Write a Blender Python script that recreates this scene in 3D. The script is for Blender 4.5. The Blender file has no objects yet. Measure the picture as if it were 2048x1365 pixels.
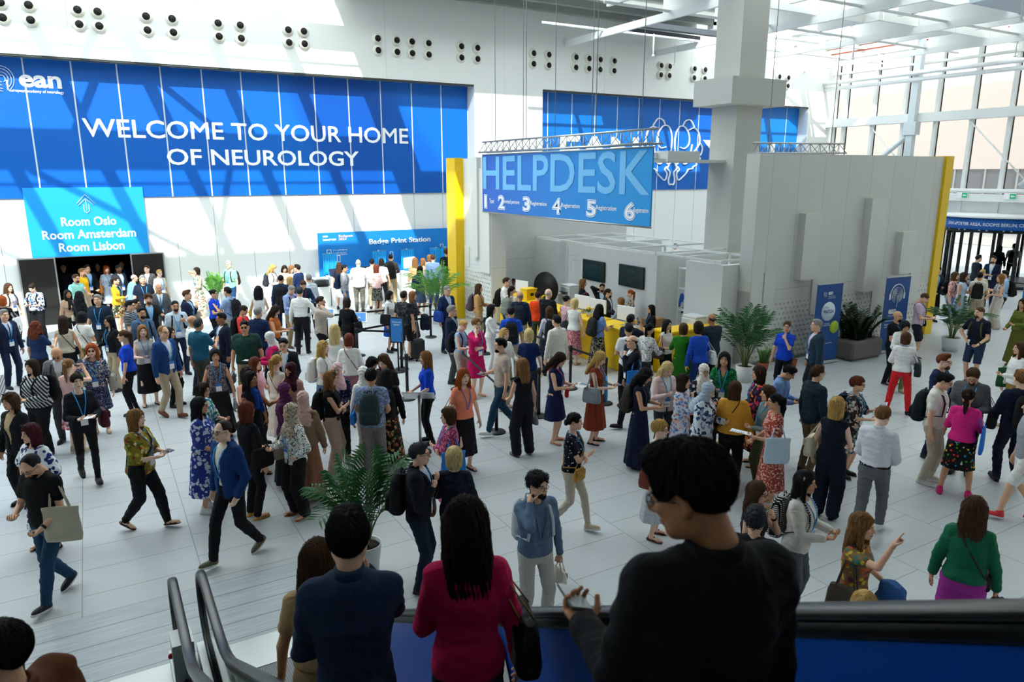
import bpy, math, random
import numpy as np
from mathutils import Vector, Matrix
R = math.radians
random.seed(7)
C = bpy.context.scene.collection
sc = bpy.context.scene
# ------------------------------------------------------------ camera, sky, sun, exposure
EYE = 4.7
cam = bpy.data.objects.new('camera', bpy.data.cameras.new('camera'))
C.objects.link(cam)
cam.location = (0, 0, EYE)
cam.rotation_euler = (R(90 - 13.045), 0, R(-30.0))
cam.data.sensor_width = 36.0
cam.data.lens = 1444.7 / 2048 * 36.0
cam.data.clip_end = 300
cam.data.clip_start = 0.05
cam.data.dof.use_dof = True
cam.data.dof.focus_distance = 11.0
cam.data.dof.aperture_fstop = 4.0
sc.camera = cam
SUN_DIR = Vector((0.36, 0.95, -1.0)).normalized()
sun = bpy.data.objects.new('sun', bpy.data.lights.new('sun', 'SUN'))
C.objects.link(sun)
sun.data.energy = 8.0
sun.data.angle = R(0.6)
sun.data.color = (1.0, 0.95, 0.86)
sun.rotation_euler = SUN_DIR.to_track_quat('-Z', 'Y').to_euler()
world = bpy.data.worlds.new('sky')
sc.world = world
world.use_nodes = True
_bg = world.node_tree.nodes['Background']
_bg.inputs[0].default_value = (1.0, 0.995, 0.945, 1)
_bg.inputs[1].default_value = 6.0
sc.view_settings.view_transform = 'Standard'
sc.view_settings.look = 'None'
sc.view_settings.gamma = 1.0
sc.view_settings.use_curve_mapping = False
sc.view_settings.exposure = 0.0
sc.cycles.use_denoising = True
sc.cycles.max_bounces = 8
sc.cycles.transparent_max_bounces = 24
sc.cycles.diffuse_bounces = 4
sc.cycles.sample_clamp_indirect = 6.0
sc.cycles.caustics_reflective = False
sc.cycles.caustics_refractive = False

# ------------------------------------------------------------ materials
def lin(h):
    h = h.lstrip('#')
    if len(h) == 3: h = ''.join(c * 2 for c in h)
    v = [int(h[i:i + 2], 16) / 255 for i in (0, 2, 4)]
    return tuple(x / 12.92 if x <= .04045 else ((x + .055) / 1.055) ** 2.4 for x in v) + (1.0,)
_M = {}
def base_mat(name):
    m = bpy.data.materials.new(name)
    m.use_nodes = True
    nt = m.node_tree
    return m, nt, nt.nodes['Principled BSDF']
def mat(name, col, rough=.6, metal=0., spec=.4, emit=0., bump=0., bscale=60., coat=0.):
    key = (name, col, rough, metal, emit, bump)
    if key in _M: return _M[key]
    m, nt, b = base_mat(name)
    b.inputs['Base Color'].default_value = lin(col)
    b.inputs['Roughness'].default_value = rough
    b.inputs['Metallic'].default_value = metal
    b.inputs['Specular IOR Level'].default_value = spec
    b.inputs['Coat Weight'].default_value = coat
    if emit:
        b.inputs['Emission Color'].default_value = lin(col)
        b.inputs['Emission Strength'].default_value = emit
    if bump:
        tc = nt.nodes.new('ShaderNodeTexCoord'); n = nt.nodes.new('ShaderNodeTexNoise'); bp = nt.nodes.new('ShaderNodeBump')
        n.inputs['Scale'].default_value = bscale; n.inputs['Detail'].default_value = 3
        bp.inputs['Strength'].default_value = bump; bp.inputs['Distance'].default_value = .01
        nt.links.new(tc.outputs['Object'], n.inputs['Vector']); nt.links.new(n.outputs['Fac'], bp.inputs['Height'])
        nt.links.new(bp.outputs['Normal'], b.inputs['Normal'])
    _M[key] = m
    return m
def ramp(nt, stops, interp='LINEAR'):
    r = nt.nodes.new('ShaderNodeValToRGB')
    r.color_ramp.interpolation = interp
    els = r.color_ramp.elements
    while len(els) < len(stops): els.new(0.5)
    for e, (p, c) in zip(els, stops): e.position = p; e.color = lin(c)
    return r
def cloth(spec, rough=.85):
    """colour spec: '#hex' plain; 'f/#bg/#a/#b' floral; 's/#bg/#a' stripes; 'd/#bg/#a' dots; 'c/#bg/#a' check; 'z/#bg/#a' fine print; 'w/#bg/#a' tweed; 'p/..' multicolour dots"""
    key = ('cloth', spec)
    if key in _M: return _M[key]
    p = spec.split('/')
    kind, cols = (p[0], p[1:]) if len(p) > 1 else ('', p)
    m, nt, b = base_mat('fabric ' + spec.replace('/', ' '))
    b.inputs['Roughness'].default_value = rough
    b.inputs['Specular IOR Level'].default_value = .2
    L = nt.links.new
    tc = nt.nodes.new('ShaderNodeTexCoord')
    n = nt.nodes.new('ShaderNodeTexNoise'); n.inputs['Scale'].default_value = 9; n.inputs['Detail'].default_value = 5; n.inputs['Distortion'].default_value = 1.2; n.inputs['Roughness'].default_value = .45
    L(tc.outputs['Object'], n.inputs['Vector'])
    bp = nt.nodes.new('ShaderNodeBump'); bp.inputs['Strength'].default_value = .55; bp.inputs['Distance'].default_value = .03
    L(n.outputs['Fac'], bp.inputs['Height']); L(bp.outputs['Normal'], b.inputs['Normal'])
    if kind == '':
        b.inputs['Base Color'].default_value = lin(cols[0])
    else:
        src = None
        if kind in 'fdzp':
            v = nt.nodes.new('ShaderNodeTexVoronoi'); v.inputs['Scale'].default_value = {'f': 17, 'd': 22, 'z': 48, 'p': 20}[kind]
            w = nt.nodes.new('ShaderNodeTexNoise'); w.inputs['Scale'].default_value = 12
            mx = nt.nodes.new('ShaderNodeVectorMath'); mx.operation = 'MULTIPLY_ADD'
            mx.inputs[1].default_value = (.08,) * 3 if kind in 'fz' else (0, 0, 0)
            L(tc.outputs['Object'], w.inputs['Vector']); L(w.outputs['Color'], mx.inputs[0]); L(tc.outputs['Object'], mx.inputs[2]); L(mx.outputs[0], v.inputs['Vector'])
            sep = nt.nodes.new('ShaderNodeSeparateColor'); L(v.outputs['Color'], sep.inputs[0])
            k = len(cols) - 1
            pr = ramp(nt, [(i / k, cols[1 + i]) for i in range(k)], 'CONSTANT'); L(sep.outputs[0], pr.inputs[0])
            th = nt.nodes.new('ShaderNodeMath'); th.operation = 'LESS_THAN'; th.inputs[1].default_value = {'f': .5, 'd': .2, 'z': .5, 'p': .34}[kind]
            L(v.outputs['Distance'], th.inputs[0])
            mix = nt.nodes.new('ShaderNodeMix'); mix.data_type = 'RGBA'
            mix.inputs[6].default_value = lin(cols[0]); L(th.outputs[0], mix.inputs[0]); L(pr.outputs[0], mix.inputs[7]); src = mix.outputs[2]
        else:
            wv = nt.nodes.new('ShaderNodeTexWave'); wv.bands_direction = 'Z' if kind != 't' else 'DIAGONAL'
            wv.inputs['Scale'].default_value = {'s': 9, 'c': 14, 'w': 40, 't': 8}[kind]; wv.inputs['Distortion'].default_value = .3 if kind != 't' else .8
            L(tc.outputs['Object'], wv.inputs['Vector'])
            fac = wv.outputs['Fac']
            if kind == 'c':
                w2 = nt.nodes.new('ShaderNodeTexWave'); w2.bands_direction = 'X'; w2.inputs['Scale'].default_value = 14
                L(tc.outputs['Object'], w2.inputs['Vector'])
                mm = nt.nodes.new('ShaderNodeMath'); mm.operation = 'MULTIPLY'; L(fac, mm.inputs[0]); L(w2.outputs['Fac'], mm.inputs[1]); fac = mm.outputs[0]
            if kind == 'w':
                w2 = nt.nodes.new('ShaderNodeTexNoise'); w2.inputs['Scale'].default_value = 90; L(tc.outputs['Object'], w2.inputs['Vector']); fac = w2.outputs['Fac']
            pr = ramp(nt, [(0, cols[0]), (.5 if kind != 'c' else .4, cols[1])], 'CONSTANT' if kind != 'w' else 'LINEAR'); L(fac, pr.inputs[0]); src = pr.outputs[0]
        L(src, b.inputs['Base Color'])
    _M[key] = m
    return m
def glass(name, tint='#ffffff', refl=.07, frost=0.):
    key = ('glass', name)
    if key in _M: return _M[key]
    m = bpy.data.materials.new(name); m.use_nodes = True
    nt = m.node_tree; nt.nodes.clear()
    out = nt.nodes.new('ShaderNodeOutputMaterial'); t = nt.nodes.new('ShaderNodeBsdfTransparent'); g = nt.nodes.new('ShaderNodeBsdfGlossy'); mx = nt.nodes.new('ShaderNodeMixShader')
    t.inputs[0].default_value = lin(tint); g.inputs['Roughness'].default_value = .03
    if frost:
        d = nt.nodes.new('ShaderNodeBsdfDiffuse'); d.inputs[0].default_value = lin('#e8eceb'); m2 = nt.nodes.new('ShaderNodeMixShader'); m2.inputs[0].default_value = frost
        nt.links.new(t.outputs[0], m2.inputs[1]); nt.links.new(d.outputs[0], m2.inputs[2]); src = m2.outputs[0]
    else: src = t.outputs[0]
    fr = nt.nodes.new('ShaderNodeLayerWeight'); fr.inputs[0].default_value = refl
    mm = nt.nodes.new('ShaderNodeMath'); mm.operation = 'MULTIPLY'; mm.inputs[1].default_value = .8
    nt.links.new(fr.outputs['Fresnel'], mm.inputs[0]); nt.links.new(mm.outputs[0], mx.inputs[0])
    nt.links.new(src, mx.inputs[1]); nt.links.new(g.outputs[0], mx.inputs[2]); nt.links.new(mx.outputs[0], out.inputs[0])
    _M[key] = m
    return m
def brick_mat(name, c1, c2, mortar, bw, rh, msize=.006, off=.5, swap='xy', rough=.5, spec=.4, origin=(0, 0, 0), streak=0.):
    """procedural joints: lines of a brick pattern in world metres"""
    m, nt, b = base_mat(name)
    L = nt.links.new
    tc = nt.nodes.new('ShaderNodeTexCoord'); sp = nt.nodes.new('ShaderNodeSeparateXYZ'); cb = nt.nodes.new('ShaderNodeCombineXYZ')
    ad = nt.nodes.new('ShaderNodeVectorMath'); ad.operation = 'SUBTRACT'; ad.inputs[1].default_value = origin
    L(tc.outputs['Object'], ad.inputs[0]); L(ad.outputs[0], sp.inputs[0])
    for i, a in enumerate(swap): L(sp.outputs['xyz'.index(a)], cb.inputs[i])
    br = nt.nodes.new('ShaderNodeTexBrick')
    br.offset = off; br.squash = 1
    br.inputs['Scale'].default_value = 1; br.inputs['Brick Width'].default_value = bw; br.inputs['Row Height'].default_value = rh
    br.inputs['Mortar Size'].default_value = msize; br.inputs['Mortar Smooth'].default_value = .1
    br.inputs['Color1'].default_value = lin(c1); br.inputs['Color2'].default_value = lin(c2); br.inputs['Mortar'].default_value = lin(mortar)
    L(cb.outputs[0], br.inputs['Vector'])
    src = br.outputs['Color']
    if streak:
        n = nt.nodes.new('ShaderNodeTexNoise'); mp = nt.nodes.new('ShaderNodeMapping'); mp.inputs['Scale'].default_value = (1.2, 22, 1)
        n.inputs['Detail'].default_value = 6; n.inputs['Scale'].default_value = 1.4
        L(tc.outputs['Object'], mp.inputs[0]); L(mp.outputs[0], n.inputs['Vector'])
        r = ramp(nt, [(.3, '#9a9a9a'), (.7, '#ffffff')]); L(n.outputs['Fac'], r.inputs[0])
        mx = nt.nodes.new('ShaderNodeMix'); mx.data_type = 'RGBA'; mx.blend_type = 'MULTIPLY'; mx.inputs[0].default_value = streak
        L(src, mx.inputs[6]); L(r.outputs[0], mx.inputs[7]); src = mx.outputs[2]
    L(src, b.inputs['Base Color'])
    b.inputs['Roughness'].default_value = rough; b.inputs['Specular IOR Level'].default_value = spec
    return m

# ------------------------------------------------------------ mesh helpers
class MB:
    """collects shapes for ONE mesh object"""
    def __init__(s): s.v = []; s.f = []; s.m = []; s.sm = []
    def add(s, verts, faces, mi=0, smooth=False):
        b = len(s.v)
        s.v.extend([tuple(p) for p in verts]); s.f.extend([tuple(b + i for i in f) for f in faces])
        s.m.extend([mi] * len(faces)); s.sm.extend([smooth] * len(faces))
        return s
    def box(s, lo, hi, mi=0, bev=0., M=None):
        x0, y0, z0 = lo; x1, y1, z1 = hi
        if bev <= 0:
            v = [(x, y, z) for z in (z0, z1) for y in (y0, y1) for x in (x0, x1)]
            f = [(0, 2, 3, 1), (4, 5, 7, 6), (0, 1, 5, 4), (2, 6, 7, 3), (0, 4, 6, 2), (1, 3, 7, 5)]
        else:
            v = []; e = bev
            for z, q in ((z0, e), (z0 + e, 0), (z1 - e, 0), (z1, e)):
                v += [(x0 + e + q, y0 + q, z), (x1 - e - q, y0 + q, z), (x1 - q, y0 + e + q, z), (x1 - q, y1 - e - q, z), (x1 - e - q, y1 - q, z), (x0 + e + q, y1 - q, z), (x0 + q, y1 - e - q, z), (x0 + q, y0 + e + q, z)]
            f = [tuple(range(7, -1, -1)), tuple(range(24, 32))]
            for r in range(3):
                for i in range(8): f.append((r * 8 + i, r * 8 + (i + 1) % 8, r * 8 + 8 + (i + 1) % 8, r * 8 + 8 + i))
        if M is not None: v = [tuple(M @ Vector(p)) for p in v]
        return s.add(v, f, mi)
    def tube(s, pts, r, n=8, mi=0, cap=True, flat=None, smooth=True):
        """swept tube; r scalar or list; flat=(w,h) for a rectangular/elliptic section scale"""
        P = [Vector(p) for p in pts]; k = len(P)
        rr = r if hasattr(r, '__len__') else [r] * k
        v = []; f = []; up = None
        for i in range(k):
            t = (P[min(i + 1, k - 1)] - P[max(i - 1, 0)]).normalized()
            if up is None:
                up = Vector((0, 0, 1)) if abs(t.z) < .95 else Vector((1, 0, 0))
            a = t.cross(up)
            if a.length < 1e-4: a = t.cross(Vector((0, 1, 0)))
            a.normalize(); b = a.cross(t).normalized(); up = b
            for j in range(n):
                th = 2 * math.pi * (j + .5) / n
                ca, sa = math.cos(th), math.sin(th)
                if flat: ca *= flat[0]; sa *= flat[1]
                v.append(P[i] + (a * ca + b * sa) * rr[i])
        for i in range(k - 1):
            for j in range(n): f.append((i * n + j, i * n + (j + 1) % n, (i + 1) * n + (j + 1) % n, (i + 1) * n + j))
        if cap: f.append(tuple(range(n - 1, -1, -1))); f.append(tuple((k - 1) * n + j for j in range(n)))
        return s.add(v, f, mi, smooth)
    def lathe(s, prof, c=(0, 0, 0), n=20, mi=0, axis='z', smooth=True):
        v = []; f = []
        for r, h in prof:
            for j in range(n):
                t = 2 * math.pi * j / n
                p = (r * math.cos(t), r * math.sin(t), h)
                if axis == 'y': p = (p[0], p[2], p[1])
                v.append((c[0] + p[0], c[1] + p[1], c[2] + p[2]))
        for i in range(len(prof) - 1):
            for j in range(n): f.append((i * n + j, i * n + (j + 1) % n, (i + 1) * n + (j + 1) % n, (i + 1) * n + j))
        if prof[0][0] > 1e-5: f.append(tuple(range(n - 1, -1, -1)))
        if prof[-1][0] > 1e-5: f.append(tuple((len(prof) - 1) * n + j for j in range(n)))
        return s.add(v, f, mi, smooth)
    def build(s, name, mats, parent=None):
        me = bpy.data.meshes.new(name)
        me.from_pydata(s.v, [], s.f)
        me.polygons.foreach_set('use_smooth', s.sm); me.polygons.foreach_set('material_index', s.m)
        return link(name, me, mats, parent)
def link(name, me, mats, parent=None):
    if not isinstance(mats, (list, tuple)): mats = [mats]
    if len(me.materials) == 0:
        for m in mats: me.materials.append(m)
    me.update()
    o = bpy.data.objects.new(name, me); C.objects.link(o)
    if parent is not None: o.parent = parent
    return o
def tag(o, label, cat, group=None, kind=None):
    if label: o['label'] = label
    if cat: o['category'] = cat
    if group: o['group'] = group
    if kind: o['kind'] = kind
    return o
def thing(name, label, cat, loc=(0, 0, 0), rz=0., group=None):
    o = bpy.data.objects.new(name, None); C.objects.link(o)
    o.location = loc; o.rotation_euler = (0, 0, rz)
    return tag(o, label, cat, group)
def struct(o): o['kind'] = 'structure'; return o
def copy_tree(o, parent=None):
    c = o.copy(); C.objects.link(c)
    if parent is not None: c.parent = parent; c.matrix_parent_inverse = o.matrix_parent_inverse
    for ch in o.children: copy_tree(ch, c)
    return c
def text_mesh(name, body, box, M, material, parent=None, bold=0., ext=.004, align='c'):
    """letters fitted into box=(x0,z0,x1,z1) of the plane given by matrix M (local x right, z up, y into the sign)"""
    cu = bpy.data.curves.new(name, 'FONT'); cu.body = body; cu.offset = bold if 'M' not in body else 0; cu.resolution_u = 3; cu.align_x = {'c': 'CENTER', 'l': 'LEFT'}[align]; cu.space_line = .95
    to = bpy.data.objects.new(name, cu); C.objects.link(to)
    bpy.context.view_layer.update()
    me = bpy.data.meshes.new_from_object(to.evaluated_get(bpy.context.evaluated_depsgraph_get()))
    bpy.data.objects.remove(to); bpy.data.curves.remove(cu)
    n = len(me.vertices); co = np.empty(n * 3); me.vertices.foreach_get('co', co); co = co.reshape(-1, 3)
    lo, hi = co.min(0), co.max(0)
    x0, z0, x1, z1 = box
    q = np.zeros_like(co)
    q[:, 0] = x0 + (co[:, 0] - lo[0]) / max(hi[0] - lo[0], 1e-6) * (x1 - x0)
    q[:, 2] = z0 + (co[:, 1] - lo[1]) / max(hi[1] - lo[1], 1e-6) * (z1 - z0)
    q[:, 1] = -ext
    A = np.array(M.to_3x3()); T_ = np.array(M.translation)
    if 'M' in body and bold:   # thicken by overlaid copies where the outline offset would fold over
        n0 = len(me.vertices); F_ = [tuple(p.vertices) for p in me.polygons]; bb = bold * .8 * (z1 - z0) / .7; cp = [(bb * a, bb * c, -.0004 * k) for k, (a, c) in enumerate(((0, 0), (1, 0), (-1, 0), (0, 1), (0, -1)))]
        V_ = np.concatenate([q + (a, d, c) for a, c, d in cp]); me2 = bpy.data.meshes.new(name); me2.from_pydata((V_ @ A.T + T_).tolist(), [], [tuple(i + n0 * k for i in f) for k in range(5) for f in F_]); bpy.data.meshes.remove(me)
        return link(name, me2, material, parent)
    q = q @ A.T + T_
    me.vertices.foreach_set('co', q.ravel()); me.materials.clear()
    return link(name, me, material, parent)
def frame_m(origin, xdir):
    """sign plane: local x along xdir, local y pointing away from the viewer's side, z up"""
    x = Vector(xdir).normalized(); z = Vector((0, 0, 1)); y = z.cross(x)
    return Matrix.Translation(Vector(origin)) @ Matrix((x, y, z)).transposed().to_4x4()
WHITE = mat('white painted steel', '#eceeec', .5)
OFFW = mat('matt white wall paint', '#e6e8e5', .8)
BLACK = mat('black plastic', '#141517', .5)
SIGNW = mat('white vinyl lettering', '#f4f6f7', .6)
STEEL = mat('brushed steel', '#b9bcbc', .35, .9)
# ============================================================ THE SETTING
YB = 27.0           # partition plane at the back
YF = 26.4           # front of the wall above it
XG = 35.0           # glass facade
ZR = 11.3           # roof glazing
floor_m = brick_mat('pale grey porcelain tiles', '#c2c6c9', '#bcc1c4', '#8e9294', .63, 1.26, .006, .5, 'yx', .38, .45, (-.56, 9.13, 0), .12)
plank_m = brick_mat('brushed landing plates', '#bcc4ca', '#c4cad0', '#80878c', 3.0, .31, .007, .5, 'xy', .42, .5, (-1.1, 8.37, 0), .4)
b = MB(); b.box((-14, 8.37, -.2), (XG, YB + 4, 0)); b.box((2.2, -4, -.2), (XG, 8.37, 0)); b.box((-14, -4, -.2), (-1.25, 8.37, 0)); struct(b.build('floor', floor_m))
b = MB(); b.box((-1.25, -4, -.2), (2.2, 8.37, .002)); struct(b.build('floor_landing', plank_m))
# ---- back wall: white partition panels below, blue vinyl above, set back under the upper wall
seam = 1.2348
part_m = brick_mat('white partition panels', '#eceeec', '#e8eae8', '#8b9092', seam, 40, .008, 0, 'xz', .6, .4, (2.49, 0, -20))
wall_m = brick_mat('white plaster panels', '#e4e6e3', '#e2e4e1', '#c9ccc9', 4.94, 40, .008, 0, 'xz', .8, .3, (14.9, 0, -20))
DX0, DX1, DZ = -1.1, 1.02, 2.11
b = MB()
b.box((-14, YB, 0), (DX0, YB + .12, 8.08)); b.box((DX1, YB, 0), (13.54, YB + .12, 8.08)); b.box((DX0, YB, DZ), (DX1, YB + .12, 8.08)); b.box((16.7, YB, 0), (33.1, YB + .12, 8.08))
struct(b.build('wall_back', part_m))
b = MB(); b.box((-14, YF, 8.08), (XG, YB + .12, 13.6)); b.box((13.54, YF, 0), (16.7, YB + .12, 8.08)); b.box((33.1, YF, 0), (XG, YB + .12, 8.08)); struct(b.build('wall_back_upper', wall_m))
b = MB()
for x0, x1 in ((-14, 13.54), (16.7, 33.1)): b.box((x0, YF + .02, 8.02), (x1, YF + .16, 8.10))
struct(b.build('trim_1', mat('dark bronze soffit trim', '#3a3c3a', .6)))
# room beyond the doorway, its darkness put into near-black wall colour
b = MB(); dk = mat('room walls coloured as unlit', '#0b0c10', .9)
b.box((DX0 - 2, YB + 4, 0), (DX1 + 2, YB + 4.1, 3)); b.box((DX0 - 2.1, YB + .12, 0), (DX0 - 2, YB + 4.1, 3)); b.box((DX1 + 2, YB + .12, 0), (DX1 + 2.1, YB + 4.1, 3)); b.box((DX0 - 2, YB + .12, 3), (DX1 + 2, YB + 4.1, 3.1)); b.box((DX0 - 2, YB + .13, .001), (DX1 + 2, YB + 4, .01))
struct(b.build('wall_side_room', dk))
# other walls (behind and left of the camera's view) and the upper gallery side
b = MB(); b.box((-14.2, -4, 0), (-14, YB + .12, 13.6)); struct(b.build('wall_left', OFFW))
b = MB(); b.box((-14, -4.2, 0), (XG, -4, 13.6)); struct(b.build('wall_front', OFFW))
# ---- doors of the side room
door_m = mat('dark bronze door leaf', '#2b2a28', .35, .3); alu = mat('aluminium door frame', '#b4b6b5', .4, .7)
for nm, x0, x1 in (('door_1', -2.05, -1.13), ('door_2', 1.05, 1.98)):
    b = MB(); b.box((x0, YB - .12, .02), (x1, YB - .06, 2.1))
    o = struct(b.build(nm, door_m))
    b = MB()
    for q in ((x0 - .04, x0), (x1, x1 + .04)): b.box((q[0], YB - .13, .02), (q[1], YB - .05, 2.14))
    b.box((x0, YB - .13, 2.1), (x1, YB - .05, 2.14)); b.build('door_frame', alu, o)
b = MB()
for x in (DX0 - .05, DX1): b.box((x, YB - .05, 0), (x + .05, YB + .14, DZ + .03))
b.box((DX0, YB - .05, DZ), (DX1, YB + .14, DZ + .03)); struct(b.build('trim_2', alu))

# ---- roof: glazed bays along the back and on the right, added skylights in front, decking elsewhere
beam_m = mat('white roof beams', '#eef0ee', .6)
rg = glass('roof glazing', '#f2f8fb', .05)
def bays(x0, x1, y0, y1, name):
    b = MB()
    b.box((x0, y0, ZR + .02), (x1, y1, ZR + .05)); struct(b.build(name, rg))
bays(-14, 8.0, 13.4, YF, 'window_1'); bays(24.4, XG, 13.4, YF, 'window_2'); bays(11.0, XG, 1.6, 13.4, 'window_added_3'); bays(9.0, 24.4, 13.4, 23.2, 'window_added_5')  # last two are out of view, added to brighten booth, wing and floor
n = 0
for y, w, h in ((24.75, .34, .5), (21.75, .42, .8), (18.0, .34, .6), (13.5, .4, .8)):
    for x0, x1 in ((-14, 8.2), (24.2, XG)):
        n += 1; b = MB(); b.box((x0, y - w / 2, ZR - h), (x1, y + w / 2, ZR)); struct(b.build('beam_%d' % n, beam_m))
for x in list(np.arange(-13.9, 8.1, 2.44) + .1) + [26.9, 29.3, 31.7, 34.1]:
    n += 1; b = MB(); b.box((x - .14, 13.4, ZR - .34), (x + .14, YF, ZR)); struct(b.build('beam_%d' % n, beam_m))
for (xa, ya), (xb, yb) in (((-4.6, 21.8), (.2, 18)), ((.2, 18), (2.6, 21.8)), ((.3, 24.7), (-2.2, 21.8)), ((.3, 24.7), (2.7, 21.8)), ((-9.4, 21.8), (-4.6, 18)), ((26.9, 21.8), (31.7, 18)), ((29.3, 24.7), (34.1, 21.8))):
    n += 1; b = MB(); b.tube([(xa, ya, ZR - .25), (xb, yb, ZR - .25)], .1, 8); struct(b.build('beam_%d' % n, beam_m))
for y in (24.2, 20.9, 17.2):   # thin sprinkler and cable runs just under the glass
    n += 1; b = MB(); b.tube([(-14, y, ZR - .55), (8.1, y, ZR - .55)], .035, 6); struct(b.build('beam_%d' % n, beam_m))
# opaque decking
deck_m = mat('grey steel decking', '#8f928e', .6, .2)
b = MB(); b.box((8.0, 23.2, ZR), (24.4, YF, ZR + .3)); b.box((8.0, 13.4, ZR), (9.0, 23.2, ZR + .3)); b.box((-14, -4, ZR), (11.0, 13.4, ZR + .3)); b.box((11.0, -4, ZR), (XG, 1.6, ZR + .3)); struct(b.build('ceiling', OFFW))
for k in range(3):
    y = 23.5 + 1.2 * k
    b = MB(); b.box((8.0, y - .12, ZR - .35), (24.4, y + .12, ZR)); struct(b.build('beam_%d' % (n + 1), deck_m)); n += 1
# slanted white baffles on the right; unseen further rows added to block the sun
baf = mat('white roof baffles', '#f3f4f2', .7)
for i in range(11):
    for j in range(6):
        x = 8.25 + 2.45 * i; y = 1.2 + 3.3 * j + (.6 if x < 24 else 0)
        if y > 19.5: continue
        b = MB()
        v = [(x, y, ZR - 1.15), (x + 2.42, y, ZR - 1.15), (x + 2.42, y + 2.5, ZR - .15), (x, y + 2.5, ZR - .15)]
        v += [(a, c, d + .12) for a, c, d in v]
        b.add(v, [(3, 2, 1, 0), (4, 5, 6, 7), (0, 1, 5, 4), (1, 2, 6, 5), (2, 3, 7, 6), (3, 0, 4, 7)])
        b.box((x + .02, y, ZR - 1.2), (x + .14, y + 2.5, ZR - .05)); b.box((x, y - .1, ZR - 1.2), (x + 2.42, y, ZR - .75))
        struct(b.build('roof_baffle', baf))
for y in (1.6, 5.3, 9.0, 12.7, 16.4, 20.1, 23.8):
    n += 1; b = MB(); b.tube([(15, y, ZR - 1.25), (XG, y, ZR - 1.25)], .05, 6); struct(b.build('beam_%d' % n, beam_m))
for x in (17.8, 22.7, 27.6, 32.5):
    n += 1; b = MB(); b.box((x - .06, 0, ZR - 1.5), (x + .06, YF, ZR - 1.25)); struct(b.build('beam_%d' % n, beam_m))
for k, (x, y) in enumerate(((20.0, 23.5), (22.4, 24.9), (27.6, 20.1), (32.5, 16.4), (25.2, 12.7), (30.2, 9.0))):
    b = MB(); b.tube([(x, y, ZR - 1.25), (x, y, ZR - 2.0)], .03, 6); b.lathe([(.02, -.0), (.07, -.05), (.05, -.08)], (x, y, ZR - 2.0), 10); struct(b.build('trim_%d' % (10 + k), beam_m))
b = MB(); b.box((19.0, 23.6, ZR - 1.0), (24.2, 23.9, ZR - .8)); b.box((19.6, 25.1, ZR - .9), (24.0, 25.25, ZR - .75)); struct(b.build('trim_20', mat('dark cable tray', '#4b5056', .6, .3)))
# grey soffit of the gallery at the upper right
b = MB(); b.box((24.6, 2, 9.9), (30.4, 14.0, 10.25)); struct(b.build('ceiling_gallery', mat('pale grey soffit', '#c3ced6', .7)))
# ---- glass facade on the right
fg = glass('facade glass', '#93979a', .08)
b = MB()
for y0, y1, z0 in ((-4, 14.6, 0), (14.6, 19.2, 2.7), (19.2, YF, 0)): b.add([(XG + .1, y0, z0), (XG + .1, y1, z0), (XG + .1, y1, 10.6), (XG + .1, y0, 10.6)], [(0, 1, 2, 3)])
struct(b.build('window_4', fg))
b = MB()
ys = [26.2, 25.56, 23.92, 22.3, 20.69, 19.04, 17.44, 15.8, 14.2, 12.6, 11, 9.4, 7.8]
for y in ys: b.box((XG - .16, y - .07, 2.9), (XG + .12, y + .07, 10.6))
struct(b.build('trim_3', WHITE))
b = MB(); dkg = mat('black glazing gasket', '#242626', .6)
for y in ys: b.box((XG + .04, y - .10, 3.5), (XG + .09, y - .071, 10.5))
struct(b.build('trim_4', dkg))
b = MB()
b.box((XG - .2, -4, 9.74), (XG + .12, YF, 9.84)); b.box((XG - .45, -4, 7.1), (XG + .12, YF, 7.5)); b.box((XG - .5, -4, 3.5), (XG + .12, YF, 3.8)); b.box((XG - .2, -4, 10.5), (XG + .2, YF, 11.3)); b.box((XG - .1, -4, 2.6), (XG + .12, YF, 3.5))
struct(b.build('trim_5', WHITE))
b = MB()
for z, dx in ((9.28, .9), (9.0, .75)): b.tube([(XG - dx, -4, z), (XG - dx, YF, z)], .1, 10)
b.tube([(XG - .35, 6, 3.95), (XG - .35, YF, 3.95)], .1, 10)
struct(b.build('trim_6', WHITE))
b = MB()
for y in (21.5, 13.4):
    b.box((XG - .75, y - .16, 0), (XG - .45, y + .16, 11.3)); b.box((XG - .8, y - .3, 6.5), (XG - .4, y + .3, 7.1))
    b.tube([(XG - .6, y, 6.6), (XG - .6, y + 3.0, 4.2)], .12, 8)
struct(b.build('column_steel', mat('pale blue grey steel', '#d3dade', .5)))
b = MB()
for y in (23.9, 19.04, 14.2):
    b.tube([(XG - .3, y, 7.05), (XG - .3, y - 3.2, 3.9)], .035, 6)
struct(b.build('trim_7', WHITE))
b = MB(); b.tube([(XG - .5, -4, 10.75), (XG - .5, YF, 10.75)], .04, 6); b.tube([(XG - .8, 10, 10.95), (XG - .8, YF, 10.95)], .03, 6); struct(b.build('trim_8', mat('red sprinkler pipe', '#c0604a', .5)))
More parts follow.
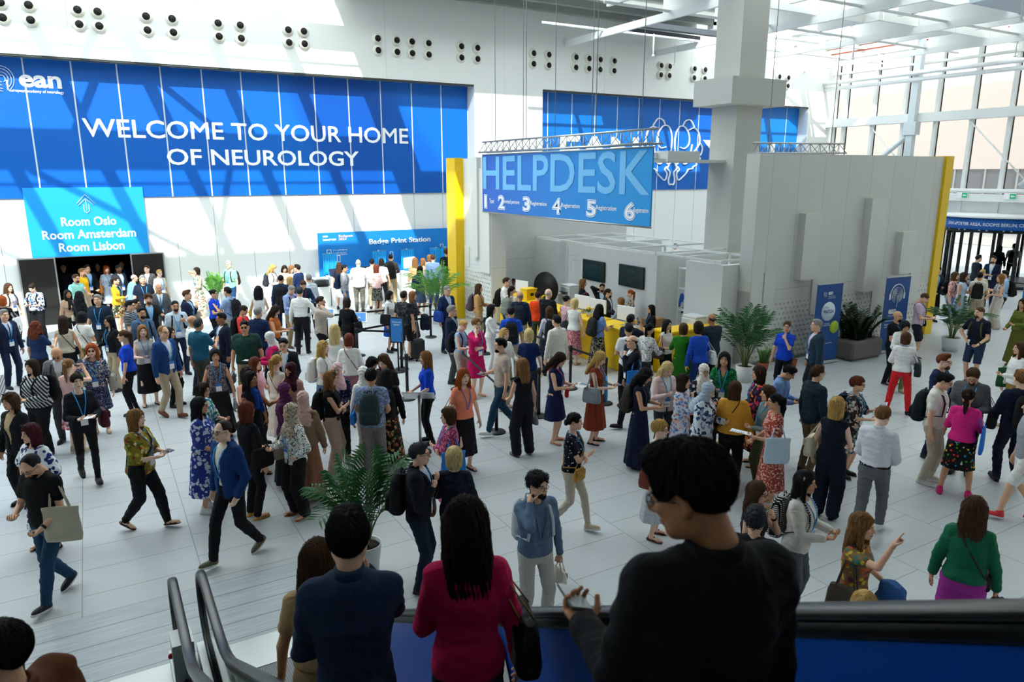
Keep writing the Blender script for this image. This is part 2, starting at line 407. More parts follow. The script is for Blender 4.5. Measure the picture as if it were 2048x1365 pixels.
# ---- street and neighbouring hall outside
b = MB(); b.box((XG + .15, -30, -.3), (XG + 60, 60, -.02)); struct(b.build('street', mat('pale outdoor paving', '#b9b9b8', .9)))
bo = thing('neighbour_building', 'pale beige exhibition hall across the street with a ribbon window and red letters', 'building', (XG + 17, 18, 0))
bm1 = mat('beige facade cladding', '#d9cbc3', .8)
b = MB(); b.box((0, -34, 0), (6, 34, 3.2)); b.box((0, -34, 5.0), (6, 34, 10.5)); b.build('wall', bm1, bo)
b = MB(); b.box((.1, -34, 3.2), (6, 34, 5.0)); rb = b.build('ribbon_window', mat('dark ribbon glazing', '#76797b', .2), bo)
b = MB()
for k in range(34): b.box((.02, -33 + 2 * k, 3.2), (.1, -32.9 + 2 * k, 5.0))
b.build('window_mullions', mat('grey window mullion', '#a9acab', .5), rb)
b = MB(); b.box((-.2, -34, 2.2), (0, 34, 2.9)); b.build('stripe', mat('white fascia', '#f2f2f0', .7), bo)
for i, (ch, y) in enumerate((('F', 19.5), ('H', 15.5))):
    text_mesh('facade_letter', ch, (-.9, 0, .9, 2.6), frame_m((-.03, y - 18, 7.4), (0, -1, 0)), mat('red facade letters', '#e0433c', .6), bo, .03)
b = MB(); b.box((-.12, -34, .9), (0, 34, 1.35)); b.build('blue_stripe', mat('blue facade stripe', '#6f9ed6', .7), bo)

# ============================================================ SIGNS ON THE BACK WALL
def vinyl(name, c1, c2, swirl=.35, seams=True, x0=2.49):
    m, nt, bs = base_mat(name); L = nt.links.new
    tc = nt.nodes.new('ShaderNodeTexCoord'); mp = nt.nodes.new('ShaderNodeMapping'); mp.inputs['Scale'].default_value = (.2, 1, .12)
    v = nt.nodes.new('ShaderNodeTexVoronoi'); v.feature = 'SMOOTH_F1'; v.inputs['Scale'].default_value = 1.1; v.inputs['Smoothness'].default_value = .15
    L(tc.outputs['Object'], mp.inputs[0]); L(mp.outputs[0], v.inputs['Vector'])
    sp = nt.nodes.new('ShaderNodeSeparateColor'); L(v.outputs['Color'], sp.inputs[0])
    r = ramp(nt, [(0, c1), (1, c2)]); L(sp.outputs[0], r.inputs[0])
    src = r.outputs[0]
    if seams:
        s2 = nt.nodes.new('ShaderNodeSeparateXYZ'); cb = nt.nodes.new('ShaderNodeCombineXYZ'); ad = nt.nodes.new('ShaderNodeVectorMath'); ad.operation = 'SUBTRACT'; ad.inputs[1].default_value = (x0, 0, -20)
        L(tc.outputs['Object'], ad.inputs[0]); L(ad.outputs[0], s2.inputs[0]); L(s2.outputs[0], cb.inputs[0]); L(s2.outputs[2], cb.inputs[1])
        br = nt.nodes.new('ShaderNodeTexBrick'); br.offset = 0; br.inputs['Scale'].default_value = 1; br.inputs['Brick Width'].default_value = seam; br.inputs['Row Height'].default_value = 60; br.inputs['Mortar Size'].default_value = .022; br.inputs['Mortar'].default_value = lin('#c9d0d4')
        L(cb.outputs[0], br.inputs['Vector']); L(src, br.inputs['Color1']); L(src, br.inputs['Color2']); src = br.outputs['Color']
    L(src, bs.inputs['Base Color']); bs.inputs['Roughness'].default_value = .45; bs.inputs['Specular IOR Level'].default_value = .35
    return m
Mw = lambda y: frame_m((0, y, 0), (1, 0, 0))
def board(name, label, x0, x1, z0, z1, y, m, th=.04, cat='banner'):
    b = MB(); b.box((x0, y, z0), (x1, y + th, z1)); o = b.build(name, m); return tag(o, label, cat)
wb = board('wall_banner', 'long blue welcome banner across the back wall on the left', -14, 13.5, 3.96, 8.05, YB - .05, vinyl('blue welcome vinyl', '#0064c0', '#004ca6'))
yt = YB - .055
text_mesh('lettering', 'WELCOME TO YOUR HOME', (.14, 5.83, 10.94, 6.38), Mw(yt), SIGNW, wb, .016)
text_mesh('lettering', 'OF NEUROLOGY', (2.43, 4.98, 8.96, 5.51), Mw(yt), SIGNW, wb, .016)
text_mesh('lettering', 'ean', (-1.36, 7.22, -.28, 7.58), Mw(yt), SIGNW, wb, .03)
text_mesh('lettering', 'european academy of neurology', (-1.64, 7.05, -.25, 7.16), Mw(yt), SIGNW, wb, .012)
def arcs(cx, cz, rad, y, w=.03, a0=-60, a1=270, sx=.85):
    b = MB()
    for r in rad:
        P = [(cx + sx * r * math.cos(R(a)), y, cz + r * math.sin(R(a))) for a in np.linspace(a0, a1, 24)]
        b.tube(P, w, 5, flat=(1, .3))
    return b
b = arcs(-1.78, 7.43, (.10, .19, .28, .36), yt, .028); b.tube([(-1.66, yt, 7.1), (-1.66, yt, 7.4)], .025, 5, flat=(.3, 1)); b.build('emblem', SIGNW, wb)
yb2 = board('wall_banner', 'blue banner with a white line drawn brain behind the hanging helpdesk sign', 16.75, 33.05, 3.96, 8.05, YB - .05, vinyl('blue brain vinyl', '#0058b2', '#0b7ad0'))
text_mesh('lettering', 'EAN', (17.95, 5.1, 22.3, 6.32), Mw(yt), SIGNW, yb2, .03)
text_mesh('lettering', 'YOU', (26.3, 5.1, 31.4, 6.32), Mw(yt), SIGNW, yb2, .03)
b = MB()
def crv(pts, mir=True):
    """smooth open curve through points in brain units"""
    P = [Vector((p[0], 0, p[1])) for p in pts]; out = []
    for i in range(len(P) - 1):
        p0, p1, p2, p3 = P[max(i - 1, 0)], P[i], P[i + 1], P[min(i + 2, len(P) - 1)]
        for t in np.linspace(0, 1, 6)[:-1]:
            out.append(.5 * ((2 * p1) + (p2 - p0) * t + (2 * p0 - 5 * p1 + 4 * p2 - p3) * t * t + (3 * p1 - p0 - 3 * p2 + p3) * t ** 3))
    out.append(P[-1])
    for s in ((-1, 1) if mir else (1,)):
        b.tube([(24.37 + s * q.x, yt - .01, 5.6 + q.z * (.6 if q.z < 0 else .95)) for q in out], .075, 6, flat=(1, .35))
crv([(.12, .2), (.1, .8), (.3, 1.3), (.65, 1.35), (.95, 1.0), (1.0, .55), (.75, .3), (.45, .35)])
crv([(.55, 1.38), (.7, 1.62), (1.0, 1.68), (1.25, 1.4), (1.28, 1.3)])
crv([(.95, 1.2), (1.3, 1.3), (1.6, 1.05), (1.68, .6), (1.5, .3), (1.25, .05)])
crv([(1.68, .6), (1.88, .35), (1.8, .0), (1.65, -.1), (1.78, -.3), (1.6, -.55), (1.4, -.45)])
crv([(.12, .2), (.3, -.2), (.62, -.3), (.75, 0), (1.05, -.15), (1.15, .2), (1.2, .5)])
crv([(.12, -.15), (.1, -.6), (.3, -.75), (.5, -.45), (.75, -.75), (1.0, -.6), (1.05, -.45)])
crv([(1.5, -.55), (1.55, -.8), (1.35, -.95), (1.3, -1.1), (1.05, -1.15), (.95, -1.4), (.7, -1.75), (.42, -2.0), (.3, -1.5), (.45, -1.2), (.35, -.95)])
crv([(.2, -.8), (.3, -1.1), (.12, -1.4), (.2, -2.0), (.12, -2.35), (.0, -2.3)])
b.build('emblem', SIGNW, yb2)
rs = board('direction_sign', 'light blue sign with an upward arrow naming three rooms above the doorway', -1.68, 1.6, 2.14, 4.28, YB - .12, mat('light blue sign print', '#189ae6', .5), .06, 'sign')
yr = YB - .125
for t, bx in (('Room Oslo', (-.79, 3.09, .73, 3.37)), ('Room Amsterdam', (-1.34, 2.69, 1.26, 2.97)), ('Room Lisbon', (-.94, 2.29, .88, 2.57))):
    text_mesh('lettering', t, bx, Mw(yr), SIGNW, rs, .02)
b = MB()
for dz, w in ((0, .035), ):
    for off in (.0, .13):
        b.tube([(-.05 - .25 + off * .35, yr, 3.78 - off * .4), (-.05, yr, 4.06 - off), (-.05 + .25 - off * .35, yr, 3.78 - off * .4)], .03, 5, flat=(1, .3))
b.tube([(-.12, yr, 3.75), (-.12, yr, 3.55), (-.05, yr, 3.48), (.02, yr, 3.55), (.02, yr, 3.75)], .025, 5, flat=(1, .3)); b.tube([(-.05, yr, 3.9), (-.05, yr, 3.56)], .025, 5, flat=(1, .3))
b.build('arrow', SIGNW, rs)
# air nozzles in pairs along the upper wall
noz_x = [-1.5, -.83, .38, .9, 2.2, 2.93, 4.28, 4.96, 6.5, 7.02, 9.65, 10.37, 10.96, 11.62, 12.97, 13.66, 16.2, 16.93, 18.27, 18.94, 19.52, 20.27, 22.9, 23.4, 24.9, 25.57, 30.6, 31.26]
ring_m = mat('cream nozzle ring', '#e6e3d6', .5); thr_m = mat('nozzle throat painted in shade', '#1b1a17', .8)
proto = None
for i, x in enumerate(noz_x):
    for row, z in (('upper', 9.42), ('lower', 9.02)):
        if proto is None:
            t = thing('air_nozzle', None, 'air nozzle', (x, YF, z), 0, 'round air nozzles on the upper wall')
            b = MB(); b.lathe([(.19, -.001), (.19, -.03), (.15, -.05), (.14, -.1), (.10, -.11), (.085, -.04)], n=20, axis='y'); b.build('ring', ring_m, t)
            b = MB(); b.lathe([(.0, -.098), (.112, -.1125)], n=16, axis='y'); b.build('throat', thr_m, t); proto = t  # flat disc, its dark colour standing in for shade inside the nozzle
        else:
            t = copy_tree(proto); t.location = (x, YF, z)
        k = i + 1
        t['label'] = '%s round air nozzle, number %d from the left along the white upper wall' % (row, k)
# ============================================================ THE BOOTH
HB = 5.17
booth_m = brick_mat('white booth panels', '#d8d8d2', '#d5d5cf', '#b2b2ac', .95, 3.3, .006, .5, 'xz', .7, .3, (13.75, 0, 1.87))
booth_y = brick_mat('white booth panels across', '#dfe1df', '#dcdedc', '#b9bbb9', .95, 3.3, .006, .5, 'yz', .7, .3, (0, 12.2, 1.87))
yel = mat('yellow laminate', '#f0c400', .4)
def dimple_mat(name, axes):
    m, nt, bs = base_mat(name); L = nt.links.new
    bs.inputs['Base Color'].default_value = lin('#d8d8d2'); bs.inputs['Roughness'].default_value = .7
    tc = nt.nodes.new('ShaderNodeTexCoord'); sp = nt.nodes.new('ShaderNodeSeparateXYZ'); L(tc.outputs['Object'], sp.inputs[0])
    def mth(op, a, bv=None, c=None):
        n = nt.nodes.new('ShaderNodeMath'); n.operation = op
        for i, q in enumerate((a, bv, c)):
            if q is None: continue
            if isinstance(q, (int, float)): n.inputs[i].default_value = q
            else: L(q, n.inputs[i])
        return n.outputs[0]
    u, z = sp.outputs['xyz'.index(axes)], sp.outputs[2]
    g = .15
    row = mth('FLOOR', mth('DIVIDE', z, g * .866)); sh = mth('MULTIPLY', mth('MODULO', row, 2), .5)
    fu = mth('SUBTRACT', mth('FRACT', mth('ADD', mth('DIVIDE', u, g), sh)), .5); fz = mth('SUBTRACT', mth('FRACT', mth('DIVIDE', z, g * .866)), .5)
    d = mth('SQRT', mth('ADD', mth('MULTIPLY', fu, fu), mth('MULTIPLY', fz, fz)))
    rad = mth('MULTIPLY_ADD', z, -.13, .42)
    h = mth('SMOOTH_MIN', mth('DIVIDE', d, rad), 1.0, .1)
    bp = nt.nodes.new('ShaderNodeBump'); bp.inputs['Strength'].default_value = 1; bp.inputs['Distance'].default_value = .05
    L(h, bp.inputs['Height']); L(bp.outputs['Normal'], bs.inputs['Normal'])
    return m
# right-hand wing facing the hall
b = MB(); b.box((13.75, 12.2, 0), (21.25, 12.6, HB)); struct(b.build('wall_booth_right', booth_m))
b = MB(); b.box((13.76, 12.185, .06), (21.2, 12.2, 1.62)); struct(b.build('trim_30', dimple_mat('dimpled booth panel', 'x')))
b = MB(); b.box((21.25, 12.12, 0), (21.6, 12.64, HB + .02)); struct(b.build('trim_31', yel))
b = MB(); b.box((13.7, 12.15, 0), (21.25, 12.21, .07)); struct(b.build('baseboard_booth', mat('grey skirting', '#7d8080', .6)))
bl = mat('white relief blocks', '#dbdbd5', .65)
for i, (x0, x1, z0, z1, d) in enumerate(((15.3, 15.92, 2.08, 3.74, .2), (17.85, 18.5, 1.58, 4.07, .22), (19.41, 20.02, 1.96, 3.13, .2), (14.2, 14.6, 1.02, 2.34, .03), (13.76, 14.16, 1.55, 2.9, .02), (16.0, 16.5, 1.1, 2.1, .04), (20.25, 20.7, 1.05, 2.34, .04), (18.55, 18.95, .95, 1.7, .04), (16.2, 16.75, .4, 1.1, .03))):
    b = MB(); b.box((x0, 12.2 - d, z0), (x1, 12.2, z1)); struct(b.build('trim_%d' % (32 + i), bl))
# left-hand wing, its -x face carries the relief
b = MB(); b.box((10.5, 19.43, 0), (11.0, 21.7, HB)); b.box((11.0, 21.3, 0), (17.2, 21.7, HB)); struct(b.build('wall_booth_left', booth_y))
b = MB(); b.box((10.485, 19.45, .06), (10.5, 21.3, 1.7)); struct(b.build('trim_45', dimple_mat('dimpled booth panel across', 'y')))
b = MB(); b.box((10.2, 21.3, 0), (10.5, 21.95, HB + .02)); struct(b.build('trim_46', yel))
for i, (y0, y1, z0, z1, d) in enumerate(((20.1, 20.5, 2.15, HB, .14), (19.45, 20.1, 1.7, HB - .3, .07), (20.9, 21.25, 1.76, 2.42, .03))):
    b = MB(); b.box((10.5 - d, y0, z0), (10.5, y1, z1)); struct(b.build('trim_%d' % (47 + i), bl))
# back office partitions with their top rails
po = mat('white partition wall', '#e2e4e3', .7)
b = MB(); b.box((13.2, 14.99, 0), (13.4, 18.54, 2.54)); struct(b.build('wall_office_screens', po))
b = MB(); b.box((13.2, 19.75, 0), (13.45, 21.3, 2.54)); struct(b.build('wall_office_cloakroom', po))
b = MB(); b.box((13.2, 12.6, 0), (13.4, 13.87, 2.52)); b.box((13.4, 12.6, 0), (14.6, 12.75, 2.52)); struct(b.build('wall_office_corner', po))
b = MB();  b.box((13.4, 18.42, 0), (16.4, 18.5, 2.54)); b.box((13.4, 15.0, 0), (15.84, 15.06, 2.54)); struct(b.build('wall_office_back', po))
b = MB()
for y in (12.9, 14.0, 15.1, 16.6, 18.2, 19.8, 21.2): b.box((13.2, y - .025, 2.56), (16.5, y + .025, 2.61))
for x in (13.25, 14.9, 16.45): b.box((x - .03, 12.7, 2.56), (x + .03, 21.3, 2.61))
for x, y in ((14.9, 14.0), (14.9, 16.6), (14.9, 19.8), (13.5, 14.0), (13.5, 19.7)): b.box((x - .03, y - .03, 0), (x + .03, y + .03, 2.6))
struct(b.build('trim_52', WHITE))
b = MB(); b.box((15.85, 15, 0), (16.85, 15.95, ZR)); b.box((15.25, 14.65, 6.55), (17.35, 16.1, 7.25)); struct(b.build('column', mat('grey white concrete column', '#cbcbc5', .85, bump=.15, bscale=30)))
b = MB(); b.box((12.6, 15.3, 5.0), (15.85, 16.1, 5.08)); b.box((13.6, 15.2, 5.02), (14.75, 15.7, 5.3)); b.box((12.6, 15.6, 5.1), (13.6, 16, 5.26)); struct(b.build('beam_ledge', mat('white cable duct', '#d9dcda', .6)))
# truss with the hanging helpdesk banner
def truss(name, label, p0, p1, h, n, cables):
    t = thing(name, label, 'truss', p0)
    A = Vector(p1) - Vector(p0); L = A.length; d = A.normalized(); s = Vector((0, 0, 1)).cross(d)
    b = MB()
    for z, w in ((0, -1), (0, 1), (h, 0)): b.tube([s * w * h * .45 + Vector((0, 0, z)), A + s * w * h * .45 + Vector((0, 0, z))], .025, 8)
    b.build('chords', STEEL, t)
    b = MB()
    for i in range(n):
        for w in (-1, 1):
            a = s * w * h * .45
            b.tube([a + d * (L * i / n), d * (L * (i + .5) / n) + Vector((0, 0, h)), a + d * (L * (i + 1) / n)], .011, 5)
    b.build('lacing', STEEL, t)
    b = MB()
    for f in cables: b.tube([A * f + Vector((0, 0, h)), A * f + Vector((0, 0, ZR - p0[2] - .06))], .009, 4)
    b.build('suspension_cables', mat('thin steel cable', '#8b8f90', .4, .6), t)
    return t
truss('truss', 'aluminium lattice truss carrying the blue helpdesk banner', (10.45, 19.85, 5.32), (10.45, 12.0, 5.32), .3, 22, (.1, .3, .32, .5, .7, .72, .93))
truss('truss', 'short lattice truss rising behind the grey booth wall', (14.6, 13.2, 5.2), (18.1, 13.2, 5.25), .25, 9, (.15, .85))
hm, nt, bs = base_mat('helpdesk banner print')
tc = nt.nodes.new('ShaderNodeTexCoord'); sp = nt.nodes.new('ShaderNodeSeparateXYZ'); mr = nt.nodes.new('ShaderNodeMapRange'); rp = ramp(nt, [(0, '#0f97e0'), (1, '#2f62c4')])
mr.inputs[1].default_value = 12.1; mr.inputs[2].default_value = 19.8
nt.links.new(tc.outputs['Object'], sp.inputs[0]); nt.links.new(sp.outputs[1], mr.inputs[0]); nt.links.new(mr.outputs[0], rp.inputs[0]); nt.links.new(rp.outputs[0], bs.inputs['Base Color']); bs.inputs['Roughness'].default_value = .6
b = MB(); b.box((10.42, 12.12, 3.59), (10.46, 19.84, 5.23)); hb = tag(b.build('helpdesk_banner', hm), 'long blue helpdesk banner hanging from the lattice truss', 'banner')
b = MB(); b.tube([(10.44, 12.1, 3.57), (10.44, 19.86, 3.57)], .025, 6); b.tube([(10.44, 12.1, 5.25), (10.44, 19.86, 5.25)], .02, 6); b.build('hem_bar', STEEL, hb)
Mh = frame_m((10.415, 0, 0), (0, -1, 0))
text_mesh('lettering', 'HELPDESK', (-19.78, 4.24, -12.16, 5.2), Mh, mat('pale blue lettering', '#74bdf0', .6), hb, .013)
hx = [(19.72, 19.2, 19.12, 18.45), (18.7, 18.1, 18.02, 16.9), (17.0, 16.5, 16.4, 15.4), (15.55, 14.98, 14.9, 13.95), (14.12, 13.6, 13.5, 12.65 + .35), (12.99, 12.6, 12.55, 12.2)]
hx = [(19.72, 19.42, 19.38, 19.1), (18.86, 18.5, 18.44, 17.62), (17.45, 17.05, 16.98, 16.22), (15.95, 15.55, 15.48, 14.72), (14.45, 14.07, 14.0, 13.28), (13.0, 12.93, 12.9, 12.2)]
blue_h = mat('helpdesk numeral gap', '#1d7ed2', .6)
for i, (a0, a1, t0, t1) in enumerate(hx):
    a1 = a0 - .42
    if i == 5: a0, a1, t0, t1 = 13.0, 12.6, 12.62, 12.17
    if i == 0: a1 = a0 - .2
    box = (-a0, 3.68, -a1, 4.1)
    text_mesh('numeral', str(i + 1), box, Mh, SIGNW, hb, .05)
    text_mesh('numeral_gap', str(i + 1), (box[0] + .02, box[1] + .02, box[2] - .02, box[3] - .02), frame_m((10.413, 0, 0), (0, -1, 0)), blue_h, hb, .013)
    text_mesh('numeral_core', str(i + 1), (box[0] + .035, box[1] + .035, box[2] - .035, box[3] - .035), frame_m((10.411, 0, 0), (0, -1, 0)), SIGNW, hb, -.002)
    text_mesh('lettering', ('Travel', 'Invited persons', 'Registration', 'Registration', 'Registration', 'Registration')[i], (-t0 - (.05 if i else 0), 3.84, -t1, 3.98), Mh, SIGNW, hb, .01)
# yellow counters, white inside
def counter(lo, hi, label):
    t = thing('service_counter', label, 'counter', ((lo[0] + hi[0]) / 2, (lo[1] + hi[1]) / 2, 0), 0, 'yellow service counters')
    o = t.location
    b = MB(); b.box((lo[0] - o.x, lo[1] - o.y, 0), (hi[0] - o.x, hi[1] - o.y, 1.0), bev=.015); b.build('body', yel, t)
    b = MB(); b.box((lo[0] - o.x - .03, lo[1] - o.y - .03, 1.0), (hi[0] - o.x + .03, hi[1] - o.y + .03, 1.06), bev=.01); b.build('counter_top', yel, t)
counter((10.75, 17.9, ), (11.35, 19.38), 'yellow counter nearest the left booth wing')
counter((10.75, 16.1), (11.35, 17.75), 'yellow counter between the flower vases, under the banner')
counter((10.75, 14.55), (11.35, 15.95), 'yellow counter in front of the two wall screens')
counter((10.75, 13.0), (11.35, 14.4), 'yellow corner counter next to the handbag queue')
counter((11.5, 12.55), (13.15, 13.05), 'yellow counter running to the right wing beside the palm')
for y, z0, lb in ((17.8, 1.5, 'dark wall screen left of the other on the white office wall'), (16.0, 1.54, 'dark wall screen right of the other on the white office wall')):
    t = thing('wall_screen', lb, 'screen', (13.2, y, z0), 0, 'wall screens in the booth')
    b = MB(); b.box((-.07, -.55, 0), (-.02, .55, .62), bev=.008); b.box((-.02, -.2, .2), (-.003, .2, .45)); b.build('housing', BLACK, t)
    b = MB(); b.box((-.073, -.53, .02), (-.07, .53, .6)); b.build('display', mat('dark teal display', '#0c3038', .2), t)
    for k, tx in enumerate(('WELCOME', 'TO YOUR', 'HOME OF', 'NEUROLOGY') if y > 17 else ('HELPDESK',)):
        text_mesh('screen_text', tx, (-.2, .44 - .1 * k, .2, .5 - .1 * k), frame_m((-.075, 0, 0), (0, -1, 0)), mat('dim screen text', '#1d5560', .4), t)
def monitor(x, y, rz, lb, s=1.):
    t = thing('desktop_monitor', lb, 'monitor', (x, y, 1.06), rz, 'white monitors on the counters')
    b = MB(); b.box((-.28 * s, -.02, .12), (.28 * s, .01, .48 * s), bev=.008); b.build('panel', mat('white monitor shell', '#e9ebec', .35), t)
    b = MB(); b.box((-.04, .0, .0), (.04, .03, .3)); b.box((-.11, -.08, 0), (.11, .1, .012)); b.build('stand', STEEL, t)
for x, y, lb in ((11.15, 18.7, 'white monitor on the counter nearest the left wing'), (11.15, 15.55, 'white monitor seen from behind beside the grey shirted clerk'), (11.15, 14.85, 'white monitor behind the yellow flowers'), (11.15, 13.7, 'white monitor in front of the clerk in the black blazer')):
    monitor(x, y, R(-78), lb)
def printer(x, y, z, rz, lb, dark=True, s=1.):
    t = thing('office_printer', lb, 'printer', (x, y, z), rz, 'office printers')
    b = MB(); b.box((-.25 * s, -.22 * s, 0), (.25 * s, .22 * s, .24 * s), bev=.02); b.build('body', mat('dark grey printer', '#3c3f42', .5) if dark else mat('white printer', '#e6e8e8', .5), t)
    b = MB(); b.box((-.24 * s, -.2 * s, .24 * s), (.24 * s, .2 * s, .3 * s), bev=.015); b.build('scanner_lid', mat('light printer lid', '#dcdede', .5), t)
    b = MB(); b.box((-.18 * s, -.3 * s, .06 * s), (.18 * s, -.22 * s, .08 * s)); b.build('paper_tray', BLACK, t)
def cabinet(x0, y0, x1, y1, h, lb, m=WHITE):
    t = thing('cabinet', lb, 'cabinet', ((x0 + x1) / 2, (y0 + y1) / 2, 0)); w, d = (x1 - x0) / 2, (y1 - y0) / 2
    b = MB(); b.box((-w, -d, 0), (w, d, h - .03)); b.build('body', m, t)
    b = MB(); b.box((-w - .02, -d - .02, h - .03), (w + .02, d + .02, h)); b.build('cabinet_top', m, t)
    return t
cabinet(12.55, 12.75, 13.15, 13.4, .95, 'white printer cabinet by the booth corner wall')
printer(12.85, 13.1, .95, R(-90), 'white printer on the cabinet beside the man in the dark jacket', False)
cabinet(12.6, 18.4, 13.15, 18.9, 1.0, 'white cabinet left of the wall screens')
printer(12.9, 18.65, 1.0, R(-90), 'white printer left of the brown haired clerk', False)
# things in the back office
t = thing('coat_rail', 'white rail with wooden hangers in the cloakroom', 'coat rail', (14.6, 18.6, 0))
b = MB(); b.tube([(0, 0, 1.75), (0, 2.4, 1.75)], .02, 6); b.tube([(0, 0.02, 0), (0, .02, 1.75)], .02, 6); b.tube([(0, 2.38, 0), (0, 2.38, 1.75)], .02, 6); b.build('rail', WHITE, t)
wood = mat('beech hanger wood', '#b98a50', .5)
hp = None
for k in range(16):
    if hp is None:
        hp = thing('coat_hanger', 'wooden coat hanger on the white cloakroom rail', 'hanger', (14.6, 18.85 + .09 * k, 1.72), R(12), 'hangers on the cloakroom rail')
        b = MB(); b.tube([(-.2, 0, -.12), (-.1, 0, -.05), (0, 0, -.02), (.1, 0, -.05), (.2, 0, -.12)], .012, 6); b.build('arms', wood, hp)
        b = MB(); b.tube([(0, 0, -.02), (0, 0, .05), (.02, 0, .07), (.035, 0, .05)], .004, 5); b.build('hook', STEEL, hp); q = hp
    else: q = copy_tree(hp); q.location = (14.6, 18.85 + .09 * k, 1.72); q.rotation_euler = (0, 0, R(random.uniform(-5, 25)))
q = copy_tree(hp); q.location = (14.3, 15.12, 2.52); q.rotation_euler = (0, 0, R(70)); q['label'] = 'single wooden coat hanger on the open ceiling rail above the office'; q.pop('group', None) if hasattr(q, 'pop') else None
t = thing('metal_shelf', 'white wire shelving seen through the gap beside the screens', 'shelf', (14.3, 14.5, 0))
b = MB()
for x in (-.4, .4):
    for y in (-.35, .35): b.box((x - .015, y - .015, 0), (x + .015, y + .015, 2.2))
b.build('uprights', WHITE, t)
for z in (.4, 1.0, 1.6, 2.15):
    b = MB(); b.box((-.42, -.37, z), (.42, .37, z + .03)); b.build('shelf_board', WHITE, t)
t = thing('cardboard_box', 'brown cardboard box behind the booth counter', 'box', (12.9, 14.7, 0), R(8)); b = MB(); b.box((-.25, -.2, 0), (.25, .2, .9), bev=.005); b.build('carton', mat('brown cardboard', '#a5794f', .9), t); b = MB(); b.box((-.255, -.02, .89), (.255, .02, .902)); b.build('tape', mat('packing tape', '#c6a57a', .4), t)
t = thing('round_display', 'round black display disc behind the first counter', 'display', (12.2, 19.0, 0), R(-75)); b = MB(); b.lathe([(.0, -.03), (.5, -.03), (.5, .03), (0, .03)], (0, 0, 1.2), 32, axis='y'); b.build('disc', BLACK, t); b = MB(); b.box((-.03, -.03, 0), (.03, .03, .8)); b.box((-.2, -.15, 0), (.2, .15, .03)); b.build('stand', BLACK, t)
t = thing('donation_box', 'yellow box on the first counter beside the navy suited visitor', 'box', (11.05, 18.15, 1.06), R(10)); b = MB(); b.box((-.2, -.15, 0), (.2, .15, .3), bev=.01); b.build('body', yel, t); b = MB(); b.box((-.21, -.16, .3), (.21, .16, .33)); b.build('lid', yel, t); b = MB(); b.box((-.06, -.165, .12), (.06, -.15, .2)); b.build('label_plate', BLACK, t)

# ============================================================ BADGE PRINT STATION
bb = board('badge_station_banner', 'blue backdrop banner of the badge print station', 7.22, 12.9, 0, 2.56, 26.86, vinyl('blue badge station print', '#1f86d6', '#1576c8', seams=False), .08)
Mb = frame_m((0, 26.855, 0), (1, 0, 0))
text_mesh('lettering', 'Badge Print Station', (9.18, 2.0, 11.73, 2.26), Mb, SIGNW, bb, .02)
text_mesh('lettering', 'ean\ncongress', (7.4, 2.24, 7.9, 2.46), Mb, SIGNW, bb, .02, align='l')
text_mesh('lettering', 'Budapest\n2023', (8.0, 2.26, 8.55, 2.47), Mb, mat('salmon lettering', '#efc3b4', .6), bb, .02, align='l')
text_mesh('lettering', 'Your mobile gateway', (7.75, 1.88, 8.3, 1.93), Mb, SIGNW, bb, .006)
text_mesh('lettering', 'Read the abstracts\nand the programme', (7.75, 1.7, 8.3, 1.82), Mb, SIGNW, bb, .004, align='l')
b = MB()
for x, z, w, h in ((7.52, 1.62, .17, .3), (7.9, 1.45, .12, .24), (10.0, 1.42, .13, .3), (12.15, 1.7, .14, .22), (12.1, 1.45, .12, .22)):
    for q in ((x, z, x + w, z + .015), (x, z + h, x + w, z + h + .015), (x, z, x + .015, z + h), (x + w - .015, z, x + w, z + h)): b.box((q[0], 26.848, q[1]), (q[2], 26.859, q[3]))
b.build('phone_outline', SIGNW, bb)
def lan_rack(x, lb):
    t = thing('lanyard_rack', lb, 'lanyard rack', (x, 26.62, 0), 0, 'racks of blue lanyards')
    b = MB(); b.tube([(0, 0, 0), (0, 0, 1.85)], .02, 8); b.lathe([(.0, 0), (.2, .0), (.2, .03), (.03, .05)], n=16)
    b.build('pole', STEEL, t)
    b = MB()
    for k in range(10):
        a = 2 * math.pi * k / 10; b.tube([(0, 0, 1.3 + .05 * (k % 3)), (.16 * math.cos(a), .12 * math.sin(a), 1.36 + .05 * (k % 3))], .006, 4)
    b.box((-.26, -.012, 1.8), (.26, .012, 1.83)); b.build('hooks', STEEL, t)
    b = MB()
    for k in range(14):
        xx = -.24 + .48 * k / 13 + random.uniform(-.01, .01); b.box((xx - .016, -.05 - .02 * (k % 2), .95 + random.uniform(0, .15)), (xx + .016, -.035 - .02 * (k % 2), 1.81))
    b.build('lanyard_bundle', mat('blue lanyard ribbon', '#1ea4ea', .5), t)
    return t
for x, lb in ((7.55, 'lanyard rack at the left end of the badge station, beside the laptop'), (9.45, 'lanyard rack left of the man with the black shirt'), (10.6, 'lanyard rack right of the black shirted man, loosely filled'), (11.85, 'lanyard rack in the shade below the raised arm'), (12.25, 'lanyard rack half behind the yellow pylon')): lan_rack(x, lb)
ct = []
for x0, x1, h, lb in ((6.7, 7.25, .72, 'low white printer table at the left end of the badge station'), (7.3, 8.5, 1.05, 'white badge station counter with the laptop on it'), (8.6, 9.9, 1.05, 'white badge station counter below the headline'), (10.0, 11.2, 1.05, 'white badge station counter with the silver screen'), (11.3, 12.4, 1.05, 'white badge station counter nearest the yellow pylon')):
    cabinet(x0, 25.7, x1, 26.3, h, lb)
printer(6.98, 26.0, .72, 0, 'dark printer with raised tray on the low table', True, 1.05)
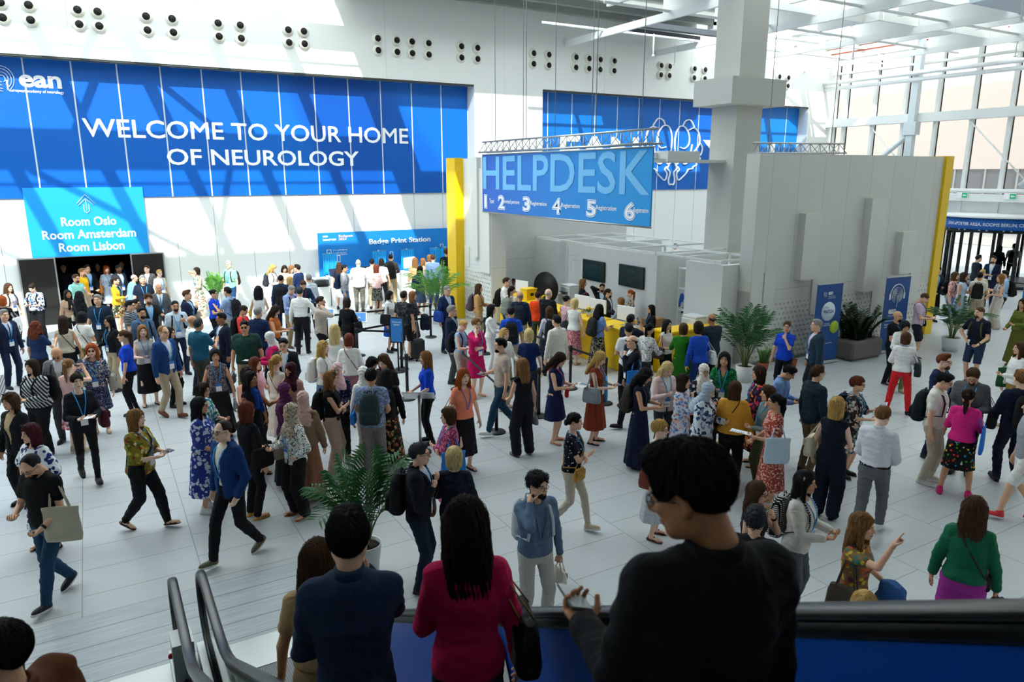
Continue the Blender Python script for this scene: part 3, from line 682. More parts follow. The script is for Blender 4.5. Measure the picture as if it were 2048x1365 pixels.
def laptop(x, y, z, rz, lb, m):
    t = thing('laptop', lb, 'laptop', (x, y, z), rz, 'laptops at the badge station')
    b = MB(); b.box((-.18, -.12, 0), (.18, .12, .02), bev=.004); b.build('keyboard_base', BLACK, t)
    b = MB(); b.box((-.18, -.01, 0), (.18, .01, .25), M=Matrix.Translation((0, .12, .015)) @ Matrix.Rotation(R(-12), 4, 'X')); b.build('display', m, t)
laptop(7.55, 25.95, 1.05, R(8), 'open laptop with a dark blue screen beside the printer', mat('navy laptop screen', '#2b3550', .3))
laptop(8.6, 26.0, 1.05, 0, 'open laptop in front of the man in the white shirt', BLACK)
laptop(9.0, 26.05, 1.05, R(20), 'open laptop between the two white shirted men', BLACK)
monitor(10.45, 26.0, R(25), 'silver monitor right of the man with the black shirt', 1.1)
bpy.data.objects[[o.name for o in C.objects if o.name.startswith('desktop_monitor')][-1]].location.z = 1.05
printer(11.25, 26.05, 1.05, 0, 'white badge printer near the yellow pylon', False, .8)

# ============================================================ QUEUE BARRIERS AND STANDS
belt = mat('black webbing', '#16171a', .7)
POST = [(8.32, 19.19), (5.37, 16.98), (5.25, 19.17), (6.25, 16.25), (6.12, 11.18), (6.7, 14.0), (8.9, 12.81), (8.91, 11.55), (7.28, 11.55), (8.75, 16.6), (8.5, 17.9), (5.45, 13.9), (7.4, 19.3)]
LINKS = {0: [(5.25, 19.17)], 1: [(8.5, 17.9), (6.25, 16.25)], 3: [(5.45, 13.9)], 5: [(6.12, 11.18)], 8: [(6.12, 11.18)], 6: [(8.91, 11.55), (8.75, 16.6)], 9: [(6.7, 14.0)]}
PL = ['beside the yellow pylon', 'beside the woman in the mauve skirt', 'under the tilted blue signs', 'under the blue framed notice', 'with a big base right of the coral blouse', 'beside the standing man in navy blazer', 'behind the woman in the navy dress', 'in front of the yellow counter beside the rust dress', 'between the black jumpsuit and the navy dress', 'in the middle queue behind the magenta dress', 'beside the man with the blue bag', 'near the blonde in the blue staff tee', 'near the palm at the yellow pylon']
proto = None
for i, (x, y) in enumerate(POST):
    if proto is None:
        proto = t = thing('barrier_post', None, 'barrier post', (x, y, 0), 0, 'black queue barrier posts')
        b = MB(); b.lathe([(0, 0), (.17, 0), (.175, .012), (.16, .03), (.04, .045)], n=24); b.build('base', BLACK, t)
        b = MB(); b.tube([(0, 0, .03), (0, 0, .9)], .034, 12); b.build('pole', BLACK, t)
        b = MB(); b.tube([(0, 0, .88), (0, 0, 1.0)], .042, 12); b.build('belt_head', BLACK, t)
    else: t = copy_tree(proto); t.location = (x, y, 0)
    t['label'] = 'black queue barrier post ' + PL[i]
for i, ends in LINKS.items():
    par = [o for o in C.objects if o.name.startswith('barrier_post')][i]
    for e in ends:
        d = Vector((e[0] - POST[i][0], e[1] - POST[i][1], 0)); n = Vector((-d.y, d.x, 0)).normalized() * .004; u = d.normalized() * .052
        b = MB(); z0, z1 = .915, .965
        q = [u - n, d - u - n, d - u + n, u + n]
        v = [(p.x, p.y, z0) for p in q] + [(p.x, p.y, z1) for p in q]
        b.add(v, [(3, 2, 1, 0), (4, 5, 6, 7), (0, 1, 5, 4), (1, 2, 6, 5), (2, 3, 7, 6), (3, 0, 4, 7)]); b.build('belt', belt, par)
blue_p = mat('blue printed panel', '#2a7cc8', .45)
def lectern(x, y, rz, lb, back=False, h=1.02):
    t = thing('sign_stand', lb, 'sign stand', (x, y, 0), rz, 'tilted information stands')
    b = MB(); b.lathe([(0, 0), (.19, 0), (.19, .02), (.03, .03)], n=20); b.build('base', BLACK, t)
    b = MB(); b.tube([(0, 0, .02), (0, 0, h)], .025, 10); b.build('pole', STEEL, t)
    Mx = Matrix.Translation((0, 0, h)) @ Matrix.Rotation(R(30), 4, 'X')
    b = MB(); b.box((-.27, -.2, 0), (.27, .2, .02), M=Mx); b.build('frame', mat('silver sign frame', '#c6c9cb', .35, .4), t)
    b = MB(); b.box((-.24, -.17, .021), (.24, .17, .024), M=Mx); b.build('panel', blue_p, t)
    o = text_mesh('lettering', 'Welcome', (-.1, -.03, .1, .03), Mx @ Matrix.Translation((0, 0, .026)) @ Matrix.Rotation(R(-90), 4, 'X'), SIGNW, t, .01, .0)
lectern(5.15, 19.0, R(-20), 'tilted blue sign on a stand beside the man in the tweed blazer')
lectern(5.75, 18.1, R(-20), 'tilted blue sign on a stand in front of the woman with the black handbag')
lectern(4.5, 10.95, R(150), 'grey tilted sign stand seen from behind near the blonde in the blue staff tee')
t = thing('notice_frame', 'upright black framed blue notice on the barrier', 'sign', (6.1, 16.1, 0), R(-38))
b = MB(); b.lathe([(0, 0), (.2, 0), (.2, .02), (.03, .03)], n=24); b.build('base', BLACK, t)
b = MB(); b.tube([(0, .02, .02), (0, .02, .9)], .02, 8); b.build('pole', BLACK, t)
b = MB(); b.box((-.17, -.02, .72), (.17, .015, 1.35)); b.build('frame', BLACK, t)
b = MB(); b.box((-.145, -.024, .75), (.145, -.02, 1.32)); b.build('panel', blue_p, t)
text_mesh('lettering', 'Welcome to the\nregistration', (-.11, 1.14, .11, 1.26), frame_m((0, -.026, 0), (1, 0, 0)), SIGNW, t, .004)
t = thing('suitcase', 'black cabin suitcase with raised handle beside the woman in the black floral dress', 'suitcase', (6.95, 16.9, 0), R(25))
b = MB(); b.box((-.19, -.12, .05), (.19, .12, .55), bev=.05); b.build('shell', mat('black ballistic fabric', '#1a1b1d', .8), t)
b = MB()
for x in (-.1, .1): b.tube([(x, .1, .5), (x, .1, 1.0)], .008, 6)
b.tube([(-.1, .1, 1.0), (.1, .1, 1.0)], .014, 6); b.build('handle', STEEL, t)
for x in (-.15, .15):
    for y in (-.09, .09): b = MB(); b.lathe([(0, -.012), (.03, -.012), (.03, .012), (0, .012)], (x, y, .03), 10, axis='y'); b.build('wheel', BLACK, t)

# ============================================================ ROLL-UP BANNERS, PLANTS
rb_m = mat('deep blue roll-up print', '#08488e', .5)
def rollup(x0, x1, y, lb, kind):
    cx = (x0 + x1) / 2; w = (x1 - x0) / 2
    t = thing('rollup_banner', lb, 'banner', (cx, y, 0), R(-4), 'blue roll-up banners')
    b = MB(); b.box((-w - .02, -.1, 0), (w + .02, .1, .08), bev=.02); b.build('base', STEEL, t)
    b = MB(); b.box((-w, -.005, .08), (w, .005, 2.04)); b.build('print', rb_m, t)
    b = MB(); b.box((-w, -.012, 2.03), (w, .012, 2.07)); b.build('top_bar', STEEL, t)
    b = MB(); b.tube([(0, .03, .05), (0, .03, 2.05)], .012, 6); b.build('support_pole', STEEL, t)
    Mr = frame_m((0, -.008, 0), (1, 0, 0))
    def disc(nm, cx_, cz, r, m, yy=-.008):
        b = MB(); b.lathe([(0, yy - .003), (r, yy - .003), (r, yy + .001)], (cx_, 0, cz), 28, axis='y'); return b.build(nm, m, t)
    if kind == 1:
        text_mesh('lettering', 'ean', (-.06, 1.76, .1, 1.84), Mr, SIGNW, t, .03); text_mesh('lettering', 'mentorship\nprogramme', (-.06, 1.66, .2, 1.74), Mr, SIGNW, t, .004, align='l')
        b = arcs(-.16, 1.78, (.03, .06), -.01, .008, 0, 330); b.build('emblem', SIGNW, t)
        disc('disc', 0, 1.34, .24, mat('pale sign disc', '#d8e4f0', .6)); text_mesh('lettering', "IT'S A", (-.12, 1.42, .0, 1.47), frame_m((0, -.013, 0), (1, 0, 0)), rb_m, t, .004); text_mesh('lettering', 'MATCH', (-.17, 1.29, .17, 1.38), frame_m((0, -.013, 0), (1, 0, 0)), rb_m, t, .02)
        text_mesh('lettering', 'mutual\nlearning', (-.12, .96, .1, 1.05), Mr, SIGNW, t, .004); disc('badge', .26, .92, .16, mat('lime sticker', '#a9c93c', .6), -.009)
        text_mesh('lettering', 'ean.org/mentorship', (-.2, .5, .22, .54), Mr, SIGNW, t, .002)
    else:
        b = arcs(0, 1.55, (.05, .09, .13, .17, .21), -.01, .011, -70, 250, 1.0); b.tube([(.02, -.01, 1.22), (.02, -.01, 1.55)], .011, 5, flat=(.3, 1)); b.build('emblem', SIGNW, t)
        b = MB(); b.tube([(.27 * math.cos(R(a)), -.01, 1.57 + .27 * math.sin(R(a))) for a in range(-10, 191, 12)], .012, 5); b.box((-.31, -.012, 1.44), (-.25, -.008, 1.6)); b.box((.25, -.012, 1.44), (.31, -.008, 1.6)); b.build('headphones_drawing', SIGNW, t)
        text_mesh('lettering', 'ean', (-.28, 1.05, .02, 1.18), Mr, SIGNW, t, .03); text_mesh('lettering', 'PODCAST', (-.28, .98, .02, 1.02), Mr, SIGNW, t, .004)
        b = MB(); b.box((-.36, -.009, .86), (.3, -.006, .872)); b.build('rule', SIGNW, t)
        text_mesh('lettering', 'Education, Science, News\nand more', (-.38, .68, .25, .8), Mr, SIGNW, t, .004, align='l')
rollup(15.3, 16.2, 11.45, 'blue roll-up banner with a round pale disc and lime sticker', 1)
rollup(17.92, 18.88, 11.35, 'blue roll-up banner with a line drawn head wearing headphones', 2)
leaf_m = mat('palm leaf green', '#2a6030', .5, spec=.3); leaf_d = mat('dark glossy leaf', '#16381f', .35); leaf_l = mat('fresh green leaf', '#5c9a3a', .55); stem_m = mat('green brown stem', '#5b6b35', .7)
potw = mat('white plant pot', '#e8e9e8', .5); soil = mat('potting soil', '#2a221c', .95)
def palm(x, y, h, lb, nf=13, pot=.2, spread=.75, seed=1, m=leaf_m, pm=potw, poth=.38):
    rr = random.Random(seed)
    t = thing('potted_palm', lb, 'plant', (x, y, 0), 0, 'potted kentia palms')
    b = MB(); b.lathe([(0, 0), (pot * .75, 0), (pot, poth), (pot * .92, poth), (pot * .9, poth - .05), (0, poth - .05)], n=24); b.build('pot', pm, t)
    b = MB(); b.lathe([(0, poth - .04), (pot * .9, poth - .045)], n=16); b.build('soil', soil, t)
    for k in range(nf):
        a = k * 2.4 + rr.uniform(-.3, .3); tilt = (.12 + .88 * (k / nf)) * spread; L = (h - poth) * rr.uniform(.85, 1.12)
        P = []
        for i in range(11):
            s = i / 10; out = tilt * L * (s ** 1.7) * .95; up = L * (s * (1 - .33 * tilt * s * s) - .18 * tilt * s ** 3)
            P.append(Vector((math.cos(a) * (out + .05), math.sin(a) * (out + .05), poth - .06 + max(up, .02 * i))))
        b = MB(); b.tube(P, [.012 - .009 * i / 10 for i in range(11)], 5, mi=0)
        side0 = Vector((-math.sin(a), math.cos(a), 0))
        for i in range(14):
            s = .36 + .64 * i / 13; f = s * 10; i0 = min(int(f), 9); p = P[i0].lerp(P[i0 + 1], f - i0); d = (P[i0 + 1] - P[i0]).normalized()
            ll = L * .36 * (1 - .55 * abs((s - .6) / .42) ** 1.6) * rr.uniform(.9, 1.1)
            for sg in (-1, 1):
                dr = (side0 * sg * .8 + d * .75 + Vector((0, 0, .12))).normalized(); e = p + dr * ll + Vector((0, 0, -ll * .25)); mid = p + dr * ll * .5 + Vector((0, 0, ll * .03)); w = d * .023
                b.add([p, mid - w, mid + w, e, mid - Vector((0, 0, .008))], [(0, 1, 4), (0, 4, 2), (1, 3, 4), (4, 3, 2)], 1)
        b.build('frond', [stem_m, m], t)
    return t
palm(2.42, 7.72, 1.5, 'potted palm in front of the crowd at the escalator landing', 15, .2, .85, 3)
palm(12.75, 11.3, 1.75, 'potted palm in a white pot between the counter and the grey booth wall', 15, .21, .75, 5)
palm(9.3, 20.9, 1.9, 'potted palm in a tall white pot beside the yellow pylon', 15, .2, .85, 8, leaf_l, poth=.45)
palm(3.4, 26.15, 1.4, 'potted palm against the white wall behind the man in the green polo', 12, .2, .5, 11, leaf_l)
palm(19.9, 10.6, 1.5, 'potted palm in a white pot beside the man in the lilac tee', 14, .24, .95, 14)
def bushy(x, y, lb, nl, h, m, potshape, seed, rz=0., sx=.5, sy=.3, name='potted_plant'):
    rr = random.Random(seed)
    t = thing(name, lb, 'plant', (x, y, 0), rz)
    if potshape == 'trough':
        b = MB(); b.box((-.62, -.34, .03), (.62, .34, .52), bev=.05); b.box((-.55, -.28, 0), (.55, .28, .04)); b.build('planter', mat('grey brown stone planter', '#6e6763', .8, bump=.2), t); z0 = .5
    else:
        b = MB(); b.lathe([(0, 0), (.1, 0), (.14, .2), (.125, .2), (.12, .17), (0, .17)], n=16); b.build('pot', mat('terracotta pot', '#a8573a', .8), t); z0 = .17
    b = MB(); b.box((-sx * .9, -sy * .8, z0 - .02), (sx * .9, sy * .8, z0 + .005)) if potshape == 'trough' else b.lathe([(0, z0 - .005), (.12, z0)], n=12); b.build('soil', soil, t)
    for k in range(nl):
        bx, by = rr.uniform(-sx, sx) * .7, rr.uniform(-sy, sy) * .7; a = math.atan2(by, bx) + rr.uniform(-.7, .7); o = rr.uniform(.1, .45) * h; hh = h * rr.uniform(.6, 1)
        P = [Vector((bx + math.cos(a) * o * s * s, by + math.sin(a) * o * s * s, z0 + hh * s)) for s in np.linspace(0, 1, 7)]
        b = MB(); b.tube(P, [.012 - .001 * i for i in range(7)], 5)
        for i in range(1, 7):
            for q in (0, .5):
                p = P[i - 1].lerp(P[i], q); 
                for sg in (-1, 1):
                    d = Vector((math.cos(a + sg * 1.3), math.sin(a + sg * 1.3), .55)).normalized(); ll = h * .19; w = Vector((-d.y, d.x, 0)).normalized() * ll * .28
                    b.add([p, p + d * ll * .5 - w, p + d * ll * .5 + w, p + d * ll], [(0, 1, 3), (0, 3, 2)], 1)
        b.build('shoot', [stem_m, m], t)
    return t
bushy(17.05, 11.45, 'dark leaved plant in a grey stone trough between the two roll-up banners', 38, .9, leaf_d, 'trough', 4)
bushy(13.9, 11.75, 'small fern like plant in a pot at the left foot of the grey booth wall', 10, .45, leaf_l, 'pot', 6, sx=.12, sy=.12)
bushy(14.75, 11.6, 'small leafy plant in a terracotta pot right of the staff woman', 9, .4, leaf_l, 'pot', 9, sx=.12, sy=.12)
def flowers(x, y, lb, seed):
    rr = random.Random(seed); t = thing('flower_bowl', lb, 'flowers', (x, y, 1.06), 0, 'yellow flower bowls on the counters')
    b = MB(); b.lathe([(0, 0), (.06, 0), (.1, .1), (.09, .1), (0, .08)], n=16); b.build('bowl', potw, t)
    b = MB()
    for k in range(30):
        a = rr.uniform(0, 6.28); o = rr.uniform(.04, .2); z = rr.uniform(.08, .26); p = Vector((math.cos(a) * o * .4, math.sin(a) * o * .4, .09)); e = Vector((math.cos(a) * o, math.sin(a) * o, z)); w = Vector((-math.sin(a), math.cos(a), 0)) * .018
        b.add([p, (p + e) / 2 - w, (p + e) / 2 + w, e], [(0, 1, 3), (0, 3, 2)])
    b.build('foliage', leaf_m, t)
    for k in range(9):
        a = rr.uniform(0, 6.28); o = rr.uniform(0, .13); z = rr.uniform(.14, .24); b = MB(); b.lathe([(0, -.015), (.03, 0), (.022, .02), (0, .026)], (math.cos(a) * o, math.sin(a) * o, z), 8); b.build('blossom', mat('yellow blossom', '#f2c81e', .6), t)
flowers(11.05, 15.1, 'yellow flowers in a white bowl in front of the middle monitor', 1); flowers(11.05, 13.15, 'yellow flowers at the corner counter beside the woman in the white top', 2); flowers(11.0, 17.2, 'yellow flowers on the counter left of the woman with the black bun', 3)

# ============================================================ REVOLVING DOOR AND EXIT SIGNS
t = thing('revolving_door', 'dark framed revolving door under a curved blue fascia', 'revolving door', (34.3, 16.9, 0)); rd = t
dkf = mat('black door frame', '#1a1c1f', .35, .3)
b = MB(); b.lathe([(2.25, 2.42), (2.25, 2.86), (0, 2.9)], n=64); b.build('fascia', mat('blue fascia print', '#0f5fb4', .5), t)
b = MB(); b.lathe([(0, 2.86), (2.4, 2.9), (2.4, 2.98), (0, 3.0)], n=64); b.lathe([(0, 2.38), (2.2, 2.38), (2.2, 2.42), (0, 2.42)], n=48); b.build('roof_disc', WHITE, t)
b = MB()
for k in range(16):
    a = R(90 + k * 22.5); b.box((-.05, -.05, 0), (.05, .05, 2.4), M=Matrix.Translation((2.15 * math.cos(a), 2.15 * math.sin(a), 0)) @ Matrix.Rotation(a, 4, 'Z'))
b.build('frame_posts', dkf, t)
b = MB()
for z in (.0, 2.3): b.lathe([(2.1, z), (2.2, z), (2.2, z + .12), (2.1, z + .12)], n=64)
b.build('frame_rails', dkf, t)
b = MB(); b.lathe([(2.15, .12), (2.15, 2.3)], n=64); b.build('drum_glass', glass('drum glass', '#dfe4e6', .01), t)
for k in range(3):
    a = R(25 + 120 * k); Mz = Matrix.Rotation(a, 4, 'Z')
    b = MB()
    for q in (((.1, -.03, .05), (.16, .03, 2.3)), ((2.0, -.03, .05), (2.06, .03, 2.3)), ((.1, -.03, .05), (2.06, .03, .15)), ((.1, -.03, 2.2), (2.06, .03, 2.3))): b.box(q[0], q[1], M=Mz)
    w = b.build('door_wing', dkf, t); b = MB(); b.box((.16, -.005, .15), (2.0, .005, 2.2), M=Mz); b.build('wing_glass', glass('wing glass', '#e6eaeb', .0), w)
# fascia lettering follows the curve
s = 'EAN ePOSTER AREA, ROOMS BERLIN, COPENHAGEN, VIENNA'
o = text_mesh('lettering', s, (-2.35, 2.56, 2.35, 2.71), Matrix.Identity(4), SIGNW, t, .014)
n_ = len(o.data.vertices); co = np.empty(n_ * 3); o.data.vertices.foreach_get('co', co); co = co.reshape(-1, 3); ang = R(180 + 30) + co[:, 0] / 2.27
o.data.vertices.foreach_set('co', np.stack([2.262 * np.cos(ang), 2.262 * np.sin(ang), co[:, 2]], 1).ravel())
for y, lb in ((18.76, 'small green exit sign left of the other above the revolving door'), (16.75, 'small green exit sign at the right picture edge above the revolving door')):
    e = thing('exit_sign', lb, 'exit sign', (XG - .55, y, 3.62), 0, 'green exit signs'); b = MB(); b.box((-.02, -.25, 0), (.05, .25, .26), bev=.01); b.build('housing', SIGNW, e)
    b = MB(); b.box((-.025, -.24, .02), (-.02, .0, .24)); b.build('pictogram', mat('green exit pictogram', '#1f9d6a', .5, emit=.3), e)
    b = MB(); b.box((-.029, -.21, .11), (-.025, -.1, .15)); b.add([(-.029, -.1, .07), (-.029, -.03, .13), (-.029, -.1, .19)], [(0, 1, 2)]); b.build('arrow', SIGNW, e)
for y0, y1 in ((19.3, 23.5), (9.5, 14.4)):
    pass
t = thing('info_totem', 'blue information board at the right picture edge beside the revolving door', 'sign', (29.6, 12.9, 0), R(-62))
b = MB(); b.box((-.5, -.03, .05), (.5, .03, 2.2)); b.build('board', mat('blue totem print', '#1572cc', .5), t); b = MB(); b.box((-.5, -.2, 0), (.5, .2, .05)); b.build('base', STEEL, t)
for k, tx in enumerate(('Rooms', 'Session rooms', 'Industry rooms', 'EAN Hub\nEAN Plaza')): text_mesh('lettering', tx, (-.4, 1.8 - .42 * k, .3, 1.92 - .4 * k), frame_m((0, -.034, 0), (1, 0, 0)), SIGNW, t, .01, align='l')
b = MB(); b.box((-4.6, 10.6, .0), (-2.05, 20.5, .012)); mm = b.build('entrance_mat', brick_mat('ribbed entrance mat', '#4a4c4e', '#56585a', '#a8abac', 40, .055, .008, 0, 'yx', .7, .3, (0, 0, 0))); tag(mm, 'long ribbed grey entrance mat at the left edge of the hall', 'mat')

# ============================================================ ESCALATORS
SL = math.tan(R(30)); Y0 = 5.6
def zs(y): return max(0., (Y0 - y) * SL)
rubber = mat('black handrail rubber', '#2e2d2b', .3, spec=.6); bal_g = glass('balustrade glass', '#e6efec', .1); alu2 = mat('satin aluminium deck', '#a9adac', .4, .7); tread = brick_mat('ribbed step metal', '#86898c', '#7d8083', '#4a4c4f', .02, 40, .004, 0, 'xy', .45, .5)
def rail_path(x, yend=-2.2, off=0.):
    P = []
    for a in np.linspace(-90, 90, 15): P.append((x, 6.82 + .36 * math.cos(R(a)), .60 + (.37 + off) * math.sin(R(a))))
    P = [(x, 6.2, .23)] + P
    for y in np.linspace(6.6, 5.9, 4): P.append((x, y, .97 + off))
    for i, y in enumerate(np.linspace(5.85, 5.05, 7)):
        k = i / 6; P.append((x, y, .97 + off + SL * .8 * k * k * .5))
    z = P[-1][2]
    for y in np.linspace(4.4, yend, 6): P.append((x, y, z + (5.05 - y) * SL))
    return P
def escalator(x0, x1, lb, blue):
    t = thing('escalator', lb, 'escalator', (0, 0, 0), 0, 'escalators')
    for x in (x0, x1):
        b = MB(); b.tube(rail_path(x), .042, 10, flat=(1, .62)); b.build('handrail', rubber, t)
        b = MB(); b.tube([(p[0], p[1], p[2]) for p in rail_path(x, off=-.055)], .03, 8, flat=(.75, 1.15)); b.build('handrail_guide', mat('dark handrail guide', '#1d1e20', .4, .4), t)
        b = MB(); pts = [p for p in rail_path(x, off=-.07) if p[2] > .55]
        for i in range(len(pts) - 1):
            a, c = pts[i], pts[i + 1]
            za, zc = zs(a[1]) + .16, zs(c[1]) + .16
            q = [(x - .006, a[1], za), (x - .006, c[1], zc), (x - .006, c[1], c[2]), (x - .006, a[1], a[2])]; q += [(x + .006, p[1], p[2]) for p in q]
            b.add(q, [(3, 2, 1, 0), (4, 5, 6, 7), (0, 1, 5, 4), (2, 3, 7, 6)])
        b.build('balustrade_panel', mat('blue vinyl on balustrade', '#0a4fb8', .35) if blue and x == x1 else bal_g, t)
        b = MB()
        ysl = [7.0, 6.3, 5.6, 4, 2, 0, -2.2]
        for i in range(len(ysl) - 1):
            a, c = ysl[i], ysl[i + 1]; q = [(x - .1, a, max(0, zs(a) - .35)), (x - .1, c, max(0, zs(c) - .35)), (x - .1, c, zs(c) + .18), (x - .1, a, zs(a) + .18)]; q += [(x + .1, p[1], p[2]) for p in q]
            b.add(q, [(3, 2, 1, 0), (4, 5, 6, 7), (0, 1, 5, 4), (2, 3, 7, 6)] + ([(0, 4, 7, 3)] if i == 0 else []))
        b.build('skirt_deck', alu2, t)
    b = MB(); b.box((x0 + .1, 6.55, .0), (x1 - .1, 7.05, .014)); b.build('comb_plate', alu2, t)
    y = 6.55; k = 0
    while y > -2.0:
        z = zs(y); b = MB(); b.box((x0 + .11, y - .4, max(0, z - .3) if z else .0), (x1 - .11, y, z + .009)); b.build('step', tread, t); y -= .4
    return t
esc1 = escalator(-1.0, .29, 'left escalator, carrying the man in the brown jacket', False)
esc2 = escalator(.54, 1.77, 'right escalator with blue vinyl on its far balustrade', True)
b = MB(); b.box((.2, 6.35, .16), (.38, 6.62, .62), M=Matrix.Identity(4)); b.build('control_pedestal', alu2, esc1)
b = MB(); b.lathe([(0, -.02), (.025, -.02), (.025, 0)], (.19, 6.5, .45), 12, axis='y'); b.build('stop_button', mat('red stop button', '#c02020', .4), esc1)
d = Vector((0, -math.cos(R(30)), math.sin(R(30))))
zx = Matrix((-d, Vector((1, 0, 0)), Vector((0, math.sin(R(30)), math.cos(R(30)))))).transposed()
for tx, y, bx in (('A', 3.12, (-.35, .08, .2, .56)), ('EAN', .9, (-.4, -.05, .5, .3))):
    text_mesh('lettering', tx, bx, Matrix.Translation((1.755, y, zs(y) + .13)) @ Matrix((Vector((0, -1, 0)) * 1.0, Vector((1, 0, 0)), Vector((0, 0, 1)))).transposed().to_4x4(), SIGNW, esc2, .03)
# ============================================================ PEOPLE: distance fields meshed with surface nets
class Field:
    def __init__(s, lo, hi, v):
        s.v = v; s.lo = np.floor(np.array(lo, float) / v) * v
        s.n = np.ceil((np.array(hi, float) - s.lo) / v).astype(int) + 1
        s.f = np.full(s.n, .3, np.float32); s.ax = [s.lo[i] + v * np.arange(s.n[i]) for i in range(3)]
    def add(s, lo, hi, fn, k=0., sub=False):
        m = s.v * 1.5 + k
        i0 = np.clip(np.floor((np.array(lo) - m - s.lo) / s.v).astype(int), 0, s.n); i1 = np.clip(np.ceil((np.array(hi) + m - s.lo) / s.v).astype(int) + 1, 0, s.n)
        if (i1 <= i0).any(): return s
        sl = tuple(slice(a, b) for a, b in zip(i0, i1))
        X, Y, Z = s.ax[0][sl[0]][:, None, None], s.ax[1][sl[1]][None, :, None], s.ax[2][sl[2]][None, None, :]
        d = np.broadcast_to(fn(X, Y, Z), s.f[sl].shape); a = s.f[sl]
        if sub: d = -d; s.f[sl] = np.maximum(a, d) if k <= 0 else -Field.smin(-a, -d, k)
        else: s.f[sl] = np.minimum(a, d) if k <= 0 else Field.smin(a, d, k)
        return s
    @staticmethod
    def smin(a, b, k):
        h = np.clip(.5 + .5 * (b - a) / k, 0, 1); return b + (a - b) * h - k * h * (1 - h)
    def cone(s, a, b, ra, rb, k=0., sub=False):
        a = np.array(a, float); b = np.array(b, float); u = b - a; L2 = max(u @ u, 1e-9); r = max(ra, rb)
        def fn(X, Y, Z):
            px, py, pz = X - a[0], Y - a[1], Z - a[2]
            t = np.clip((px * u[0] + py * u[1] + pz * u[2]) / L2, 0, 1)
            return np.sqrt((px - t * u[0]) ** 2 + (py - t * u[1]) ** 2 + (pz - t * u[2]) ** 2) - (ra + (rb - ra) * t)
        return s.add(np.minimum(a, b) - r, np.maximum(a, b) + r, fn, k, sub)
    def ell(s, c, r, k=0., sub=False):
        c = np.array(c, float); r = np.array(r, float)
        def fn(X, Y, Z):
            x, y, z = (X - c[0]) / r[0], (Y - c[1]) / r[1], (Z - c[2]) / r[2]
            k0 = np.sqrt(x * x + y * y + z * z) + 1e-6; k1 = np.sqrt((x / r[0]) ** 2 + (y / r[1]) ** 2 + (z / r[2]) ** 2) + 1e-6
            return k0 * (k0 - 1) / k1
        return s.add(c - r, c + r, fn, k, sub)
    def loft(s, T, k=0., ex=2.3, fold=0, amp=0., ph=0., z0f=None, sub=False):
        """T rows: z, half width, half depth, centre y (, centre x)"""
        T = np.array(T, float); zz, A, B, CY = T[:, 0], T[:, 1], T[:, 2], T[:, 3]; CX = T[:, 4] if T.shape[1] > 4 else CY * 0
        def fn(X, Y, Z):
            z = Z[0, 0, :]; a, b_, cy, cx = (np.interp(z, zz, q)[None, None, :] for q in (A, B, CY, CX))
            x, y = X - cx, Y - cy
            if fold:
                th = np.arctan2(y, x); w = np.clip((zz[-1] if z0f is None else z0f) - Z, 0, 1.); a = a * (1 + amp * np.sin(fold * th + ph) * w); b_ = b_ * (1 + amp * np.sin(fold * th + ph) * w)
            d = ((np.abs(x / a) ** ex + np.abs(y / b_) ** ex) ** (1 / ex) - 1) * np.minimum(a, b_)
            return np.maximum(d, np.maximum(zz[0] - Z, Z - zz[-1]))
        r = max(A.max(), B.max()) * (1 + amp)
        return s.add((CX.min() - A.max() * (1 + amp), CY.min() - r, zz[0]), (CX.max() + A.max() * (1 + amp), CY.max() + r, zz[-1]), fn, k, sub)
    def mesh(s):
        f = s.f; ins = f < 0
        if not ins.any(): return np.zeros((0, 3)), np.zeros((0, 4), int)
        c = [ins[i:ins.shape[0] - 1 + i, j:ins.shape[1] - 1 + j, k:ins.shape[2] - 1 + k] for i in (0, 1) for j in (0, 1) for k in (0, 1)]
        tot = sum(q.astype(np.int8) for q in c); act = (tot > 0) & (tot < 8)
        idx = np.full(act.shape, -1, int); P = np.argwhere(act); idx[act] = np.arange(len(P))
        acc = np.zeros((len(P), 3)); cnt = np.zeros(len(P))
        off = [(i, j, k) for i in (0, 1) for j in (0, 1) for k in (0, 1)]
        val = np.stack([f[P[:, 0] + o[0], P[:, 1] + o[1], P[:, 2] + o[2]] for o in off], 1)
        for a in range(8):
            for b in range(a + 1, 8):
                d = np.subtract(off[b], off[a])
                if np.abs(d).sum() != 1: continue
                va, vb = val[:, a], val[:, b]; cr = (va < 0) != (vb < 0)
                t = np.where(cr, va / np.where(cr, va - vb, 1), 0)
                acc += np.where(cr[:, None], np.array(off[a]) + t[:, None] * d, 0); cnt += cr
        V = s.lo + (P + acc / cnt[:, None]) * s.v
        Q = []
        for ax in range(3):
            sl0 = [slice(None)] * 3; sl1 = [slice(None)] * 3; sl0[ax] = slice(0, -1); sl1[ax] = slice(1, None)
            a, b = ins[tuple(sl0)], ins[tuple(sl1)]; o1, o2 = [(1, 2), (2, 0), (0, 1)][ax]
            for sgn, m in ((1, a & ~b), (-1, ~a & b)):
                E = np.argwhere(m); E = E[(E[:, o1] > 0) & (E[:, o2] > 0) & (E[:, o1] < idx.shape[o1] + 0) & (E[:, o2] < idx.shape[o2] + 0)]
                if not len(E): continue
                def at(d1, d2):
                    q = E.copy(); q[:, o1] -= d1; q[:, o2] -= d2; return idx[q[:, 0], q[:, 1], q[:, 2]]
                q = np.stack([at(1, 1), at(0, 1), at(0, 0), at(1, 0)], 1)
                Q.append(q if sgn > 0 else q[:, ::-1])
        return V, np.concatenate(Q)
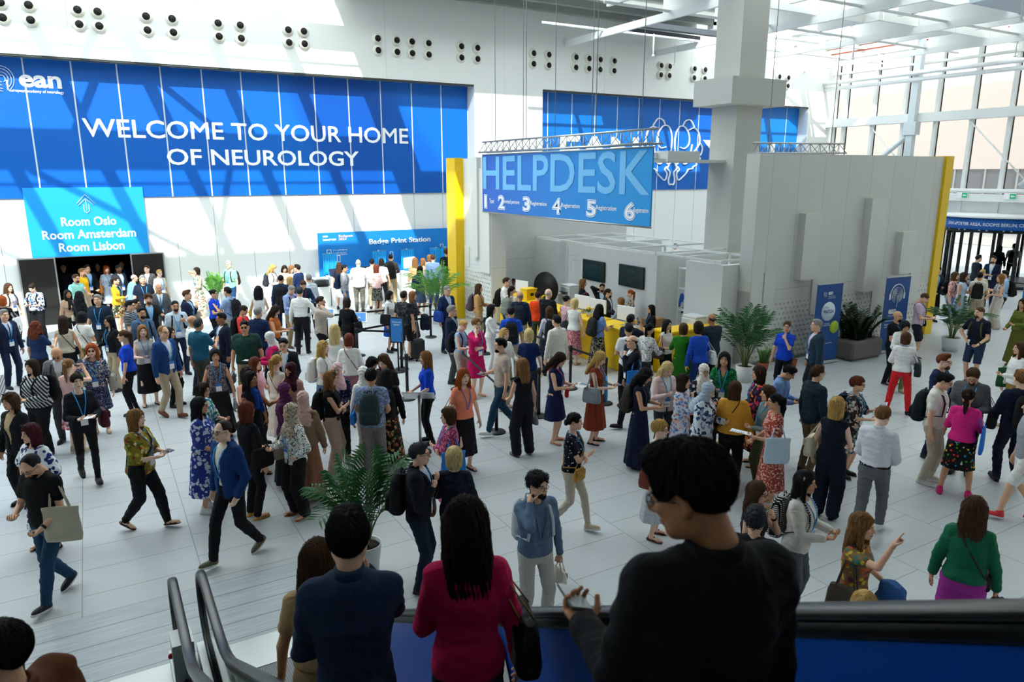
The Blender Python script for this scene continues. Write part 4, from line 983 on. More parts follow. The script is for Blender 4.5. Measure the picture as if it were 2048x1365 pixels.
def np_mesh(name, V, F, mi=None):
    me = bpy.data.meshes.new(name); n, q = len(V), len(F)
    me.vertices.add(n); me.loops.add(q * 4); me.polygons.add(q)
    me.vertices.foreach_set('co', np.asarray(V, np.float32).ravel()); me.loops.foreach_set('vertex_index', np.asarray(F, np.int32).ravel())
    me.polygons.foreach_set('loop_start', np.arange(0, q * 4, 4, dtype=np.int32)); me.polygons.foreach_set('use_smooth', np.ones(q, bool))
    if mi is not None: me.polygons.foreach_set('material_index', np.asarray(mi, np.int32))
    me.update(calc_edges=True); me.validate()
    return me
def vnoise(V, fr, ph=0.):
    x, y, z = (V * fr).T
    return (np.sin(x * 1.7 + 1.3 * np.sin(y * 1.1 + ph) + ph) + np.sin(y * 2.1 + 1.7 * np.sin(z * .9 + ph * 2)) + np.sin(z * 1.9 + 1.1 * np.sin(x * 1.3 - ph))) / 3
# ---------------------------------------------------------------- head, hand, foot, hair patterns (cached by level of detail)
VOX = {0: .0042, 1: .0072, 2: .0105}
_T = {}
def head_t(lod, fem, shut):
    k = ('head', lod, fem, shut)
    if k in _T: return _T[k]
    F = Field((-.1, -.14, -.2), (.1, .13, .13), VOX[lod] * .85); w = .95 if fem else 1.
    F.ell((0, .015, .03), (.076 * w, .095, .088)).ell((0, -.018, -.035), (.062 * w, .07, .083), .03).ell((0, -.064, -.095), (.026 * w, .024, .022), .03)
    for s in (-1, 1): F.ell((s * .055 * w, -.01, -.06), (.018, .04, .035), .03).ell((s * .04, -.056, -.02), (.024, .026, .02), .02)
    F.ell((0, -.074, .027), (.052, .018, .012), .02)
    for s in (-1, 1): F.ell((s * .031, -.099, .003), (.018, .02, .012), .012, True)
    F.cone((0, -.084, .014), (0, -.108, -.026), .008, .0125 if fem else .0145, .012)
    for s in (-1, 1): F.ell((s * .012, -.094, -.033), (.009, .012, .008), .008)
    F.ell((0, -.084, -.060), (.024, .013, .0065), .006).ell((0, -.082, -.071), (.02, .013, .007), .006)
    for s in (-1, 1): F.ell((s * .079 * w, .012, -.01), (.009, .019, .032), .008).ell((s * .086 * w, .004, -.008), (.006, .009, .018), .006, True)
    F.cone((0, .025, -.06), (0, .035, -.17), .05 * w, .054 * (.9 if fem else 1.05), .03)
    V, Q = F.mesh(); c = V[Q].mean(1); mi = np.zeros(len(Q), int); x, y, z = c.T
    mi[(np.abs(x) < .026) & (y < -.082) & (np.abs(z + .0655) < .011)] = 1
    mi[(np.abs(np.abs(x) - .033) < .02) & (y < -.062) & (np.abs(z - .0265 + np.maximum(np.abs(x) - .036, 0) * .35) < .0055)] = 2
    Vs, Qs, Ms = [V], [Q], [mi]; n = len(V)
    for s in (-1, 1):
        for r, cy, m in ((.0108, -.0758, 3), (.0074, -.0802, 4)):
            if shut: r, cy, m = .012, -.0745, 0
            if shut and m == 4: continue
            u = np.linspace(0, np.pi, 7); t = np.linspace(0, 2 * np.pi, 9)[:-1]
            S = np.array([(s * .031 + r * np.sin(a) * np.cos(b), cy - r * np.cos(a) * .9, .001 + r * (.58 if m == 3 else .72) * np.sin(a) * np.sin(b)) for a in u for b in t])
            q = np.array([(i * 8 + j, i * 8 + (j + 1) % 8, i * 8 + 8 + (j + 1) % 8, i * 8 + 8 + j) for i in range(6) for j in range(8)])
            Vs.append(S); Qs.append(q + n); Ms.append(np.full(len(q), m)); n += len(S)
        L = np.array([(s * (.031 + .0145 * math.cos(a)), -.0805 - (.004 - .006 * abs(math.cos(a))) - dy, (.006 if not shut else -.004) + (.007 if not shut else -.004) * math.sin(a) + dz) for dy, dz in ((0, 0), (.001, .0025)) for a in np.linspace(.2, 2.94, 7)])
        q = np.array([(i, i + 1, 7 + i + 1, 7 + i) for i in range(6)]); Vs.append(L); Qs.append(q + n); Ms.append(np.full(6, 5)); n += len(L)
    _T[k] = (np.concatenate(Vs), np.concatenate(Qs), np.concatenate(Ms)); return _T[k]
def hand_t(lod, pose):
    """wrist at origin, fingers along -z, palm facing -y... thumb towards +x"""
    k = ('hand', lod, pose)
    if k in _T: return _T[k]
    curl = {'relax': (.25, .35, .3), 'hold': (.75, .8, .55), 'fist': (1.35, 1.5, 1.0), 'flat': (.08, .1, .08), 'point': (1.3, 1.4, .9)}[pose]
    F = Field((-.09, -.11, -.21), (.1, .07, .04), {0: .0036, 1: .0062, 2: .0075}[lod])
    F.cone((0, 0, .03), (0, 0, -.01), .027, .026).ell((0, 0, -.05), (.041, .017, .052), .02).ell((.027, -.008, -.035), (.018, .016, .03), .015)
    for i, (x, L) in enumerate(((.03, .074), (.01, .082), (-.011, .076), (-.031, .06))):
        p = np.array((x, 0, -.088 + abs(i - 1) * .006)); a = 0; sp = (x * 1.2)
        cs = curl if not (pose == 'point' and i == 0) else (.05, .08, .05)
        for j, (f, r) in enumerate(((.46, .0092), (.3, .0084), (.24, .0074))):
            a += cs[j] * (1 + .08 * i); d = np.array((sp * (1 if j == 0 else .4), -math.sin(a), -math.cos(a))); d /= np.linalg.norm(d); e = p + d * L * f
            F.cone(p, e, r, r * .92, .004 if j == 0 else 0); p = e
    a = .9; p = np.array((.03, -.008, -.02)); th = {'fist': ((.5, -.45, -.75), (-.35, -.6, -.7)), 'hold': ((.55, -.6, -.6), (.05, -.7, -.7))}.get(pose, ((.75, -.3, -.6), (.4, -.3, -.87)))
    for d, L, r in ((th[0], .045, .0115), (th[1], .034, .0095)):
        d = np.array(d) / np.linalg.norm(d); e = p + d * L; F.cone(p, e, r, r * .9, .006); p = e
    V, Q = F.mesh(); _T[k] = (V, Q); return _T[k]
def foot_t(lod, kind):
    k = ('foot', lod, kind)
    if k in _T: return _T[k]
    v = {0: .008, 1: .0085, 2: .012}[lod]; F = Field((-.07, -.22, -.01), (.07, .1, .14), v)
    if kind == 'skin':
        F.cone((0, .02, .1), (0, .02, .06), .034, .036).ell((0, .03, .035), (.031, .04, .032), .02).ell((0, -.06, .032), (.036, .1, .024), .03)
        for i, x in enumerate((.024, .006, -.008, -.02, -.03)): F.cone((x, -.13 + .01 * i, .016), (x, -.165 + .016 * i, .012), .012 - .001 * i, .010 - .001 * i, .006)
    elif kind == 'sandal':
        F.loft([(.0, .042, .138, -.045), (.022, .042, .138, -.045)])
        for y, h in ((-.095, .052), (-.045, .07), (.045, .085)):
            F.add((-.06, y - .014, 0), (.06, y + .014, h + .02), lambda X, Y, Z, y=y, h=h: np.maximum(np.maximum(np.sqrt((X / .041) ** 2 + (Z / h) ** 2) * .04 - .0405, np.abs(Y - y) - .012), -Z))
    else:
        ht = {'sneak': .02, 'shoe': .01, 'heel': .01}[kind]
        F.cone((0, .02, .105), (0, .02, .07), .042, .046).ell((0, .03, .05), (.04, .05, .045), .02).ell((0, -.055, .038), (.045, .118 if kind != 'heel' else .11, .035), .035)
        F.loft([(0, .044, .138, -.045), (ht + .008, .044, .138, -.045)], .01)
        F.add((-.1, -.3, -.1), (.1, .2, 0), lambda X, Y, Z: Z + 0 * X + 0 * Y, 0, True)
    V, Q = F.mesh(); V[:, 2] = np.maximum(V[:, 2], 0); z = V[Q].mean(1)[:, 2]
    mi = (z < {'sneak': .03, 'shoe': .012}.get(kind, -1)).astype(int); _T[k] = (V, Q, mi); return _T[k]
def hair_t(style, lod):
    k = ('hair', style, lod)
    if k in _T: return _T[k]
    v = {0: .006, 1: .0085, 2: .011}[lod]; F = Field((-.25, -.2, -.5), (.25, .3, .2), v)
    cap = lambda t, dz=0.: F.ell((0, .017, .03 + dz), (.076 + t, .095 + t, .088 + t))
    def face(r=(.078, .095, .1), c=(0, -.115, -.03), kk=.01): F.ell(c, r, kk, True)
    def below(z, y=.03, slope=.9):   # clear everything below a line that drops towards the nape
        F.add((-.3, -.25, -.5), (.3, .35, .05), lambda X, Y, Z: (Z - z + slope * np.clip(Y - y, -.03, .09)) + 0 * X, .008, True)
    wav = 0; fr = 1
    if style == 'short': cap(.012); F.ell((0, -.02, .1), (.06, .06, .032), .025); face((.08, .097, .103), (0, -.115, -.022), .026); below(-.005); wav = .003
    elif style == 'buzz': cap(.006); face((.08, .09, .1)); below(-.005)
    elif style == 'quiff': cap(.012); F.ell((.01, -.035, .112), (.055, .05, .03), .025); face((.08, .097, .103), (0, -.115, -.022), .022); below(-.005); wav = .004
    elif style == 'swept': cap(.017, .004); F.ell((0, -.03, .105), (.066, .066, .03), .025); face((.085, .1, .108), (0, -.118, -.022), .022); below(-.01, .03, .75); wav = .004
    elif style == 'curly': cap(.024, .01); F.ell((0, -.03, .105), (.07, .075, .04), .02); face((.078, .092, .1), (0, -.115, -.025), .015); below(-.01); wav = .009
    elif style == 'thin': cap(.009); face((.085, .125, .15), (0, -.115, -.0)); below(0.)
    elif style == 'bald': cap(.008); F.add((-.2, -.2, .03), (.2, .2, .2), lambda X, Y, Z: .045 - Z - .25 * np.clip(Y, 0, .1) + 0 * X, .01, True); face((.1, .13, .14), (0, -.12, .0)); below(-.005)
    elif style in ('bob', 'lob', 'curlybob'):
        z = -.13 if style != 'lob' else -.2; cap(.02, .005); F.loft([(z, .085, .07, .04), (z + .04, .1, .09, .03), (0, .102, .1, .028), (.06, .085, .09, .02)], .03); face((.074, .125, .135), (0, -.128, -.065)); F.ell((0, .0, -.16), (.062, .1, .13), .01, True); wav = .004 if style != 'curlybob' else .012
    elif style in ('long', 'wavy', 'curlylong'):
        cap(.019, .005); w = {'long': 0, 'wavy': .012, 'curlylong': .035}[style]; zb = -.4 if style != 'curlylong' else -.3
        F.loft([(zb, .075 + w, .028, .105), (zb + .12, .1 + w, .042 + w * .5, .1), (-.12, .105 + w, .06 + w * .6, .075), (-.02, .1 + w * .8, .085, .045), (.05, .085, .09, .02)], .03); 
        for s in (-1, 1): F.cone((s * .078, -.01, .02), (s * .09, -.02, -.2), .03 + w * .4, .022 + w * .5, .02)
        face((.072, .125, .13), (0, -.125, -.05)); F.ell((0, -.03, -.2), (.07, .1, .14), .01, True); wav = {'long': .004, 'wavy': .009, 'curlylong': .015}[style]
    elif style == 'pony': cap(.011); face((.074, .1, .105)); below(-.015, .03, .7); F.cone((0, .1, .05), (0, .145, .03), .022, .03, .01); F.cone((0, .145, .03), (0, .14, -.1), .03, .034, .01); F.cone((0, .14, -.1), (0, .13, -.3), .034, .014, .02); wav = .005
    elif style in ('bun', 'lowbun'): cap(.012); face((.074, .1, .105)); below(-.015, .03, .7); F.ell((0, .125, .06 if style == 'bun' else -.03), (.042, .036, .042), .01); wav = .004
    elif style == 'updo': cap(.02, .01); face((.074, .1, .105)); below(-.015, .03, .7); F.ell((0, .09, .02), (.06, .05, .07), .03); wav = .008
    elif style == 'beard': F.ell((0, -.018, -.045), (.067, .075, .08)).ell((0, -.067, -.1), (.034, .03, .028), .03).ell((0, -.09, -.05), (.03, .014, .008), .01); F.add((-.2, -.2, -.04), (.2, .2, .2), lambda X, Y, Z: -.052 - Z - np.clip(np.abs(X) - .03, 0, .04) * .9 + 0 * Y, .006, True); F.ell((0, -.1, -.066), (.024, .03, .011), .004, True); F.add((-.2, .02, -.3), (.2, .2, .2), lambda X, Y, Z: .022 - Y + 0 * X + 0 * Z, .0, True)
    elif style == 'hijab':
        cap(.016, .004); F.ell((0, -.005, -.05), (.085, .095, .105), .03); F.loft([(-.4, .17, .15, .02), (-.32, .185, .155, .02), (-.24, .165, .14, .02), (-.17, .115, .11, .015), (-.12, .09, .095, .01), (-.08, .082, .088, .005)], .03, fold=7, amp=.12, z0f=-.12); F.ell((0, -.13, -.03), (.058, .075, .088), .01, True); wav = .004; fr = .5
    if style in ('short', 'buzz', 'quiff', 'swept', 'curly', 'thin', 'bald', 'pony', 'bun', 'lowbun'):
        for q in (-1, 1): F.ell((q * .09, .004, -.012), (.036, .03, .042), .006, True)
    V, Q = F.mesh()
    if wav:
        if style in ('curly', 'curlybob', 'curlylong'): d = vnoise(V, 95, 1.) * wav
        elif style == 'hijab': d = np.sin(V[:, 2] * 90 + V[:, 0] * 60 + 3 * np.sin(V[:, 1] * 25)) * wav
        else: d = (np.sin(np.arctan2(V[:, 1] - .02, V[:, 0]) * 38 + 3 * np.sin(V[:, 2] * 22)) + .6 * np.sin(np.arctan2(V[:, 1] - .02, V[:, 0]) * 17 + V[:, 2] * 30)) * wav * .5
        c = np.array((0, .02, -.02)); n = (V - c) * np.array((1, 1, .4)); n /= np.linalg.norm(n, axis=1)[:, None] + 1e-6; V = V + n * d[:, None]
        if style not in ('hijab', 'none', 'buzz', 'beard') and lod < 2: V, Q = strands(V, Q, style, lod)
    _T[k] = (V, Q); return _T[k]
def strands(V, Q, style, lod):
    """locks of hair lying on the hair surface, part of the same mesh"""
    from mathutils.kdtree import KDTree
    c = V[Q]; fn = np.cross(c[:, 2] - c[:, 0], c[:, 3] - c[:, 1]); N = np.zeros_like(V)
    for i in range(4): np.add.at(N, Q[:, i], fn)
    N /= np.linalg.norm(N, axis=1)[:, None] + 1e-9
    kd = KDTree(len(V)); [kd.insert(p, i) for i, p in enumerate(V)]; kd.balance()
    rs = np.random.RandomState(len(style) + 3); longh = style in ('long', 'wavy', 'curlylong', 'bob', 'lob', 'curlybob', 'pony')
    n = {0: 1500, 1: 260}[lod]; st = (.011 if longh else .0075) * (1 if lod == 0 else 1.5); k = 9 if lod == 0 else 5; crown = np.array((.01, .045, .12)); curl = .9 if style.startswith('curly') else .25
    P = V[rs.randint(len(V), size=n)]; out = [V]; fo = [Q]; b = len(V); w0 = .0016 if lod == 0 else .003
    for p in P:
        path = []; ph = rs.rand() * 6; u = None; lift = rs.uniform(.0005, .004 if lod == 0 else .006) * (2 if style.startswith('curly') else 1)
        for j in range(k):
            q, i, _ = kd.find(p); nn = N[i]; d = np.array((0, .25, -1.)) if (longh and p[2] < .09) else (p - crown) * (1, 1, 1.2) + (0, .0, -.02)
            d = d / (np.linalg.norm(d) + 1e-9) + curl * np.array((math.sin(ph + j * 1.3), math.cos(ph + j * 1.1), .3 * math.sin(ph * 2 + j))) * (.5 if not style.startswith('curly') else 1)
            d -= nn * (d @ nn); d /= np.linalg.norm(d) + 1e-9
            path.append((np.array(q) * .5 + p * .5 + nn * lift, nn, d)); p = p + d * st * (1 if not style.startswith('curly') else .7)
        vv = []
        for j, (q, nn, d) in enumerate(path):
            sd = np.cross(d, nn); w = w0 * (1 - (j / (k - 1)) ** 2 * .85) * 1.3; vv += [q + sd * w, q - sd * w, q + nn * w * .8]
        out.append(np.array(vv)); fo.append(np.array([(b + j * 3 + a, b + j * 3 + (a + 1) % 3, b + j * 3 + 3 + (a + 1) % 3, b + j * 3 + 3 + a) for j in range(k - 1) for a in range(3)])); b += 3 * k
    return np.concatenate(out), np.concatenate(fo)
# ---------------------------------------------------------------- poses
ARM = {   # wrist target (x outward, y forward negative, z), hand pose, elbow pole (x out, y, z), palm-facing vector (x inward positive)
    'scroll': ((.235, -.3, 1.1), 'hold', (.12, .35, -1), (.3, .25, 1)), 'dn2': ((.225, -.05, .84), 'relax', (.25, .6, 0), (1, 0, 0)),
    'dn': ((.27, -.04, .84), 'relax', (.4, .5, 0), (1, 0, 0)), 'hold': ((.10, -.29, 1.12), 'hold', (.55, .35, -1), (0, .3, 1)), 'low': ((.16, -.24, .98), 'hold', (.5, .6, -.8), (.5, .2, 1)),
    'phone': ((.115, -.10, 1.50), 'hold', (.5, -.75, -1), (1, .3, 0)), 'read': ((.11, -.27, 1.22), 'hold', (.6, .1, -1), (.3, .9, .3)), 'cross': ((-.1, -.2, 1.15), 'relax', (.7, .0, -.8), (0, 1, .2)),
    'hip': ((.17, -.07, 1.0), 'fist', (1, .35, 0), (1, .2, 0)), 'pock': ((.2, -.06, .89), 'relax', (.6, .6, 0), (1, 0, 0)), 'strap': ((.14, -.17, 1.3), 'fist', (.5, .1, -1), (.3, 1, 0)), 'face': ((.05, -.17, 1.4), 'fist', (.5, -.2, -1), (.2, 1, 0)),
    'up': ((.22, -.33, 1.66), 'point', (.6, -.2, -1), (.2, -1, 0)), 'point': ((.2, -.46, 1.3), 'point', (.5, .2, -1), (.4, 0, -1)), 'desk': ((.17, -.34, 1.08), 'relax', (.6, .3, -.8), (0, 0, -1)), 'photo': ((.07, -.33, 1.5), 'hold', (.6, 0, -1), (.4, 1, 0)),
    'back': ((.1, .16, .95), 'relax', (.8, .5, 0), (0, -1, 0)), 'swb': ((.27, .13, .87), 'relax', (.3, .8, 0), (1, 0, 0)), 'swf': ((.25, -.17, .88), 'relax', (.4, .6, 0), (1, 0, 0)), 'bag': ((.25, -.05, .86), 'fist', (.4, .6, 0), (1, 0, 0)), 'carry': ((.17, -.22, 1.05), 'fist', (.7, .4, -.8), (.5, .3, .8)), 'hair': ((.09, .0, 1.56), 'relax', (1, -.2, -.6), (1, .2, 0)), 'talk': ((.18, -.3, 1.25), 'flat', (.6, .2, -1), (.4, .3, .8))}
def ik(a, b, l1, l2, pole):
    a, b, pole = (np.array(q, float) for q in (a, b, pole)); d = b - a; D = min(np.linalg.norm(d), (l1 + l2) * .995); D = max(D, abs(l1 - l2) + .05); u = d / (np.linalg.norm(d) + 1e-9); b = a + u * D
    x = (l1 * l1 - l2 * l2 + D * D) / (2 * D); h = math.sqrt(max(l1 * l1 - x * x, 0)); p = pole - u * (pole @ u); p /= np.linalg.norm(p) + 1e-9
    return a + u * x + p * h, b
SKIN = ['#efc7ae', '#e3b294', '#cf9a77', '#ab7450', '#6d442e', '#4a2e20']
TOR = {'m': [(.84, .1, .1, .01), (.9, .16, .112, .012), (.98, .166, .115, .01), (1.08, .15, .103, .0), (1.18, .156, .108, -.004), (1.3, .178, .118, -.004), (1.38, .18, .105, .004), (1.435, .14, .082, .012), (1.49, .062, .06, .02)],
       'f': [(.84, .1, .1, .01), (.9, .166, .12, .016), (.97, .165, .118, .012), (1.08, .132, .094, .0), (1.17, .138, .1, -.006), (1.26, .152, .122, -.014), (1.34, .152, .105, -.004), (1.41, .122, .076, .01), (1.47, .054, .052, .018)]}
NP = 0
def person(x, y, rot, ht, sex, skin, hair, top, bot, shoe, aL, aR, opt, label, z0=0., lod=2):
    """hair 'style:#col'; top 'kind:cloth[:inner cloth]'; bot 'kind:cloth'; opt: comma list of options"""
    global NP; NP += 1
    O = {}
    for q in opt.split(','):
        if q: a, _, v_ = q.partition('='); O[a] = v_ or '1'
    g = 'f' if sex[0] == 'f' else 'm'; fat = float(O.get('fat', 1)); lean = float(O.get('lean', 0)); sh = math.tan(R(lean)); rs = random.Random(NP * 13 + 5)
    S = ht / 1.75; v = {0: .009, 1: .0145, 2: .02}[lod] / S ** 0
    hipz = .93
    def L(p): p = np.array(p, float); p[1] -= sh * max(p[2] - hipz, 0); return p
    def fatten(T, o=0., ob=None): return [(r[0], (r[1] * (1 + (fat - 1) * (1. if r[0] < 1.4 else .4))) + o, (r[2] * (1 + (fat - 1) * (1.25 if r[0] < 1.4 else .4))) + (o if ob is None else ob), r[3] - sh * max(r[0] - hipz, 0) - (fat - 1) * .03) for r in T]
    # legs
    hw = .092 if g == 'm' else .088; st = float(O.get('walk', 0)); ft = []
    lead = 1 if O.get('lead', 'l') == 'l' else -1
    spread = float(O.get('sp', rs.uniform(.095, .13)))
    for s in (1, -1):
        dy = rs.uniform(-.03, .03); zf = 0.; pit = 0.
        if st: dy = -st / 2 if s == lead else st / 2; zf = 0. if s == lead else .05 * st / .6; pit = -.15 if s == lead else .55 * st / .6
        if st and s == lead: zf += .012
        sx = spread if not st else .06
        hip = np.array((s * hw, .01, hipz)); ank = np.array((s * sx, dy + (.02 if pit <= 0 else .0), .085 + zf + (.02 if pit > 0 else 0)))
        kn, ank = ik(hip, ank, .44, .425, (s * .12, -1, 0)); ft.append((s, hip, kn, ank, pit, s * rs.uniform(.1, .3) if not st else 0))
    # arms
    sw = (.178 if g == 'm' else .158) * (1 + (fat - 1) * .35); arms = []
    for s, nm in ((1, aL), (-1, aR)):
        tgt, hp, pole, pn = ARM[nm]; tk_ = O.get('tl' if s > 0 else 'tr'); tgt = tuple(float(q) for q in tk_.split('/')) if tk_ else tgt; shd = L((s * sw, .008, 1.405 if g == 'm' else 1.385)); w = L((s * (tgt[0] + (.02 if tgt[0] > .15 else 0) * (fat - 1) * 8), tgt[1] - (.02 if g == 'f' else 0), tgt[2]))
        if O.get('reach') and nm in ('desk',): w[1] -= .08
        e, w = ik(shd, w, .30, .255, (s * pole[0], pole[1], pole[2])); arms.append((s, shd, e, w, hp, (-s * pn[0], pn[1], pn[2])))
    hy, hp_ = R(float(O.get('hy', 0))), R(float(O.get('hp', 0)))
    hc = L((0, -.028 if g == 'm' else -.024, 1.638 if g == 'm' else 1.635)); hs = 1. if g == 'm' else .97
    Hm = np.array(Matrix.Rotation(hy, 3, 'Z') @ Matrix.Rotation(hp_, 3, 'X')); piv = hc + np.array((0, .03, -.1))
    def headx(V): return (V * hs) @ Hm.T + (piv + Hm @ (hc - piv))
    ex_ = max([abs(w[0]) for q in arms for w in (q[2], q[3])] + [.3]) + .12; mny = min([min(q[2][1], q[3][1]) for q in arms] + [k[2][1] for k in ft] + [k[3][1] for k in ft] + [-.16, hc[1] - .05]) - .14; mxy = max([max(q[2][1], q[3][1]) for q in arms] + [k[3][1] for k in ft] + [.15]) + .14
    lo, hi = (-ex_, mny, 0), (ex_, mxy, 1.6 + .15 * any(q[3][2] > 1.5 for q in arms))
    al = .92 if g == 'f' else 1.; lg = 1 + (fat - 1) * .8
    # ---- skin body: one mesh
    F = Field(lo, hi, v); T = TOR[g]
    F.loft(fatten(T, -.004), 0)
    cl = .8 if bot.split(':')[0] in ('trousers', 'slim', 'wide', 'capri', 'maxi', 'maxidress') else 1.
    long_sl = top.split(':')[0] in ('shirt', 'blouse', 'sweater', 'blazer', 'jacket', 'cardi', 'coat') and 'sl' not in O; ca = .82 if long_sl else 1.
    for s, hip, kn, ank, pit, yw in ft: F.cone(hip, kn, .08 * cl * lg, .05 * cl * lg, .03); F.cone(kn * .8 + ank * .2 + (0, .008, 0), kn * .45 + ank * .55, .05 * cl * lg, .044 * cl * lg, .03); F.cone(kn, ank, .048 * cl * lg, .034, .02)
    for s, shd, e, w, hpz, pn in arms: F.cone(shd - (s * .01, 0, .01), e, .047 * ca * al * lg, .037 * ca * al * lg, .03); F.cone(e, w, .038 * ca * al * lg, .0255 * al, .012)
    F.cone(L((0, .015, 1.42)), piv, .055 * al, .05 * al, .03)
    V, Q = F.mesh(); PV, PQ, PM = [V], [Q], [np.zeros(len(Q), int)]; n = len(V)
    def app(V_, Q_, M_):
        nonlocal n
        PV.append(V_); PQ.append(Q_ + n); PM.append(M_ if hasattr(M_, '__len__') else np.full(len(Q_), M_)); n += len(V_)
    hv, hq, hm_ = head_t(lod, g == 'f', 'shut' in O); app(headx(hv), hq, hm_)
    for s, shd, e, w, hpz, pn in arms:
        V_, Q_ = hand_t(lod, hpz); d = (w - e) / np.linalg.norm(w - e)
        if hpz in ('hold', 'relax') and d[2] > .3 and abs(d[0]) < .8 and O.get('ph') is None and hpz == 'relax': pass
        pnv = np.array(pn, float); pnv -= d * (pnv @ d)
        if np.linalg.norm(pnv) < .1: pnv = np.array((0, 0, 1.)) - d * d[2]
        pnv /= np.linalg.norm(pnv); xx = np.cross(pnv, d)   # thumb side
        B = np.stack([-xx * 1., -pnv, -d], 1)   # local x thumb, local -y palm, local -z fingers
        if np.linalg.det(B) < 0: B[:, 0] *= -1
        mir = (s < 0)
        Vl = V_ * np.array((-1 if not mir else 1, 1, 1)); Q2 = Q_ if mir else Q_[:, ::-1]
        app((Vl * (1 if g == 'm' else .92)) @ B.T + w - d * .005, Q2, 0)
    bare = shoe.split(':')[0] in ('sandal', 'heel')
    if bare:
        V_, Q_, _m = foot_t(lod, 'skin')
        for s, hip, kn, ank, pit, yw in ft:
            M = np.array(Matrix.Rotation(yw, 3, 'Z') @ Matrix.Rotation(pit, 3, 'X')); app((V_ * (-s, 1, 1) * .95 + (0, -.02, -.085)) @ M.T + ank + (0, 0, .012), Q_ if s < 0 else Q_[:, ::-1], 0)
    me = np_mesh('person', np.concatenate(PV), np.concatenate(PQ), np.concatenate(PM))
    hst, _, hcol = hair.partition(':'); hcol = hcol or '#1c1512'
    brow = hcol if hst != 'hijab' and lin(hcol)[0] < .4 else '#4a382c'
    sk = mat('skin', SKIN[int(skin)], .55, spec=.35, bump=.03, bscale=90)
    root = link('person', me, [sk, mat('lips', ['#c07a70', '#b86f64', '#a9635a', '#8d5048', '#5c332c', '#46261f'][int(skin)], .5), mat('brow hair', brow, .8), mat('eye white', '#e9e6e1', .3), mat('iris', '#2c2018', .2), mat('lashes', '#1a1412', .6)])
    root.location = (x, y, z0); root.rotation_euler = (0, 0, rot); root.scale = (S, S, S)
    lb = label.replace('|', ''); tag(root, lb, 'person', 'people in the entrance hall')
    # ---- hair or scarf
    if hst != 'none':
        hk = ('hairmesh', hst, lod)
        hv, hq = hair_t(hst, lod)
        nm = 'headscarf' if hst == 'hijab' else 'hair'
        o = link(nm, np_mesh(nm, headx(hv), hq), cloth(hcol) if hst == 'hijab' else hairmat(hcol), root)
    if 'beard' in O: hv, hq = hair_t('beard', lod); link('beard', np_mesh('beard', headx(hv), hq), hairmat(O['beard'] if O['beard'] != '1' else hcol), root)
    # ---- lower garment
    bk, _, bc = bot.partition(':'); tk = top.split(':'); tkind, tcol = tk[0], tk[1]; inner = tk[2] if len(tk) > 2 else None
    def finish(F, nm, c, wr=.004, rough=.85):
        V, Q = F.mesh()
        if not len(V): return None
        if wr: V = V + np.stack([vnoise(V * (1, 1, 1.6), 21, NP), vnoise(V * (1, 1, 1.6), 23, NP + 2), 0 * V[:, 0]], 1) * wr + np.stack([vnoise(V * (.7, .7, 1.3), 47, NP + 1), vnoise(V * (.7, .7, 1.3), 43, NP + 3), 0 * V[:, 0]], 1) * wr * .45
        return link(nm, np_mesh(nm, V, Q), cloth(c, rough), root)
    skirtlen = {'skirt': .48, 'mini': .56, 'midi': .3, 'maxi': .1, 'dress': .47, 'mididress': .3, 'maxidress': .08}
    if bk in ('trousers', 'slim', 'wide', 'shorts', 'capri'):
        F = Field(lo, hi, v); ww = {'trousers': 0, 'slim': -.012, 'wide': .03, 'shorts': .008, 'capri': 0}[bk]
        F.loft(fatten([r for r in TOR[g] if r[0] < 1.06] + [(1.03, .155 if g == 'm' else .148, .108, .003)] if False else [(.82, .12, .1, .012), (.9, TOR[g][1][1], TOR[g][1][2], .012), (.98, TOR[g][2][1], TOR[g][2][2], .01), (1.03, TOR[g][2][1] * .95, TOR[g][2][2] * .95, .005)], .008))
        for s, hip, kn, ank, pit, yw in ft:
            F.cone(hip - (0, 0, .02), kn, .094 * lg + ww * .5, .07 * lg + ww, .035)
            if bk == 'shorts': continue
            e = ank + (0, .005, .0) if bk != 'capri' else kn * .4 + ank * .6
            F.cone(kn, kn * .6 + e * .4, .07 * lg + ww, .066 * lg + ww, .012); F.cone(kn * .6 + e * .4, e, .066 * lg + ww, .054 + ww * 1.1, .012)
        if bk == 'shorts':
            for s, hip, kn, ank, pit, yw in ft:
                q = kn + (kn - hip) * .01; d = (kn - hip) / np.linalg.norm(kn - hip); lim = kn - d * .02
                F.add(lim - .25, lim + .25, lambda X, Y, Z, d=d, lim=lim, s=s: np.maximum(-((X - lim[0]) * d[0] + (Y - lim[1]) * d[1] + (Z - lim[2]) * d[2]), np.where(X * s > -.02, -1., 1.)), 0, True)
        else:
            F.add((-1, -1, 0), (1, 1, .06), lambda X, Y, Z: Z - .035 + 0 * X + 0 * Y, 0, True)
        finish(F, 'shorts' if bk == 'shorts' else 'trousers', bc, .005)
    def skirt(F, zb, o, flare, fold=9, amp=.06):
        wz = 1.05; wa = 1 + (fat - 1); h = wz - zb
        cy = float(np.mean([q[3][1] for q in ft])) * min(1, h)
        F.loft([(zb, (.175 + flare * h) * wa, (.135 + flare * h * .9) * wa + abs(st) * .18 * h, .01), (.74, (.18 + flare * .2) * wa, (.135 + flare * .2) * wa, .012), (.92, .18 * wa, .13 * wa, .012), (wz, .142 * wa, .105 * wa, .004)], .02, fold=fold, amp=amp, ph=rs.uniform(0, 6), z0f=.98, ex=2.1)
    if bk in ('skirt', 'midi', 'maxi', 'mini'):
        F = Field(lo, hi, v); skirt(F, skirtlen[bk], 0, {'skirt': .1, 'mini': .08, 'midi': .08, 'maxi': .11}[bk] * float(O.get('fl', 1))); finish(F, 'skirt', bc, .003)
